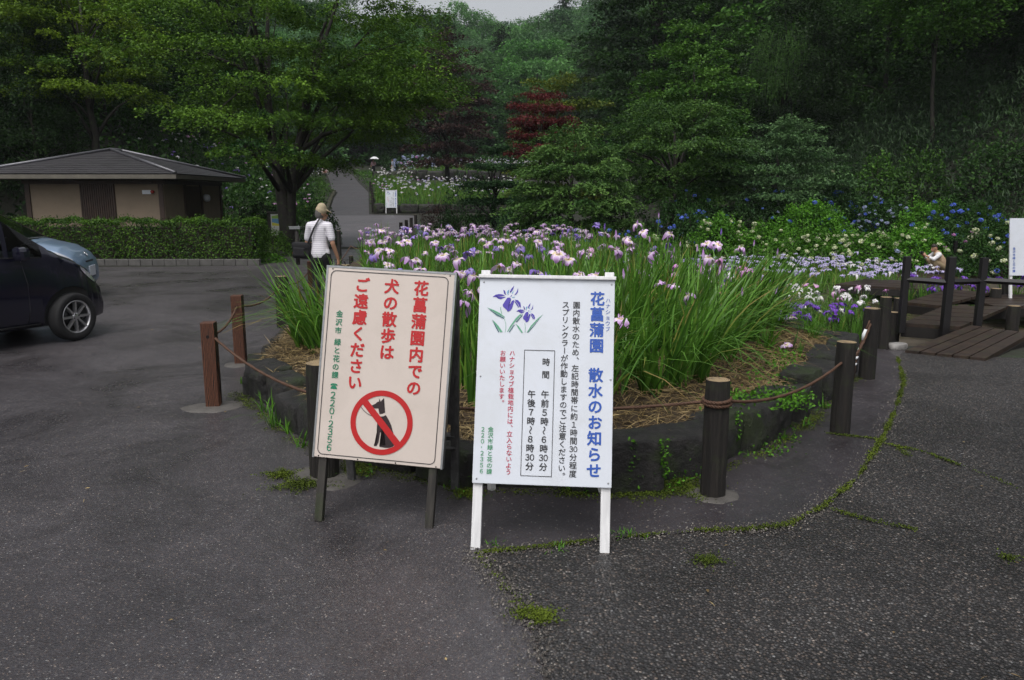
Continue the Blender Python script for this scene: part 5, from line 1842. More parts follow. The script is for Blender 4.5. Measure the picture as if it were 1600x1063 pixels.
# ---- no dogs sign
def dog_sign():
    root = thing('no_dogs_sign', 'large cream A-frame sign with red text and a crossed out dog', 'sign')
    root.matrix_world = board_matrix(-.7139, 3.748, -.1541, .2042, -.0433)
    mb = MB()
    mb.box((0, .006, .8177), (.6719, .012, .979), bevel=.003)
    mb.build('board', M_CREAM_BOARD, root)
    mb = MB()
    for s in (-1, 1):
        mb.box((s * .3385, .018, .8177), (.010, .040, .985))
    mb.box((0, .018, 1.312), (.687, .040, .010))
    mb.build('metal_edge', M_STEEL, root)
    for s in (-1, 1):
        mb = MB()
        mb.box((s * .292, .032, .66), (.042, .038, 1.33), bevel=.004)
        mb.build('leg', M_OLD_WOOD, root)
    inv = root.matrix_world.inverted()
    feet = {1: ground_at(711, 768), -1: ground_at(550, 752)}
    tops = {}
    for s in (-1, 1):
        top = Vector((s * .325, .052, 1.285)); foot = inv @ feet[s]
        tops[s] = (top, foot)
        mb = MB()
        d = (foot - top)
        zz = d.normalized(); xx = Vector((1, 0, 0)); xx = (xx - zz * xx.dot(zz)).normalized(); yy = zz.cross(xx)
        M = Matrix((xx, yy, zz)).transposed()
        mb.box((top + foot) / 2, (.045, .030, d.length), rot=M, bevel=.004)
        mb.build('rear_leg', M_GREY_WOOD, root)
    mb = MB()
    for t in (.12, .72):
        a = tops[-1][0].lerp(tops[-1][1], t); b = tops[1][0].lerp(tops[1][1], t)
        mb.tube([a, b], .022, 4, smooth=False)
    mb.build('rear_rail', M_GREY_WOOD, root)
    mb = MB()
    a, b = tops[-1][0].lerp(tops[-1][1], .05), tops[1][0].lerp(tops[1][1], .05)
    c, d = tops[1][0].lerp(tops[1][1], .66), tops[-1][0].lerp(tops[-1][1], .66)
    off = Vector((0, -.022, 0))
    mb.add([a + off, b + off, c + off, d + off, a + off * 1.5, b + off * 1.5, c + off * 1.5, d + off * 1.5], [(0, 1, 2, 3), (7, 6, 5, 4), (0, 4, 5, 1), (1, 5, 6, 2), (2, 6, 7, 3), (3, 7, 4, 0)])
    mb.build('rear_board', M_GREY_WOOD, root)
    mb = MB()
    for s, tt in ((1, .78), (-1, .78)):
        a = Vector((s * .292, .05, .42)); b = tops[s][0].lerp(tops[s][1], tt)
        mb.tube([a, b], .012, 4, smooth=False)
    mb.build('spreader', M_GREY_WOOD, root)
    # printed border
    mb = MB()
    o_ = round_rect(-.3185, .3045, .3435, 1.2935, .030)
    i_ = round_rect(-.3145, .3005, .3475, 1.2895, .026)
    n = len(o_)
    mb.add([(u, -.0022, e) for u, e in o_] + [(u, -.0022, e) for u, e in i_], [[k, (k + 1) % n, n + (k + 1) % n, n + k] for k in range(n)])
    mb.build('border_line', M_BLACK_INK, root)
    for a in (('花菖蒲園内での', .1655, 1.270, .680), ('犬の散歩は', .0105, 1.270, .850), ('ご遠慮ください', -.1460, 1.268, .684)):
        mb = MB(); column(mb, *a, .0790, .032); mb.build('request_text', M_RED, root)
    mb = MB()
    column(mb, '金沢市', -.2555, 1.092, .963, .0370, .018)
    column(mb, '緑と花の課', -.2545, .946, .734, .0370, .018)
    # telephone: drawn, then the number
    tu, te = -.2560, .697
    poly_print(mb, [(tu - .019, te + .004), (tu - .017, te + .011), (tu - .008, te + .0145), (tu + .008, te + .0145), (tu + .017, te + .011), (tu + .019, te + .004), (tu + .011, te + .003), (tu + .009, te + .007), (tu - .009, te + .007), (tu - .011, te + .003)])
    poly_print(mb, [(tu - .008, te + .005), (tu + .008, te + .005), (tu + .010, te + .001), (tu + .017, te - .008), (tu + .017, te - .014), (tu - .017, te - .014), (tu - .017, te - .008), (tu - .010, te + .001)])
    e = .672
    for ch in '220-2356':
        h = .0405 if ch != '-' else .026
        e -= h
        if ch == '-':
            stroke(mb, [(-.2565, e + h / 2 - .008), (-.2565, e + h / 2 + .008)], .004)
        else:
            put_char(mb, ch, -.2565, e + h / 2, .046, .012)
    mb.build('office_text', M_GREEN_INK, root)
    # prohibition mark: dog first, ring and bar over it
    mb = MB()
    poly_print(mb, [(-.0490,.6145),(-.0281,.6255),(-.0193,.6355),(-.0099,.6381),(-.0116,.6545),(-.0012,.6388),(.0144,.6585),(.0153,.6236),(.0259,.5858),(.0120,.5784),(-.0030,.5749),(-.0110,.6030),(-.0319,.6019),(-.0437,.6058)])
    poly_print(mb, [(-.0001,.5626),(.0169,.5648),(.0307,.5726),(.0486,.5491),(.0641,.5210),(.0740,.4925),(.0900,.4572),(.0923,.4281),(.0781,.4158),(.0616,.4088),(.0408,.4073),(.0101,.4096),(.0088,.4161),(.0417,.4198),(.0349,.4339),(.0183,.4508),(.0168,.4599),(.0261,.4718),(.0080,.4838),(.0050,.4497),(.0027,.4310),(-.0054,.4126),(-.0187,.4114),(-.0200,.4180),(-.0083,.4245),(-.0037,.4489),(-.0057,.4929),(-.0116,.5292),(-.0120,.5439)])
    stroke(mb, [(-.1038, .6033), (-.0883, .5873), (-.0679, .5723), (-.0461, .5631), (-.0287, .5609)], .0028)
    mb.build('dog_drawing', M_DOG_INK, root)
    mb = MB()
    cu, ce, r1, r0 = .0108, .5322, .164, .136
    n = 64
    V = [(cu + r * math.cos(2 * PI * k / n), -.0030, ce + r * math.sin(2 * PI * k / n)) for r in (r1, r0) for k in range(n)]
    mb.add(V, [[k, (k + 1) % n, n + (k + 1) % n, n + k] for k in range(n)])
    stroke(mb, [(cu - .1005, ce + .1045), (cu + .0975, ce - .1060)], .034, -.0027)
    mb.build('prohibition_ring', M_RING, root)
    mb = MB()
    for u, e in ((-.31, 1.30), (.31, 1.30), (-.31, .335), (.31, .335), (-.1, .335), (.1, .335)):
        mb.lathe([(.004, 0), (.0035, .0015), (.001, .002)], 8, (u, -.0005, e), Matrix.Rotation(PI / 2, 3, 'X'))
    mb.build('screws', M_OLD_WOOD, root)
    return root
DS = dog_sign()

def rebase(src, M, label):
    o = dup(src, (0, 0, 0), label=label)
    o.matrix_world = M
    return o
def moved(x, y, z, yaw, lean):
    M = board_matrix(x, y, yaw, lean, 0)
    M.translation.z = z
    return M
p = on(612, 45.6, .03)
rebase(WN, moved(p[0], p[1], p[2], 0.05, .20), 'small far white notice on the path in front of the stone walled iris terrace')
p = on(495.5, 84, 0)
rebase(WN, moved(p[0], p[1], p[2] + .1, .1, .12), 'far white notice half hidden by flowers at the top of the left bank')
p = on(509, 84, 0)
rebase(DS, moved(p[0] + .1, p[1], p[2] - .1, .1, .12), 'far cream sign with red text at the top of the left bank')

# notice at the right edge of the view: only its left strip is known
def side_notice():
    a = depth_at(1583.5, 386, 13.4)
    root = thing('notice_board', 'white notice with a blue column of characters at the edge of the boardwalk garden', 'notice board')
    root.matrix_world = moved(a.x + .325, 13.35, -.08, 0.02, .16)
    mb = MB(); mb.box((0, .006, .90), (.66, .012, .98), bevel=.003); mb.build('board', M_WHITE_BOARD, root)
    for s in (-1, 1):
        mb = MB(); mb.box((s * .29, .034, .68), (.046, .034, 1.38), bevel=.004); mb.build('leg', M_WHITE_WOOD, root)
    mb = MB(); column(mb, '金沢市緑と花の課', -.255, .90, .46, .050, .012)
    mb.build('office_text', M_BLUE_INK, root)
side_notice()

# ------------------------------------------------------------------ posts and ropes
M_LOG = wood('dark log post', (.0025, .002, .0018), (.020, .016, .013), .8, (40, 40, 2.6), .03, mossy=.25)
M_LOG_TOP, nt, b_, o_ = new_mat('sawn log end')
v = coords(nt)
w_ = N(nt, 'ShaderNodeTexWave', wave_type='RINGS', rings_direction='Z', Scale=28.0, Distortion=3.0, Detail=2.0)
nt.links.new(v, w_.inputs['Vector'])
c = ramp(nt, w_.outputs['Fac'], [(.2, (.16, .11, .06)), (.8, (.36, .27, .15))])
c = mixc(nt, ramp(nt, noise(nt, v, 14, 4), [(.46, 0), (.66, .8)]), c, (.06, .043, .028))
nt.links.new(c, b_.inputs['Base Color'])
b_.inputs['Roughness'].default_value = .7
M_REDPOST, nt, b_, o_ = new_mat('red brown grained timber')
v = coords(nt)
mp = N(nt, 'ShaderNodeMapping'); mp.inputs['Scale'].default_value = (9, 9, 2.2)
nt.links.new(v, mp.inputs['Vector'])
w_ = N(nt, 'ShaderNodeTexWave', wave_type='BANDS', bands_direction='X', Scale=3.4, Distortion=7.0, Detail=3.0)
nt.links.new(mp.outputs[0], w_.inputs['Vector'])
c = ramp(nt, w_.outputs['Fac'], [(.1, (.010, .004, .003)), (.45, (.070, .025, .013)), (.85, (.14, .052, .026))])
nt.links.new(c, b_.inputs['Base Color'])
b_.inputs['Roughness'].default_value = .55
bump(nt, b_, w_.outputs['Fac'], .5, .004)
M_CONC = plain('wet concrete', (.078, .072, .066), .6, .3, 7, bumps=.004)
M_ROPE = plain('brown rope', (.075, .036, .020), .75, .35, 60)

def footing(root, rad, seed, z=.006, h=.022):
    rr = random.Random(seed)
    mb = MB()
    n = 22
    ph = [rr.uniform(0, 6.28) for _ in range(3)]
    V, F_ = [], []
    for r_, zz in ((1.0, -z), (.94, h * .35), (.55, h), (.0, h * 1.1)):
        for k in range(n):
            a = 2 * PI * k / n
            q = rad * r_ * (1 + .16 * math.sin(2 * a + ph[0]) + .10 * math.sin(3 * a + ph[1]) + .05 * math.sin(7 * a + ph[2]))
            V.append((q * math.cos(a), q * math.sin(a) * .9, zz))
    for i in range(3):
        for k in range(n):
            F_.append([i * n + k, i * n + (k + 1) % n, (i + 1) * n + (k + 1) % n, (i + 1) * n + k])
    mb.add(V, F_, 0, True)
    return mb.build('footing', M_CONC, root)

def log_post(label, loc, h, r, seed, foot=None, hole=True, group=None, name='log_post', lean=(0, 0)):
    root = thing(name, label, 'post', loc, 0, group)
    root.rotation_euler = (lean[0], lean[1], seed * 1.3)
    rr = random.Random(seed)
    mb = MB()
    n, rows = 40, 12
    ph = [rr.uniform(0, 6.28) for _ in range(5)]
    ridge = [rr.uniform(-.045, .03) for _ in range(n)]
    V, F_ = [], []
    for i in range(rows):
        z = -.08 + (h + .08) * i / (rows - 1)
        for k in range(n):
            a = 2 * PI * k / n
            q = r * (1.03 - .05 * i / rows) * (1 + .022 * math.sin(2 * a + ph[0]) + .018 * math.sin(5 * a + ph[1]) + .014 * math.sin(9 * a + ph[2] + z * 3) + .012 * math.sin(z * 14 + ph[3]) + (ridge[k] + rr.uniform(-.012, .012) if i < rows - 1 else 0))
            if i == rows - 1: q *= .96
            V.append((q * math.cos(a), q * math.sin(a), z - (.006 if i < rows - 1 else 0)))
    for i in range(rows - 1):
        for k in range(n):
            F_.append([i * n + k, i * n + (k + 1) % n, (i + 1) * n + (k + 1) % n, (i + 1) * n + k])
    mb.add(V, F_, 0, True)
    mb.build('shaft', M_LOG, root)
    mb = MB()
    top = [V[(rows - 1) * n + k] for k in range(n)]
    mb.add(top + [(0, 0, h + .004)], [[k, (k + 1) % n, n] for k in range(n)])
    mb.build('sawn_top', M_LOG_TOP, root)
    if foot:
        footing(root, foot, seed)
    return root

def square_post(label, loc, h, w, yaw, seed, foot=None):
    root = thing('square_post', label, 'post', loc, yaw)
    mb = MB()
    mb.box((0, 0, h / 2 - .04), (w, w, h + .08), bevel=.006)
    mb.build('shaft', M_REDPOST, root)
    mb = MB()
    for s in (-1, 1):
        mb.lathe([(.013, 0), (.013, .002)], 10, (0, s * (w / 2 - .0), h - .11), Matrix.Rotation(-s * PI / 2, 3, 'X'))
    mb.build('rope_hole', plain('drilled hole', (.004, .003, .003), .9), root)
    if foot:
        footing(root, foot, seed)
    return root

P1 = ground_at(335, 637); P2 = ground_at(377, 570); P3 = ground_at(444, 512); P4 = ground_at(489, 480)
square_post('red brown square post on pale concrete at the outer corner of the rope fence', P1, .69, .105, .12, 1, .22)
square_post('red brown square post second in line behind the corner post', P2, .70, .105, .1, 2, .17)
log_post('weathered round post with pale top beside the leaf clump, third along the left rope', P3, .66, .085, 3, None)
square_post('red brown square post nearest to the walking man', P4, .70, .10, .1, 4)
P5 = Vector((-1.12, 4.47, 0)); P6 = ground_at(1113, 777); P7 = ground_at(1312, 677); P8 = ground_at(1354, 593); P9 = ground_at(1378, 546)
log_post('thick dark log post half hidden behind the dog sign', P5, .70, .085, 5, .24)
log_post('dark log post with a rope tied round it, standing right of the white notice', P6, .675, .066, 6, .17)
log_post('dark log post with pale sawn top at the right bend of the bed', P7, .66, .066, 7)
log_post('log post with a white taped rope end hanging on its side', P8, .66, .072, 8)
log_post('log post beside the start of the boardwalk, behind the taped one', P9, .58, .062, 9)
# thin posts along the far left side of the bed and the path
FAR = [(549, 417, 400, .055), (571, 418, 393, .07), (588, 408, 383, .07), (599, 402, 378, .06), (607, 398, 374, .05)]
fp = []
for k, (px, pb, pt, r) in enumerate(FAR):
    g = ground_at(px, pb); t = depth_at(px, pt, g.y)
    fp.append(g)
    log_post('dark round post in the far row of the rope fence beyond the walking man', g, t.z, r, 20 + k, group='far rope fence posts')
g = ground_at(531, 412)
log_post('slim brown post standing alone on the asphalt beside the walking man', g, .82, .05, 30)
for k, (x, y) in enumerate([(-4.35, 31), (-4.4, 33), (-4.45, 35), (-4.5, 37)]):
    log_post('short dark post in front of the reddish shrub at the path side', (x, y, float(terr(x, y))), .55, .07, 40 + k, group='posts before the reddish shrub')
for k, y in enumerate([46.4, 47.8, 49.4, 51.2, 53.2, 55.5, 58, 61]):
    x = float(np.interp(y, [45, 55, 60, 70], [-8.1, -9.9, -10.8, -13.4])) + .25
    log_post('short dark post edging the right side of the rising path', (x, y, float(terr(x, y))), .75, .09, 50 + k, group='posts along the rising path')

def rope(label, a, b, sag, r=.011, strands=True, loops=()):
    mb = MB()
    a, b = Vector(a), Vector(b)
    L = (b - a).length
    n = max(12, int(L / .02))
    cen = []
    for i in range(n + 1):
        t = i / n
        p = a.lerp(b, t); p.z -= sag * 4 * t * (1 - t)
        cen.append(p)
    def twist(cen):
        if not strands:
            mb.tube(cen, r, 6); return
        for s in range(3):
            pts = []
            acc = 0
            for i, p in enumerate(cen):
                t = (cen[min(i + 1, len(cen) - 1)] - cen[max(0, i - 1)]).normalized()
                if i: acc += (p - cen[i - 1]).length
                u = t.orthogonal().normalized() if abs(t.z) > .9 else Vector((0, 0, 1)).cross(t).normalized()
                w = t.cross(u)
                an = acc / (.055) * 2 * PI + s * 2 * PI / 3
                pts.append(p + (u * math.cos(an) + w * math.sin(an)) * r * .5)
            mb.tube(pts, r * .58, 5)
    twist(cen)
    for c, rad, z, k in loops:
        for q in range(k):
            pts = [Vector((c[0] + rad * math.cos(2 * PI * i / 40), c[1] + rad * math.sin(2 * PI * i / 40), z + q * r * 1.7 + .006 * math.sin(2 * PI * i / 40 + q))) for i in range(41)]
            twist(pts)
    o = mb.build('rope', M_ROPE)
    tag(o, label, 'rope')
    return o
def at(p, z): return Vector((p[0], p[1], z))
rope('brown rope sloping from the corner post down to the dark log behind the dog sign', at(P1, .575) + Vector((.03, 0, 0)), at(P5, .50) + Vector((-.06, .05, 0)), .06)
rope('brown rope between the two front red brown posts', at(P1, .585), at(P2, .60), .07)
rope('brown rope between the second red brown post and the weathered round post', at(P2, .60), at(P3, .57), .10)
rope('brown rope between the weathered round post and the post near the walking man', at(P3, .57), at(P4, .60), .10)
rope('brown rope from the post near the walking man to the far fence row', at(P4, .60), at(fp[0], .5), .2, strands=False)
for k in range(len(fp) - 1):
    tag(rope('', at(fp[k], .5), at(fp[k + 1], .5), .06, strands=False), 'short brown rope between dark posts of the far fence row', 'rope', 'far fence ropes')
rope('brown rope passing behind the white notice to the front log post', at(P5, .50) + Vector((.06, .02, 0)), at(P6, .545) + Vector((-.07, .02, 0)), .07, loops=[(P6, .072, .545, 2)])
rope('brown rope sagging from the front log post to the pale topped post', at(P6, .55) + Vector((.07, .01, 0)), at(P7, .52) + Vector((-.04, -.04, 0)), .085)
rope('brown rope between the pale topped post and the taped post', at(P7, .53), at(P8, .54), .10)

# white tape wound on a loose rope end
M_TAPE = plain('white plastic tape', (.72, .74, .76), .4, .08, 20)
mb = MB()
a = P8 + Vector((-.10, -.075, 0))
rt_ = thing('taped_rope_end', 'loose rope end wound with torn white tape on a log post', 'rope', (a.x, a.y, 0))
mb.tube([(.05, 0, .56), (.03, 0, .50), (0, 0, .40), (-.035, 0, .26), (-.05, 0, .14), (-.05, 0, .03)], .008, 6)
mb.build('rope_strand', M_ROPE, rt_)
mb = MB()
for (x, z, s, l) in [(.012, .43, .022, .10), (-.022, .30, .014, .03), (-.040, .22, .013, .025), (-.047, .16, .012, .02)]:
    mb.tube([(x + .01, 0, z + l / 2), (x, 0, z), (x - .01, -.004, z - l / 2)], [s * .6, s, s * .7], 7)
mb.tube([(-.05, 0, .13), (-.05, 0, .03)], .007, 5)
mb.build('tape', M_TAPE, rt_)

# ash stand post and information board at the tree
M_DARKMETAL = plain('dark painted metal', (.03, .03, .032), .45, .2, 20)
g = ground_at(466, 414)
t = thing('ash_stand', 'dark post with a small grey metal box on top at the end of the hedge', 'ash stand', g)
mb = MB(); mb.tube([(0, 0, -.02), (.0, 0, .84)], .05, 12); mb.build('post', M_LOG, t)
mb = MB(); mb.box((-.03, 0, .90), (.26, .14, .055), bevel=.006); mb.box((-.03, 0, .935), (.28, .16, .014), bevel=.003); mb.build('tray', M_STEEL, t)
mb = MB(); mb.tube([(.05, 0, .94), (.05, 0, .975)], .008, 8); mb.build('knob', M_STEEL, t)

M_MAP = {k: ink('map ' + k, c) for k, c in dict(paper=(.55, .56, .52), green=(.20, .36, .06), blue=(.10, .25, .42), yellow=(.52, .50, .06), grey=(.35, .36, .36)).items()}
p = on(443, 26.3, 0)
t = thing('information_board', 'brown framed map board half hidden behind the cherry trunk', 'information board', p, .05)
for s in (-1, 1):
    mb = MB(); mb.box((s * .42, 0, .56), (.09, .09, 1.2), bevel=.006); mb.build('post', M_GREY_WOOD if 0 else M_OLD_WOOD, t)
mb = MB(); mb.box((0, 0, 1.12), (.98, .14, .045), bevel=.005); mb.box((0, 0, .33), (.76, .06, .05)); mb.build('rail', M_OLD_WOOD, t)
mb = MB(); mb.box((0, -.01, .72), (.72, .03, .70)); pan = mb.build('panel', M_MAP['paper'], t)
def map_print(kind_, pts):
    mb = MB(); poly_print(mb, pts, -.028); mb.build('map_drawing', M_MAP[kind_], t)
map_print('green', [(-.33, .92), (.33, .92), (.33, 1.04), (.1, 1.02), (-.1, 1.04), (-.33, 1.0)])
map_print('blue', [(-.33, .80), (-.05, .74), (.33, .76), (.33, .915), (-.33, .915)])
map_print('yellow', [(-.33, .69), (.33, .66), (.33, .755), (-.05, .735), (-.33, .795)])
mb = MB()
for k in range(7):
    stroke(mb, [(-.30, .62 - k * .035), (.30 - (k % 3) * .05, .62 - k * .035)], .008, -.028)
mb.build('text_lines', M_MAP['grey'], t)
bpy.data.objects.remove(font_ob)
# ------------------------------------------------------------------ cars
def paint(name, col, rough=.22, metal=.0):
    m, nt, b, o = new_mat(name)
    b.inputs['Base Color'].default_value = (*col, 1)
    b.inputs['Roughness'].default_value = rough
    b.inputs['Metallic'].default_value = metal
    b.inputs['Coat Weight'].default_value = .6
    b.inputs['Coat Roughness'].default_value = .06
    v = coords(nt)
    f = noise(nt, v, 5, 5, .6)
    c = ramp(nt, f, [(.3, [x * .88 for x in col]), (.7, [min(1, x * 1.1) for x in col])])
    nt.links.new(c, b.inputs['Base Color'])
    vo = N(nt, 'ShaderNodeTexVoronoi', Scale=90.0)
    nt.links.new(v, vo.inputs['Vector'])
    bump(nt, b, ramp(nt, vo.outputs['Distance'], [(.0, 1), (.25, 0)]), .12, .001)
    return m
M_NAVY = paint('dark navy car paint', (.006, .006, .016), .2)
M_LBLUE = paint('pale blue metallic car paint', (.20, .29, .42), .28, .35)
M_TYRE = plain('black tyre rubber', (.010, .010, .011), .75, .3, 40, bumps=.002)
M_ALLOY = plain('silver alloy', (.55, .55, .57), .28, .08, 20, metal=.85)
M_BLACKPL = plain('black plastic', (.010, .010, .011), .45, .2, 20)
M_SEAT = plain('grey beige seat cloth', (.16, .15, .14), .9, .2, 20)
M_CHROME = plain('bright chrome', (.7, .7, .72), .12, .05, 10, metal=1)
M_GLASS, nt, b_, o_ = new_mat('tinted car glass')
nt.nodes.remove(b_)
tr = nt.nodes.new('ShaderNodeBsdfTransparent'); tr.inputs[0].default_value = (.55, .62, .62, 1)
gl = N(nt, 'ShaderNodeBsdfGlossy', Roughness=.03)
fr = N(nt, 'ShaderNodeFresnel', IOR=1.5)
mx = nt.nodes.new('ShaderNodeMixShader')
nt.links.new(fr.outputs[0], mx.inputs[0]); nt.links.new(tr.outputs[0], mx.inputs[1]); nt.links.new(gl.outputs[0], mx.inputs[2])
nt.links.new(mx.outputs[0], o_.inputs['Surface'])
M_LAMP, nt, b_, o_ = new_mat('clear lamp lens')
b_.inputs['Base Color'].default_value = (.55, .57, .6, 1)
b_.inputs['Roughness'].default_value = .08
b_.inputs['Metallic'].default_value = .5
b_.inputs['Coat Weight'].default_value = 1
M_REDLAMP = plain('red lamp lens', (.30, .010, .012), .15, .1, 10, coat=.8)

def loft_car(spec):
    """spec rows: x, zbot, wsill, zbelt, wbelt, wtop, ztop, zcrown (half widths). -> closed bmesh with faces marked by zone."""
    xs = np.array([r[0] for r in spec]); A = np.array([r[1:] for r in spec])
    X = np.unique(np.concatenate([np.linspace(xs[0], xs[-1], 64), xs]))
    tab = np.stack([np.interp(X, xs, A[:, i]) for i in range(A.shape[1])], 1)
    for _ in range(2):      # ease the corners of the profile
        t2 = tab.copy(); t2[1:-1] = tab[1:-1] * .5 + (tab[:-2] + tab[2:]) * .25; tab = t2
    secs = []
    for i, x in enumerate(X):
        zb, ws, zbelt, wb, wt, zt, zc = tab[i]
        mid = (zb + zbelt) * .5
        prof = [(0, zb), (ws * .82, zb), (ws * .96, zb + .03), (ws, zb + .10), (max(ws, wb) + .012, mid), (wb + .008, zbelt - .06), (wb, zbelt)]
        for k in (1 / 3, 2 / 3):
            prof.append((wb + (wt - wb) * k + .012, zbelt + (zt - zbelt) * k))
        prof += [(wt, zt), (wt * .86, zt + (zc - zt) * .55), (wt * .5, zt + (zc - zt) * .9), (0, zc)]
        secs.append((x, prof))
    return X, secs, tab

def make_car(name, label, M, spec, wheels, paintm, glass, features, group=None, steer=0.0, wr=.278):
    root = thing(name, label, 'car')
    root.matrix_world = M
    X, secs, tab = loft_car(spec)
    m = len(secs[0][1])
    ring = 2 * m - 2
    bm = bmesh.new()
    rows = []
    for x, prof in secs:
        pts = prof + [(-y, z) for y, z in prof[-2:0:-1]]
        rows.append([bm.verts.new((x, y, z)) for y, z in pts])
    for i in range(len(rows) - 1):
        xm = (X[i] + X[i + 1]) / 2
        for k in range(ring):
            f = bm.faces.new((rows[i][k], rows[i][(k + 1) % ring], rows[i + 1][(k + 1) % ring], rows[i + 1][k]))
            kk = k if k < m - 1 else ring - 1 - k
            f.material_index = 0
            f.smooth = True
            side = 6 <= kk <= 8
            for gi, (zone, x0, x1) in enumerate(glass):
                if x0 <= xm <= x1 and ((zone == 'side' and side) or (zone == 'top' and kk >= 9)):
                    f.material_index = 2 + gi
    bm.faces.new(rows[0][::-1]); bm.faces.new(rows[-1])
    bmesh.ops.recalc_face_normals(bm, faces=bm.faces[:])
    me = bpy.data.meshes.new('body')
    bm.to_mesh(me); bm.free()
    names = ['body', 'wheel_arch'] + ['window'] * len(glass)
    for k in range(2 + len(glass)):
        me.materials.append(paintm if k == 0 else (M_BLACKPL if k == 1 else M_GLASS))
    ob = bpy.data.objects.new('body shell', me)
    COL.objects.link(ob)
    # wheel arches cut out of the shell
    cut = MB()
    for (wx, wy) in wheels:
        s = 1 if wy > 0 else -1
        Mr = Matrix.Rotation(PI / 2, 3, 'X')
        cut.lathe([(wr + .055, -.17), (wr + .055, .30)], 40, (wx, wy + (.30 if s > 0 else -.17) - (0 if s > 0 else 0), wr + .02), Mr, 1)
    cme = cut.mesh('arch cutter', [M_BLACKPL, M_BLACKPL])
    bmc = bmesh.new(); bmc.from_mesh(cme); bmesh.ops.recalc_face_normals(bmc, faces=bmc.faces[:]); bmc.to_mesh(cme); bmc.free()
    cob = bpy.data.objects.new('arch cutter', cme)
    COL.objects.link(cob)
    md = ob.modifiers.new('b', 'BOOLEAN'); md.operation = 'DIFFERENCE'; md.object = cob; md.solver = 'EXACT'; md.material_mode = 'INDEX'
    evaluated(ob)
    bpy.data.objects.remove(cob)
    full = ob.data
    # split by zone
    for k in range(2 + len(glass)):
      zones = [(0, 0)] if k == 0 or (k > 1 and glass[k - 2][0] == 'top') else ([(0, 1), (0, -1)] if k > 1 else [(1, 1), (1, -1), (-1, 1), (-1, -1)])
      for zx, zy in zones:
        bm = bmesh.new(); bm.from_mesh(full)
        def out(f):
            c = f.calc_center_median()
            return f.material_index != k or c.x * zx < 0 or c.y * zy < 0
        bmesh.ops.delete(bm, geom=[f for f in bm.faces if out(f)], context='FACES')
        if not bm.faces:
            bm.free(); continue
        for f in bm.faces: f.material_index = 0
        mk = bpy.data.meshes.new(names[k]); bm.to_mesh(mk); bm.free()
        mk.materials.append(paintm if k == 0 else (M_BLACKPL if k == 1 else M_GLASS))
        link(names[k], mk, root)
    bpy.data.objects.remove(ob)
    # wheels
    for (wx, wy) in wheels:
        s = 1 if wy > 0 else -1
        w = link('wheel', None, root); w.empty_display_size = .1
        w.location = (wx, wy, wr)
        w.rotation_euler = (0, 0, steer if wx > 0 else 0)
        Mr = Matrix.Rotation(-s * PI / 2, 3, 'X')
        mb = MB()
        mb.lathe([(.185, -.075), (.25, -.085), (.272, -.070), (wr, -.045), (wr, .045), (.272, .070), (.25, .083), (.20, .078), (.190, .066), (.185, -.075)], 40, (0, 0, 0), Mr, caps=False)
        mb.build('tyre', M_TYRE, w)
        mb = MB()
        mb.lathe([(.190, .068), (.194, .074), (.186, .078), (.178, .070), (.172, .03), (.168, -.07)], 40, (0, 0, 0), Mr, caps=False)
        for q in range(8):
            a = 2 * PI * q / 8
            e = Vector((math.cos(a), math.sin(a), 0)); t_ = Vector((-math.sin(a), math.cos(a), 0))
            def P(r, o_, z): return Mr @ (e * r + t_ * o_ + Vector((0, 0, z)))
            V = [P(.04, -.013, .064), P(.04, .013, .064), P(.178, .010, .072), P(.178, -.010, .072), P(.04, -.018, .03), P(.04, .018, .03), P(.176, .014, .04), P(.176, -.014, .04)]
            mb.add(V, [(0, 1, 2, 3), (0, 4, 5, 1), (1, 5, 6, 2), (2, 6, 7, 3), (3, 7, 4, 0)])
        mb.lathe([(.001, .07), (.030, .068), (.048, .062), (.05, .03)], 20, (0, 0, 0), Mr)
        mb.build('rim', M_ALLOY, w)
        mb = MB()
        mb.lathe([(.001, -.03), (.167, -.03)], 24, (0, 0, 0), Mr, caps=False); mb.lathe([(.125, -.01), (.125, .012), (.05, .012)], 24, (0, 0, 0), Mr)
        for q in range(4):
            a = 2 * PI * q / 4 + .4
            mb.lathe([(.009, .064), (.009, .07), (.001, .071)], 8, Mr @ Vector((.034 * math.cos(a), .034 * math.sin(a), 0)), Mr)
        mb.build('brake_disc', M_BLACKPL, w)
    features(root, X, tab)
    return root

def cabin(root, x_seat, x_rear, zs):
    for y in (-.33, .33):
        for xx in (x_seat, x_rear):
            mb = MB()
            mb.box((xx, y, zs), (.46, .46, .16), bevel=.05)
            mb.box((xx - .25, y, zs + .30), (.14, .44, .56), rot=(0, -.22, 0), bevel=.05)
            mb.box((xx - .33, y, zs + .66), (.10, .24, .18), rot=(0, -.15, 0), bevel=.04)
            mb.build('seat', M_SEAT, root)
def dash(root, x, z, w):
    mb = MB()
    mb.box((x, 0, z), (.36, w * 2 - .12, .22), bevel=.06)
    mb.build('dashboard', M_BLACKPL, root)
    mb = MB()
    c = Vector((x - .30, -.33, z + .07))
    pts = [c + Vector((.07 * math.cos(a) * .6, .17 * math.sin(a), .17 * math.cos(a))) for a in np.linspace(0, 2 * PI, 25)]
    mb.tube(pts, .014, 6, caps=False); mb.tube([c, Vector((x - .1, -.33, z))], .025, 8)
    mb.build('steering_wheel', M_BLACKPL, root)

def mirror(root, x, s, y, z, mat):
    mb = MB()
    mb.box((x, s * (y + .12), z + .02), (.12, .19, .15), bevel=.045)
    mb.tube([(x + .02, s * y, z - .04), (x + .01, s * (y + .08), z - .01)], .022, 8)
    mb.build('mirror', mat, root)

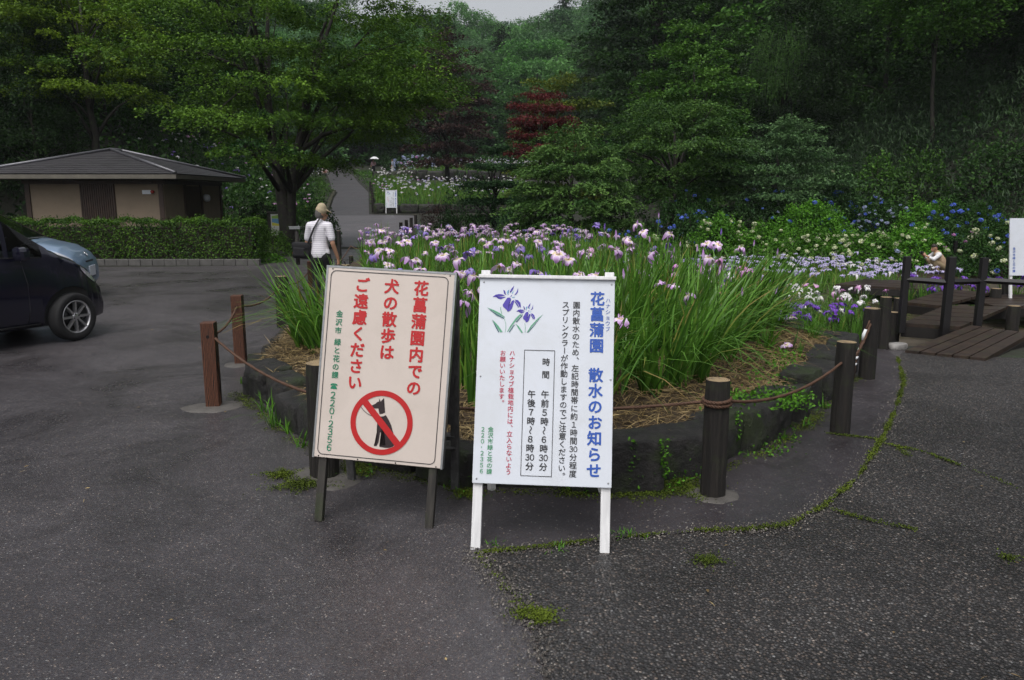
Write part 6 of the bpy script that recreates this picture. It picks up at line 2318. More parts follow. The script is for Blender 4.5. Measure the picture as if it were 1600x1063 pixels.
# dark kei minivan; X forward, Y left
SPECN = [
    # x, zbot, wsill, zbelt, wbelt, wtop, ztop, zcrown
    (-1.695, .36, .60, .92, .63, .55, .98, 1.00),
    (-1.68, .26, .66, .98, .69, .60, 1.38, 1.42),
    (-1.60, .20, .705, 1.02, .725, .635, 1.53, 1.57),
    (-1.30, .18, .725, 1.03, .735, .655, 1.57, 1.615),
    (-.70, .18, .730, 1.02, .737, .66, 1.58, 1.63),
    (-.12, .18, .730, 1.005, .737, .65, 1.58, 1.625),
    (.08, .18, .730, .998, .735, .635, 1.54, 1.59),
    (.72, .19, .730, .975, .722, .66, 1.07, 1.11),
    (.84, .19, .728, .95, .715, .655, .99, 1.035),
    (1.05, .20, .71, .87, .69, .60, .905, .945),
    (1.20, .205, .645, .77, .62, .52, .815, .85),
    (1.31, .21, .575, .655, .545, .45, .71, .735),
    (1.39, .22, .54, .53, .50, .42, .58, .595),
    (1.43, .26, .44, .44, .42, .36, .47, .48)]
def body_w(spec, x, z):
    xs = [r[0] for r in spec]
    g = lambda i: float(np.interp(x, xs, [r[i] for r in spec]))
    zb, ws, zbelt, wb, wt, zt = g(1), g(2), g(3), g(4), g(5), g(6)
    if z <= zb + .1: return ws
    mid = (zb + zbelt) / 2
    if z < mid: return float(np.interp(z, [zb + .1, mid], [ws, max(ws, wb) + .012]))
    if z < zbelt: return float(np.interp(z, [mid, zbelt - .06, zbelt], [max(ws, wb) + .012, wb + .008, wb]))
    return float(np.interp(z, [zbelt, zt], [wb, wt]))
def seam(root, spec, pts, s, r=.0035, mat=None, name='door_seam'):
    mb = MB()
    mb.tube([(x, s * (body_w(spec, x, z) + .0015), z) for x, z in pts], r, 5)
    mb.build(name, mat or M_BLACKPL, root)

def feat_navy(root, X, tab):
    cabin(root, -.35, -1.15, .62)
    dash(root, .44, .92, .70)
    for s in (-1, 1):
        mirror(root, .36, s, .74, 1.02, M_NAVY)
        seam(root, SPECN, [(.40, .98), (.45, .7), (.45, .4), (.42, .27)], s)
        seam(root, SPECN, [(-.48, 1.02), (-.48, .6), (-.48, .27)], s)
        seam(root, SPECN, [(-1.12, 1.02), (-1.16, .7), (-1.12, .5)], s)
        seam(root, SPECN, [(-.9, .235), (0, .235), (.55, .24)], s, .010, name='side_skirt')
        seam(root, SPECN, [(x, float(np.interp(x, [r[0] for r in SPECN], [r[3] for r in SPECN])) + .004) for x in np.linspace(-1.25, .62, 14)], s, .006, M_BLACKPL, 'window_trim')
        for x in (-.40, -1.0):
            mb = MB(); y = body_w(SPECN, x, .86)
            mb.tube([(x - .09, s * (y + .004), .855), (x - .05, s * (y + .03), .86), (x + .05, s * (y + .03), .86), (x + .09, s * (y + .004), .855)], .011, 8)
            mb.build('door_handle', M_NAVY, root)
        # wrap-round headlight
        mb = MB()
        V = []
        for (x, z0, z1) in [(1.07, .815, .852), (1.13, .755, .815), (1.19, .70, .765), (1.25, .66, .71), (1.29, .64, .665)]:
            for z in (z0, (z0 + z1) / 2, z1):
                V.append((x, s * (body_w(SPECN, x, z) + .010), z))
        mb.add(V, [(i * 3 + k, i * 3 + k + 1, i * 3 + k + 4, i * 3 + k + 3) for i in range(4) for k in range(2)], 0, True)
        mb.build('headlight', M_LAMP, root)
        mb = MB()
        mb.box((-1.66, s * .60, 1.12), (.06, .10, .34), bevel=.02)
        mb.build('tail_light', M_REDLAMP, root)
    mb = MB(); mb.box((1.37, 0, .60), (.03, .62, .10), bevel=.01); mb.box((1.43, 0, .36), (.03, .70, .12), bevel=.01); mb.build('grille', M_BLACKPL, root)
    mb = MB(); mb.box((1.44, 0, .45), (.012, .33, .165), bevel=.003); mb.build('number_plate', M_WHITE_BOARD, root)
    mb = MB(); mb.tube([(.74, .5, 1.075), (.64, .1, 1.15)], .008, 6); mb.tube([(.74, -.1, 1.095), (.64, -.5, 1.13)], .008, 6); mb.build('wiper', M_BLACKPL, root)

def car_matrix(origin, heading):
    return Matrix.Translation(Vector(origin)) @ Matrix.Rotation(heading, 4, 'Z')
TH = R(57)
wc = Vector((.925, -.665, 0))
Rz = Matrix.Rotation(TH, 3, 'Z')
org = Vector((-5.13, 9.03, .006)) - Rz @ wc
make_car('minivan', 'dark navy kei minivan with silver alloy wheels at the left edge of the parking lot', car_matrix(org, TH), SPECN,
         [(.925, .685), (.925, -.685), (-1.53, .665), (-1.53, -.665)], M_NAVY,
         [('top', .10, .71), ('side', -.44, .24), ('side', .28, .62), ('side', -1.12, -.52), ('side', -1.48, -1.18)], feat_navy, steer=R(14))

SPECB = [
    (-1.695, .36, .58, .86, .60, .50, .95, .97),
    (-1.66, .26, .66, .92, .68, .56, 1.20, 1.24),
    (-1.45, .19, .71, .95, .725, .60, 1.40, 1.44),
    (-.60, .17, .725, .93, .735, .62, 1.46, 1.50),
    (.00, .17, .725, .91, .735, .60, 1.43, 1.475),
    (.22, .17, .725, .90, .733, .585, 1.36, 1.41),
    (.95, .18, .725, .87, .715, .60, .94, .985),
    (1.05, .18, .72, .86, .71, .60, .905, .95),
    (1.40, .19, .69, .78, .67, .56, .82, .865),
    (1.57, .20, .62, .68, .60, .48, .72, .75),
    (1.66, .22, .50, .58, .50, .40, .61, .63),
    (1.695, .28, .40, .48, .40, .33, .52, .53)]
def feat_blue(root, X, tab):
    cabin(root, -.05, -.85, .52)
    dash(root, .70, .84, .68)
    for s in (-1, 1):
        mirror(root, .60, s, .73, .93, M_LBLUE)
        seam(root, SPECB, [(.62, .88), (.64, .6), (.56, .27)], s)
        seam(root, SPECB, [(-.30, .92), (-.30, .27)], s)
        mb = MB()
        V = []
        for (x, z0, z1) in [(1.16, .80, .835), (1.28, .735, .82), (1.38, .67, .79), (1.48, .62, .735), (1.58, .59, .66)]:
            for z in (z0, (z0 + z1) / 2, z1):
                V.append((x, s * (body_w(SPECB, x, z) + .012), z))
        mb.add(V, [(i * 3 + k, i * 3 + k + 1, i * 3 + k + 4, i * 3 + k + 3) for i in range(4) for k in range(2)], 0, True)
        mb.build('headlight', M_LAMP, root)
        mb = MB(); mb.box((-1.60, s * .62, .86), (.08, .10, .22), bevel=.02); mb.build('tail_light', M_REDLAMP, root)
        for x in (-.20,):
            mb = MB(); y = body_w(SPECB, x, .80)
            mb.tube([(x - .08, s * (y + .004), .80), (x - .04, s * (y + .03), .805), (x + .05, s * (y + .03), .805), (x + .08, s * (y + .004), .80)], .010, 8)
            mb.build('door_handle', M_LBLUE, root)
    mb = MB(); mb.box((1.665, 0, .36), (.06, .62, .17), bevel=.03); mb.box((1.655, 0, .60), (.03, .42, .030), bevel=.01); mb.build('grille', M_BLACKPL, root)
    mb = MB(); mb.box((1.70, 0, .44), (.012, .33, .165), bevel=.003); mb.build('number_plate', M_WHITE_BOARD, root)
    # round emblem on the nose
    mb = MB()
    Mr = Matrix.Rotation(PI / 2 - .55, 3, 'Y')
    c = Vector((1.615, 0, .715))
    pts = [c + Mr @ Vector((.038 * math.cos(a), .038 * math.sin(a), .006)) for a in np.linspace(0, 2 * PI, 21)]
    mb.tube(pts, .006, 6, caps=False)
    mb.tube([c + Mr @ Vector((.03, -.018, .006)), c + Mr @ Vector((-.028, -.018, .006)), c + Mr @ Vector((-.022, .018, .006)), c + Mr @ Vector((.0, .024, .006)), c + Mr @ Vector((.024, -.012, .006))], .005, 5)
    mb.build('emblem', M_CHROME, root)
    mb = MB(); mb.tube([(.97, .45, .965), (.84, .05, 1.02)], .008, 6); mb.tube([(.97, -.1, .985), (.84, -.5, 1.01)], .008, 6); mb.build('wiper', M_BLACKPL, root)
THB = R(14)
nose = Vector((-7.02, 13.1, .006))
make_car('hatchback', 'pale blue small hatchback parked nose out behind the dark minivan', car_matrix(nose - Matrix.Rotation(THB, 3, 'Z') @ Vector((1.69, 0, 0)), THB), SPECB,
         [(.95, .66), (.95, -.66), (-1.50, .66), (-1.50, -.66)], M_LBLUE,
         [('top', .26, .95), ('side', -.26, .50), ('side', -1.2, -.34), ('top', -1.66, -1.46)], feat_blue, wr=.268)

# ------------------------------------------------------------------ the low hut behind the hedge
M_STUCCO = plain('sand stucco', (.21, .165, .12), .92, .10, 3, bumps=.004)
M_BROWNWOOD = wood('dark brown boards', (.020, .011, .008), (.055, .030, .020), .6, (20, 20, 3), .002)
M_ROOF = wood('dark slate roofing', (.016, .015, .017), (.055, .052, .058), .45, (3, 30, 30), .012)
M_RIDGE = plain('grey metal ridge', (.13, .13, .145), .35, .15, 10, metal=.4)
M_SOFFIT = plain('pale grey fascia', (.12, .11, .09), .7, .2, 6)
def hut():
    x0, x1, y0, y1 = -13.35, -9.55, 21.9, 26.2
    root = thing('hut', 'low sand coloured hut with dark hipped roof behind the long clipped hedge', 'hut', ((x0 + x1) / 2, (y0 + y1) / 2, 0))
    hx, hy = (x1 - x0) / 2, (y1 - y0) / 2
    W = 2.12
    mb = MB()
    mb.box((0, 0, W / 2), (hx * 2, hy * 2, W))
    mb.build('wall', M_STUCCO, root)
    posts = [(-hx + .06, -hy - .015), (hx - .08, -hy - .015), (hx + .015, -hy + 1.35), (hx + .015, -hy + 2.55), (hx + .015, hy - .1)]
    for px_, py_ in posts:
        mb = MB()
        side = abs(px_) > hx
        mb.box((px_, py_, W / 2), (.05 if side else .13, .13 if side else .05, W))
        mb.build('corner_post', M_BROWNWOOD, root)
    # slatted panel on the front
    mb = MB()
    cx = -hx + (116 - 24) / (258 - 24) * 2 * hx
    wd = (176 - 117) / (258 - 24) * 2 * hx
    mb.box((cx + wd / 2, -hy - .008, W / 2), (wd, .03, W))
    n = 16
    for k in range(n):
        mb.box((cx + wd * (k + .5) / n, -hy - .032, W / 2), (wd / n * .55, .025, W - .02))
    mb.build('slatted_panel', M_BROWNWOOD, root)
    mb = MB(); mb.box((hx + .012, -hy + 1.95, .98), (.03, 1.0, 1.96)); d = mb.build('door', M_BROWNWOOD, root)
    mb = MB(); mb.tube([(hx + .03, -hy + 2.32, .95), (hx + .07, -hy + 2.32, .97), (hx + .07, -hy + 2.22, .97)], .012, 6); mb.build('handle', M_STEEL, d)
    mb = MB(); mb.box((0, -hy - .02, W - .06), (hx * 2 + .1, .06, .12)); mb.box((hx + .02, 0, W - .06), (.06, hy * 2, .12)); mb.build('top_beam', M_BROWNWOOD, root)
    # roof: hip with a ridge, wide eaves
    ov = .62
    ex, ey = hx + ov, hy + ov
    ze, zr = 2.26, 3.0
    ry = max(.1, ey - ex)
    rp = [Vector((-.35, -ry - .1, zr)), Vector((-.35, ry, zr))]
    c = [Vector((-ex - .6, -ey, ze)), Vector((ex, -ey, ze)), Vector((ex, ey, ze)), Vector((-ex - .6, ey, ze))]
    mb = MB()
    def slope(a, b, p, q, n=13):
        # courses of roofing, each lapping over the one below
        for k in range(n):
            t0, t1 = k / n, (k + 1) / n
            A, B = a.lerp(p, t0), b.lerp(q, t0)
            D, C_ = a.lerp(p, t1), b.lerp(q, t1)
            nz = (B - A).cross(D - A).normalized()
            o = nz * .012
            mb.add([A + o, B + o, C_ + nz * .004, D + nz * .004, A, B], [(0, 1, 2, 3), (4, 5, 1, 0)])
    slope(c[0], c[1], rp[0], rp[0] + Vector((.001, 0, 0)))
    slope(c[1], c[2], rp[0], rp[1])
    slope(c[2], c[3], rp[1], rp[1] + Vector((-.001, 0, 0)))
    slope(c[3], c[0], rp[1], rp[0])
    rf = mb.build('roof', M_ROOF, root)
    mb = MB()
    for a, b in ((c[0], rp[0]), (c[1], rp[0]), (c[2], rp[1]), (c[3], rp[1]), (rp[0], rp[1])):
        d = b - a
        mb.tube([a + Vector((0, 0, .03)), b + Vector((0, 0, .035))], .045, 6)
    mb.build('hip_ridge', M_RIDGE, rf)
    mb = MB()
    V = [p - Vector((0, 0, .02)) for p in c] + [p - Vector((0, 0, .13)) for p in c]
    mb.add(V, [(0, 4, 5, 1), (1, 5, 6, 2), (2, 6, 7, 3), (3, 7, 4, 0), (4, 7, 6, 5)])
    mb.build('eaves', M_SOFFIT, rf)
    # alarm lamp and plate
    ax = -hx + (235 - 24) / (258 - 24) * 2 * hx
    mb = MB(); mb.box((ax - .10, -hy - .012, 1.78), (.24, .02, .11), bevel=.004); mb.build('alarm_plate', M_WHITE_BOARD, root)
    mb = MB(); mb.lathe([(.05, 0), (.05, .05), (.035, .09), (.001, .1)], 14, (ax + .07, -hy - .0, 1.79), Matrix.Rotation(PI / 2, 3, 'X')); mb.build('alarm_lamp', M_REDLAMP, root)
    mb = MB(); mb.lathe([(.10, 0), (.12, .04), (.10, .14), (.001, .16)], 14, (hx + .02, -hy + 2.8, 1.62), Matrix.Rotation(PI / 2, 3, 'Y')); mb.build('wall_lamp', M_WHITE_BOARD, root)
hut()

# ------------------------------------------------------------------ boardwalk through the wet garden
M_DECK = wood('wet dark planks', (.010, .006, .004), (.046, .027, .018), .5, (9, 9, 2), .003, mossy=.25)
M_BEAM = wood('wet dark beams', (.004, .003, .003), (.016, .013, .011), .5, (12, 12, 2), .003)
M_RAIL = plain('dark stained rail', (.007, .006, .007), .5, .3, 20)
def deck(label, A, B, C_, D, z, nb=5, th=.045, beam=.13, zs=None):
    """planks run A->B; A,B near edge, D,C far edge; z per corner"""
    zz = zs or (z, z, z, z)
    P = [Vector((p[0], p[1], q)) for p, q in zip((A, B, C_, D), zz)]
    root = thing('boardwalk', label, 'boardwalk', (0, 0, 0))
    for k in range(nb):
        t0, t1 = k / nb + .010, (k + 1) / nb - .010
        q = [P[0].lerp(P[3], t0), P[1].lerp(P[2], t0), P[1].lerp(P[2], t1), P[0].lerp(P[3], t1)]
        mb = MB()
        d = Vector((0, 0, th))
        mb.add(q + [p - d for p in q], [(3, 2, 1, 0)[::-1], (4, 7, 6, 5), (0, 4, 5, 1), (1, 5, 6, 2), (2, 6, 7, 3), (3, 7, 4, 0)])
        mb.build('plank', M_DECK, root)
    for e0, e1 in ((P[0], P[1]), (P[3], P[2])):
        mb = MB()
        n = (P[3] - P[0]).normalized() * (.03 if e0 is P[0] else -.03)
        a, b = e0 + n, e1 + n
        w = (P[3] - P[0]).normalized() * .035
        top, bot = Vector((0, 0, -th - .002)), Vector((0, 0, -th - beam))
        V = [a + w + top, b + w + top, b - w + top, a - w + top, a + w + bot, b + w + bot, b - w + bot, a - w + bot]
        mb.add(V, [(0, 1, 2, 3), (4, 7, 6, 5), (0, 4, 5, 1), (1, 5, 6, 2), (2, 6, 7, 3), (3, 7, 4, 0)])
        mb.build('side_beam', M_BEAM, root)
    return root
def gp(px, py, z): 
    p = ground_at(px, py, z); return (p.x, p.y)
deck('short plank ramp leading from the pavement onto the boardwalk', gp(1413, 548, .03), gp(1516, 508, .10), gp(1612, 521, .10), gp(1541, 561, .03), 0, 5, zs=(.035, .10, .10, .035))
deck('first boardwalk bridge behind the dark railing posts', gp(1409, 505, .08), gp(1500, 511, .08), gp(1574, 479, .08), gp(1478, 477, .08), .08, 5)
deck('second narrow boardwalk bridge with its dark open side', gp(1413, 472, .02), gp(1467, 478, .02), gp(1548, 457, .02), gp(1480, 452, .02), .02, 5)
deck('long low boardwalk along the edge of the lavender irises', gp(1305, 444, -.12), gp(1478, 454, -.12), gp(1474, 440, -.12), gp(1352, 436, -.12), -.12, 4)
pz = -.42
deck('far boardwalk platform carrying the crouching photographer', gp(1395, 433, pz), gp(1640, 441, pz), gp(1630, 423, pz), gp(1405, 419, pz), pz, 4)
deck('plain boardwalk on the right carrying the white notice', (7.7, 12.4), (12.5, 12.6), (12.5, 14.0), (7.9, 13.9), -.06, 5)
rt2 = thing('boardwalk_railing', 'dark railing of three posts and one rail beside the first boardwalk bridge', 'railing', (0, 0, 0))
rails = []
for px, pb, pt, w in ((1408.5, 506, 402, .075), (1476, 512, 403, .085), (1527, 508.5, 404, .075)):
    g = ground_at(px, pb, .08); t = depth_at(px, pt, g.y)
    mb = MB(); mb.box((g.x, g.y, (t.z - .05) / 2 + .01), (w, w, t.z + .05), bevel=.006)
    mb.build('railing_post', M_RAIL, rt2)
    rails.append((g, t))
g4 = ground_at(1640, 516, .08)
rails.append((g4, depth_at(1640, 404, g4.y)))
mb = MB(); mb.box((g4.x, g4.y, rails[3][1].z / 2), (.075, .075, rails[3][1].z + .05), bevel=.006); mb.build('railing_post', M_RAIL, rt2)
mb = MB()
for (a, _), (b, _) in zip(rails[:-1], rails[1:]):
    mb.tube([Vector((a.x, a.y + .0, .64)), Vector((b.x, b.y, .63))], .036, 4, smooth=False)
mb.build('rail', M_RAIL, rt2)
rt3 = thing('boardwalk_railing', 'far thin railing with two rails behind the crouching photographer', 'railing', (0, 0, 0))
fr = []
for px, pt, pb in ((1489, 379, 424), (1516, 378, 421), (1546, 379, 419)):
    g = ground_at(px, pb, pz); t = depth_at(px, pt, g.y)
    mb = MB(); mb.box((g.x, g.y, (g.z + t.z) / 2), (.08, .08, t.z - g.z + .1)); mb.build('railing_post', M_RAIL, rt3)
    fr.append((g, t))
mb = MB()
for (a, ta), (b, tb) in zip(fr[:-1], fr[1:]):
    mb.tube([Vector((a.x, a.y, ta.z - .16)), Vector((b.x, b.y, tb.z - .16))], .03, 4, smooth=False)
mb.build('rail', M_RAIL, rt3)
for k, (px, pt, pb, r, lab) in enumerate([(1395, 495, 524, .075, 'short round stump under the corner of the first boardwalk bridge'), (1581, 478, 514, .085, 'round stump with pale top right of the plank ramp'), (1554, 456, 478, .085, 'round stump with pale top at the end of the second bridge'), (1570, 451, 470, .07, 'small round stump behind the pale topped one by the second bridge'), (1402, 466, 500, .07, 'round stump at the near corner of the second bridge')]):
    g = ground_at(px, pb, -.2 if k else -.1); t = depth_at(px, pt, g.y)
    log_post(lab, g, max(.3, t.z - g.z), r, 70 + k, name='stump')
M_PALEROCK = plain('pale wet rock', (.22, .21, .20), .6, .3, 12, bumps=.01)
g = ground_at(1401, 546)
mb = MB(); add_rock(mb, (g.x, g.y, .03), (.22, .12, .09), .3, 3.3); tag(mb.build('rock', M_PALEROCK), 'small pale flat rock at the foot of the boardwalk post', 'rock')
# stone walls and the dark kerb of the far terraces
stone_wall('stone_wall', [(-8.0, 45.7), (-4.5, 45.9), (1.0, 46.2)], .55, .5, 'low mossy stone wall in front of the nearer far iris terrace', 21, mean=.9, cuts=2)
stone_wall('stone_wall', [(-13.2, 75.6), (-8, 75.4), (4, 75.8)], .9, .7, 'dark stone wall holding the upper far iris terrace', 22, mean=1.3, cuts=2)
mb = MB()
K = [(-10.45, 45), (-12.35, 55), (-13.2, 60), (-14.0, 62)]
for (ax, ay), (bx, by) in zip(K[:-1], K[1:]):
    n = int(math.hypot(bx - ax, by - ay) / .9)
    for i in range(n):
        t = (i + .5) / n; x, y = ax + (bx - ax) * t, ay + (by - ay) * t
        mb.box((x - .12, y, float(terr(x + .5, y)) + .05), (.20, .92, .24), rot=(0, 0, math.atan2(-(bx - ax), by - ay)), bevel=.02)
M_KERBMOSS = plain('mossy kerb stone', (.075, .075, .05), .8, .5, 3)
tag(mb.build('path_kerb', M_KERBMOSS), 'mossy kerb along the left side of the rising path', 'kerb')
# ------------------------------------------------------------------ people
def skin_mat(name, col):
    m, nt, b, o = new_mat(name)
    f = noise(nt, coords(nt), 14, 3)
    nt.links.new(ramp(nt, f, [(.3, [x * .88 for x in col]), (.7, [x * 1.08 for x in col])]), b.inputs['Base Color'])
    b.inputs['Roughness'].default_value = .55
    b.inputs['Subsurface Weight'].default_value = .08
    b.inputs['Subsurface Radius'].default_value = (.02, .008, .004)
    return m
M_SKIN = skin_mat('tanned skin', (.40, .22, .14))
M_HAIR = plain('greying hair', (.10, .095, .09), .8, .3, 60)
M_DARKHAIR = plain('dark hair', (.025, .018, .014), .7, .3, 60)

def add_caps(mb, p0, r0, p1, r1, n=14, flat=1.0, axis=None):
    """Tapered capsule; flat squeezes it along `axis`."""
    p0, p1 = Vector(p0), Vector(p1)
    t = (p1 - p0)
    L = t.length
    t = t.normalized() if L > 1e-6 else Vector((0, 0, 1))
    a = Vector(axis) if axis is not None else t.orthogonal()
    a = (a - t * a.dot(t)).normalized()
    b = t.cross(a)
    prof = []
    for i in range(5):
        an = -PI / 2 + PI / 2 * i / 4
        prof.append((r0 * math.cos(an), r0 * math.sin(an)))
    for i in range(5):
        an = PI / 2 * i / 4
        prof.append((r1 * math.cos(an), L + r1 * math.sin(an)))
    base = len(mb.v)
    for r, z in prof:
        r = max(r, 1e-4)
        for k in range(n):
            an = 2 * PI * k / n
            mb.v.append(tuple(p0 + t * z + a * (r * math.cos(an) * flat) + b * (r * math.sin(an))))
    for i in range(len(prof) - 1):
        for k in range(n):
            mb.f.append([base + i * n + k, base + i * n + (k + 1) % n, base + (i + 1) * n + (k + 1) % n, base + (i + 1) * n + k]); mb.m.append(0); mb.s.append(True)
    mb.f.append([base + k for k in range(n)][::-1]); mb.m.append(0); mb.s.append(True)
    e = base + (len(prof) - 1) * n
    mb.f.append([e + k for k in range(n)]); mb.m.append(0); mb.s.append(True)

def melt(name, caps, mat, parent, voxel=.012, smooth=6):
    """One continuous surface grown over the capsules."""
    mb = MB()
    for c in caps:
        if isinstance(c, dict):
            add_caps(mb, **c)
        else:
            add_caps(mb, *c)
    me = mb.mesh(name, mat)
    o = link(name, me, parent)
    r = o.modifiers.new('r', 'REMESH'); r.mode = 'VOXEL'; r.voxel_size = voxel; r.use_smooth_shade = True
    s = o.modifiers.new('s', 'SMOOTH'); s.iterations = smooth; s.factor = .5
    evaluated(o)
    o.data.name = name
    o.data.materials.clear(); o.data.materials.append(mat)
    return o

def C(p0, r0, p1, r1, flat=1.0, axis=None):
    return dict(p0=p0, r0=r0, p1=p1, r1=r1, flat=flat, axis=axis)

def hand_caps(w, d, palm_n, s=1.0, curl=.6, thumb=1):
    """wrist w, direction d of the hand, palm normal: palm, four bent fingers, thumb."""
    w, d, nrm = Vector(w), Vector(d).normalized(), Vector(palm_n).normalized()
    side = d.cross(nrm).normalized()
    out = [C(w, .028 * s, w + d * .075 * s, .036 * s, .55, nrm)]
    for k, (o_, L) in enumerate([(-.030, .066), (-.010, .076), (.010, .072), (.029, .058)]):
        a = w + d * .085 * s + side * o_ * s
        m = a + (d * math.cos(curl * .5) + nrm * math.sin(curl * .5)) * L * .5 * s
        e = m + (d * math.cos(curl * 1.6) + nrm * math.sin(curl * 1.6)) * L * .5 * s
        out += [C(a, .0095 * s, m, .009 * s), C(m, .009 * s, e, .0075 * s)]
    a = w + d * .025 * s - side * .030 * s * thumb
    m = a + (d * .6 - side * .7 * thumb + nrm * .4) * .035 * s
    out += [C(a, .012 * s, m, .0105 * s), C(m, .0105 * s, m + (d * .8 + nrm * .5) * .03 * s, .0085 * s)]
    return out

def head_caps(c, f, up=(0, 0, 1), s=1.0):
    """skull, jaw, nose, ears facing f"""
    c, f, up = Vector(c), Vector(f).normalized(), Vector(up)
    sd = f.cross(up).normalized()
    o = [C(c - f * .012 * s, .088 * s, c + up * .028 * s, .086 * s), C(c + f * .015 * s + up * .005 * s, .074 * s, c + f * .035 * s - up * .065 * s, .046 * s)]
    o.append(C(c + f * .088 * s + up * .005 * s, .011 * s, c + f * .104 * s - up * .028 * s, .014 * s))
    for q in (-1, 1):
        o.append(C(c + sd * q * .082 * s - f * .008 * s + up * .012 * s, .016 * s, c + sd * q * .080 * s - f * .006 * s - up * .026 * s, .012 * s, .6, sd))
        o.append(C(c + sd * q * .030 * s + f * .070 * s + up * .024 * s, .014 * s, c + sd * q * .046 * s + f * .062 * s + up * .022 * s, .012 * s))
    o.append(C(c + sd * -.018 * s + f * .078 * s - up * .058 * s, .010 * s, c + sd * .018 * s + f * .078 * s - up * .058 * s, .010 * s))
    return o

M_EYE = plain('dark eyes', (.012, .010, .010), .2, .1, 20)
M_LIP = plain('lips', (.26, .10, .08), .5, .1, 20)
def face_parts(root, c, f, s=1.0):
    c, f, up = Vector(c), Vector(f).normalized(), Vector((0, 0, 1))
    sd = f.cross(up).normalized()
    mb = MB()
    for q in (-1, 1):
        add_caps(mb, c + sd * q * .034 * s + f * .080 * s + up * .006 * s, .009 * s, c + sd * q * .036 * s + f * .079 * s + up * .006 * s, .009 * s)
    mb.build('eyes', M_EYE, root)
    mb = MB()
    add_caps(mb, c + sd * -.020 * s + f * .0855 * s - up * .058 * s, .006 * s, c + sd * .020 * s + f * .0855 * s - up * .058 * s, .006 * s)
    mb.build('mouth', M_LIP, root)

# --- the walking man, seen from behind, head turned to his right
M_SHIRT, nt, b_, o_ = new_mat('white polo with thin stripes')
v = coords(nt)
w_ = N(nt, 'ShaderNodeTexWave', wave_type='BANDS', bands_direction='Z', Scale=10.5, Distortion=.25)
nt.links.new(v, w_.inputs['Vector'])
nt.links.new(ramp(nt, w_.outputs['Fac'], [(.10, (.50, .47, .55)), (.30, (.70, .69, .73))]), b_.inputs['Base Color'])
b_.inputs['Roughness'].default_value = .85
M_BLACKCLOTH = plain('black cloth', (.006, .006, .008), .85, .3, 20, bumps=.003)
M_CAP = plain('beige cap cloth', (.36, .30, .20), .85, .1, 20, bumps=.002)
M_SHOE = plain('dark shoe leather', (.02, .016, .014), .5, .3, 20)
M_STRAP = plain('black webbing', (.008, .008, .010), .7, .2, 40)
M_BLUEWHITE = plain('white canvas', (.68, .68, .70), .8, .08, 20)

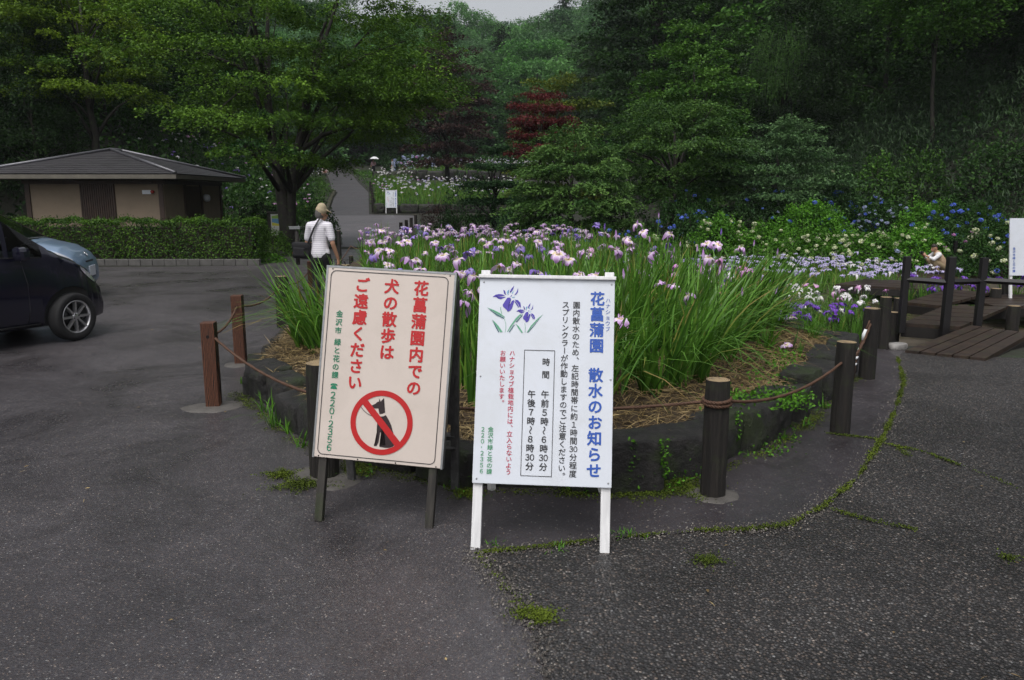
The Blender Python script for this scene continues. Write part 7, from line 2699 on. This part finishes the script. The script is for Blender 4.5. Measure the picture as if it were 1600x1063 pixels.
def walking_man():
    base = Vector((-2.80, 11.5, .004))
    root = thing('person', 'man in beige cap, striped white polo and black trousers walking away', 'person', base, R(-14))
    root.scale = (.82, .92, .955)
    hd = (0.03, .045, 1.475)
    fdir = (.80, .60, -.12)
    shL, shR = (-.185, 0, 1.285), (.185, 0, 1.285)
    elL, elR = (-.265, .02, 1.03), (.255, -.015, 1.03)
    wrL, wrR = (-.20, .20, .97), (.295, .075, .80)
    hipL, hipR = (-.085, 0, .83), (.085, 0, .83)
    knL, knR = (-.095, .02, .45), (.105, .13, .46)
    anL, anR = (-.095, -.17, .10), (.105, .17, .085)
    body = head_caps(hd, fdir, s=.95)
    body += [C((.01, .0, 1.30), .062, (.02, .03, 1.42), .056)]
    body += [C((0, 0, 1.20), .135, (0, 0, 1.02), .120, .72, (0, 1, 0)), C((0, 0, 1.0), .12, (0, -.01, .86), .135, .8, (0, 1, 0)), C(shL, .06, shR, .06)]
    for sh, el, wr in ((shL, elL, wrL), (shR, elR, wrR)):
        body += [C(sh, .058, el, .040), C(el, .041, wr, .027)]
    body += hand_caps(wrR, (.05, .12, -1), (-1, .1, 0), 1.0, 1.0, -1)
    body += hand_caps(wrL, (.6, .75, -.1), (0, .3, -1), 1.0, .9, 1)
    for h, k, a in ((hipL, knL, anL), (hipR, knR, anR)):
        body += [C(h, .085, k, .055), C(k, .055, a, .038), C(a, .038, Vector(a) + Vector((0, .10, -.03)), .035)]
    melt('body', body, M_SKIN, root, .010, 3)
    face_parts(root, hd, fdir)
    # shirt: torso, collar, short sleeves
    sh = [C((0, -.005, 1.235), .150, (0, 0, 1.02), .145, .74, (0, 1, 0)), C((0, 0, 1.02), .145, (0, -.005, .875), .165, .80, (0, 1, 0)), C((-.15, 0, 1.285), .075, (.15, 0, 1.285), .075)]
    sh += [C((-.10, 0, 1.30), .066, (.10, 0, 1.30), .066), C((.012, .005, 1.325), .072, (.014, .010, 1.355), .066)]
    sh += [C((-.10, 0, .885), .085, (.10, 0, .885), .085, .9, (0, 1, 0)), C((-.075, -.03, .87), .08, (.075, -.03, .87), .08)]
    sh += [C(shL, .070, Vector(shL).lerp(Vector(elL), .70), .064), C(shR, .070, Vector(shR).lerp(Vector(elR), .70), .064)]
    melt('shirt', sh, M_SHIRT, root, .012, 6)
    tr_ = [C((0, -.005, .90), .140, (0, -.01, .82), .150, .80, (0, 1, 0))]
    for h, k, a in ((hipL, knL, anL), (hipR, knR, anR)):
        tr_ += [C(h, .108, k, .080), C(k, .080, Vector(a) + Vector((0, 0, -.03)), .068)]
    melt('trousers', tr_, M_BLACKCLOTH, root, .012, 6)
    for a, pitch in ((anL, -.35), (anR, .1)):
        a = Vector(a)
        melt('shoe', [C(a + Vector((0, -.05, -.055)), .042, a + Vector((0, .15, -.055)), .040, .75, (0, 0, 1)), C(a + Vector((0, -.03, -.03)), .045, a + Vector((0, .03, -.035)), .042)], M_SHOE, root, .010, 3)
    # hair under the cap, cap with peak
    c = Vector(hd); f = Vector(fdir).normalized(); f.z = 0; f.normalize(); sd = f.cross(Vector((0, 0, 1)))
    melt('hair', [C(c - f * .030 + Vector((0, 0, -.015)), .086, c - f * .02 + Vector((0, 0, .03)), .088)], M_HAIR, root, .010, 3)
    melt('cap', [C(c - f * .006 + Vector((0, 0, .048)), .098, c + f * .004 + Vector((0, 0, .075)), .088), C(c + f * .09 + sd * -.035 + Vector((0, 0, .045)), .018, c + f * .09 + sd * .035 + Vector((0, 0, .045)), .018),
                 dict(p0=c + f * .08 + Vector((0, 0, .050)), r0=.070, p1=c + f * .125 + Vector((0, 0, .030)), r1=.062, flat=.16, axis=(f.x * .25, f.y * .25, 1))], M_CAP, root, .009, 4)
    # strap from the right shoulder down to the bag on the left hip
    mb = MB()
    pts = [(.060, .10, 1.36), (.075, .03, 1.375), (.055, -.075, 1.345), (-.01, -.128, 1.22), (-.09, -.128, 1.05), (-.155, -.105, .93)]
    for i in range(len(pts) - 1):
        pass
    V = []
    for p in pts:
        V += [(p[0] - .020, p[1], p[2] - .009), (p[0] + .020, p[1], p[2] + .009), (p[0] + .020, p[1] - .005, p[2] + .009), (p[0] - .020, p[1] - .005, p[2] - .009)]
    F_ = []
    for i in range(len(pts) - 1):
        for k in range(4):
            F_.append((i * 4 + k, i * 4 + (k + 1) % 4, i * 4 + 4 + (k + 1) % 4, i * 4 + 4 + k))
    mb.add(V, F_)
    bag = thing('shoulder_bag', 'black shoulder bag hanging at the left hip of the walking man', 'bag', base, R(-14))
    mb.build('strap', M_STRAP, bag)
    mb = MB(); mb.box((-.255, -.06, .875), (.26, .15, .23), rot=(0, .06, .15), bevel=.035); mb.box((-.26, -.15, .86), (.18, .05, .13), rot=(0, .06, .15), bevel=.02)
    mb.build('pouch', M_BLACKCLOTH, bag)
    mb = MB(); mb.box((-.255, -.063, .945), (.272, .16, .10), rot=(0, .06, .15), bevel=.03); mb.build('flap', M_BLACKCLOTH, bag)
    mb = MB(); mb.box((-.365, -.13, .845), (.02, .012, .02)); mb.build('tab', M_RED, bag)
    cs = thing('camera_case', 'small black case with pale edge held in the right hand of the walking man', 'case', base, R(-14))
    mb = MB(); mb.box((.305, .10, .60), (.16, .09, .12), bevel=.015); mb.build('case_body', M_BLACKPL, cs)
    mb = MB(); mb.box((.305, .10, .663), (.165, .094, .012), bevel=.003); mb.build('lid_edge', plain('pale brass trim', (.32, .25, .14), .5), cs)
    mb = MB(); mb.tube([(.26, .10, .665), (.275, .095, .72), (.30, .09, .735), (.325, .095, .72), (.345, .10, .665)], .009, 7); mb.build('handle', M_BLACKPL, cs)
walking_man()

M_VEST = plain('beige vest cloth', (.42, .30, .20), .85, .1, 20, bumps=.002)
M_KHAKI = plain('khaki trousers cloth', (.26, .20, .12), .85, .12, 20, bumps=.002)
def crouching():
    g = ground_at(1459, 428, -.42)
    root = thing('person', 'photographer in beige vest crouching on the boardwalk and aiming at the lavender irises', 'person', (g.x, g.y, -.42), PI / 2)
    s = .88
    def Q(x, y, z): return Vector((x, y, z)) * s    # faces +Y, turned so that it looks to the left of the view
    hd = Q(0, .06, .80); fd = (0, .9, -.35)
    body = head_caps(hd, fd, s=s)
    body += [C(Q(0, -.02, .66), .055 * s, hd, .055 * s), C(Q(0, -.14, .48), .13 * s, Q(0, -.24, .22), .13 * s, .8, (0, 1, .5)), C(Q(-.15, -.03, .62), .06 * s, Q(.15, -.03, .62), .06 * s)]
    for q in (-1, 1):
        body += [C(Q(q * .17, -.03, .60), .055 * s, Q(q * .21, .16, .46), .042 * s), C(Q(q * .21, .16, .46), .042 * s, Q(q * .07, .36, .58), .028 * s)]
        body += [C(Q(q * .09, -.26, .20), .085 * s, Q(q * .14, .14, .42), .06 * s), C(Q(q * .14, .14, .42), .058 * s, Q(q * .12, -.06, .08), .04 * s)]
        body += hand_caps(Q(q * .07, .36, .58), (-q * .3, .35, .5), (-q, 0, 0), .9, .8, 1)
    melt('body', body, M_SKIN, root, .012, 3)
    face_parts(root, hd, fd, s)
    hair_c = hd
    melt('hair', [C(hair_c + Vector((0, -.02, .02)), .086 * s, hair_c + Vector((0, .01, .045)), .085 * s)], M_DARKHAIR, root, .011, 3)
    melt('shirt', [C(Q(0, -.20, .33), .155 * s, Q(0, -.28, .21), .150 * s, .85, (0, 1, .5)), C(Q(-.15, -.03, .61), .075 * s, Q(.15, -.03, .61), .075 * s)] +
         [C(Q(q * .17, -.03, .60), .072 * s, Q(q * .205, .15, .465), .060 * s) for q in (-1, 1)] + [C(Q(q * .205, .15, .465), .058 * s, Q(q * .15, .24, .51), .046 * s) for q in (-1, 1)], M_BLUEWHITE, root, .013, 5)
    melt('vest', [C(Q(0, -.06, .60), .135 * s, Q(0, -.17, .42), .165 * s, .85, (0, 1, .5)), C(Q(0, -.17, .42), .165 * s, Q(0, -.23, .31), .160 * s, .85, (0, 1, .5)), C(Q(-.12, -.05, .625), .07 * s, Q(.12, -.05, .625), .07 * s)], M_VEST, root, .013, 5)
    tr_ = [C(Q(0, -.27, .22), .14 * s, Q(0, -.25, .17), .14 * s)]
    for q in (-1, 1):
        tr_ += [C(Q(q * .09, -.26, .20), .10 * s, Q(q * .14, .14, .42), .075 * s), C(Q(q * .14, .14, .42), .074 * s, Q(q * .12, -.05, .10), .058 * s)]
    melt('trousers', tr_, M_KHAKI, root, .013, 5)
    for q in (-1, 1):
        melt('shoe', [C(Q(q * .12, -.10, .042), .042 * s, Q(q * .12, .10, .040), .040 * s, .8, (0, 0, 1))], M_SHOE, root, .012, 3)
    cm_ = thing('camera', 'small dark camera held up by the crouching photographer', 'camera', (g.x, g.y, -.42), PI / 2)
    mb = MB(); c = Q(0, .425, .665); mb.box(c, (.11, .045, .07), bevel=.01); mb.build('camera_body', M_BLACKPL, cm_)
    mb = MB(); mb.lathe([(.026, 0), (.026, .05), (.022, .052), (.001, .045)], 16, c + Vector((0, .022, 0)), Matrix.Rotation(-PI / 2, 3, 'X')); mb.build('lens', M_BLACKPL, cm_)
crouching()

M_WHITECLOTH = plain('white cloth', (.66, .66, .68), .85, .08, 12)
M_GREYCLOTH = plain('blue grey cloth', (.30, .32, .40), .85, .1, 12)
M_PINKCLOTH = plain('pinkish printed cloth', (.46, .30, .34), .85, .4, 26)
def standing(name, label, loc, rot, shirt, trouser, hair, arms):
    root = thing(name, label, 'person', loc, rot)
    hd = (0, .02, 1.56)
    body = head_caps(hd, (0, 1, -.15)) + [C((0, 0, 1.36), .055, (0, .01, 1.48), .052), C((0, 0, 1.28), .13, (0, 0, 1.02), .12, .72, (0, 1, 0))]
    sh = [C((0, 0, 1.28), .15, (0, 0, 1.0), .15, .74, (0, 1, 0)), C((-.15, 0, 1.36), .07, (.15, 0, 1.36), .07)]
    for q, (el, wr) in zip((-1, 1), arms):
        s0 = (q * .18, 0, 1.36)
        body += [C(s0, .055, el, .04), C(el, .04, wr, .027)] + hand_caps(wr, Vector(wr) - Vector(el), (-q, 0, 0), 1, .8, q)
        sh += [C(s0, .07, Vector(s0).lerp(Vector(el), .95), .056)]
    tr_ = [C((0, 0, .98), .14, (0, 0, .88), .15, .8, (0, 1, 0))]
    for q, k, a in ((-1, (-.09, .05, .48), (-.09, -.10, .09)), (1, (.09, .06, .48), (.09, .10, .085))):
        body += [C((q * .09, 0, .88), .085, k, .055), C(k, .055, a, .038)]
        tr_ += [C((q * .09, 0, .88), .105, k, .08), C(k, .08, a, .07)]
    melt('body', body, M_SKIN, root, .016, 3)
    face_parts(root, hd, (0, 1, -.15))
    melt('shirt', sh, shirt, root, .018, 5)
    melt('trousers', tr_, trouser, root, .018, 5)
    melt('hair', [C((0, 0, 1.58), .092, (0, .01, 1.605), .088)], hair, root, .016, 3)
    for q, y in ((-1, -.10), (1, .10)):
        melt('shoe', [C((q * .09, y - .06, .04), .04, (q * .09, y + .13, .04), .04, .8, (0, 0, 1))], M_SHOE, root, .014, 2)
    return root
p = on(615.5, 84, 0)
standing('person', 'distant man in pale shirt and white trousers walking among the far irises', (p[0], p[1], p[2]), R(75), M_GREYCLOTH, M_WHITECLOTH, M_DARKHAIR, (((-.25, -.06, 1.08), (-.24, .08, .86)), ((.25, .04, 1.08), (.22, .20, .95))))
p = on(586, 86, 0)
standing('person', 'distant person in dark trousers standing under a white parasol', (p[0], p[1], p[2] - .05), R(170), M_PINKCLOTH, M_BLACKCLOTH, M_DARKHAIR, (((-.25, .05, 1.10), (-.12, .26, 1.28)), ((.25, .04, 1.08), (.22, .20, .95))))
t = thing('parasol', 'white parasol held by the distant person beside the far path', 'parasol', (p[0], p[1], p[2] - .05), R(170))
mb = MB()
n = 8
rings_ = [(.52, 1.56), (.40, 1.68), (.22, 1.78), (.01, 1.82)]
V = [(-.12 - .08 + r * math.cos(2 * PI * k / n), .22 + r * math.sin(2 * PI * k / n) - (z - 1.7) * .3, z + .12) for r, z in rings_ for k in range(n)]
mb.add(V, [(i * n + k, i * n + (k + 1) % n, (i + 1) * n + (k + 1) % n, (i + 1) * n + k) for i in range(3) for k in range(n)])
mb.build('canopy', M_WHITECLOTH, t)
mb = MB(); mb.tube([(-.12, .30, 1.24), (-.20, .2, 1.98)], .01, 6); mb.build('shaft', M_STEEL, t)

# ------------------------------------------------------------------ damp air in the valley
hz, nt, b_, o_ = new_mat('damp air')
nt.nodes.remove(b_)
vp = N(nt, 'ShaderNodeVolumePrincipled', Density=.0003, Anisotropy=.1)
vp.inputs['Color'].default_value = (.82, .88, .95, 1)
nt.links.new(vp.outputs[0], o_.inputs['Volume'])
mb = MB()
mb.box((0, 130, 39), (308, 350, 82))
hazeo = mb.build('haze', hz)
hazeo['kind'] = 'stuff'
hazeo['label'] = 'pale damp air filling the wooded valley'
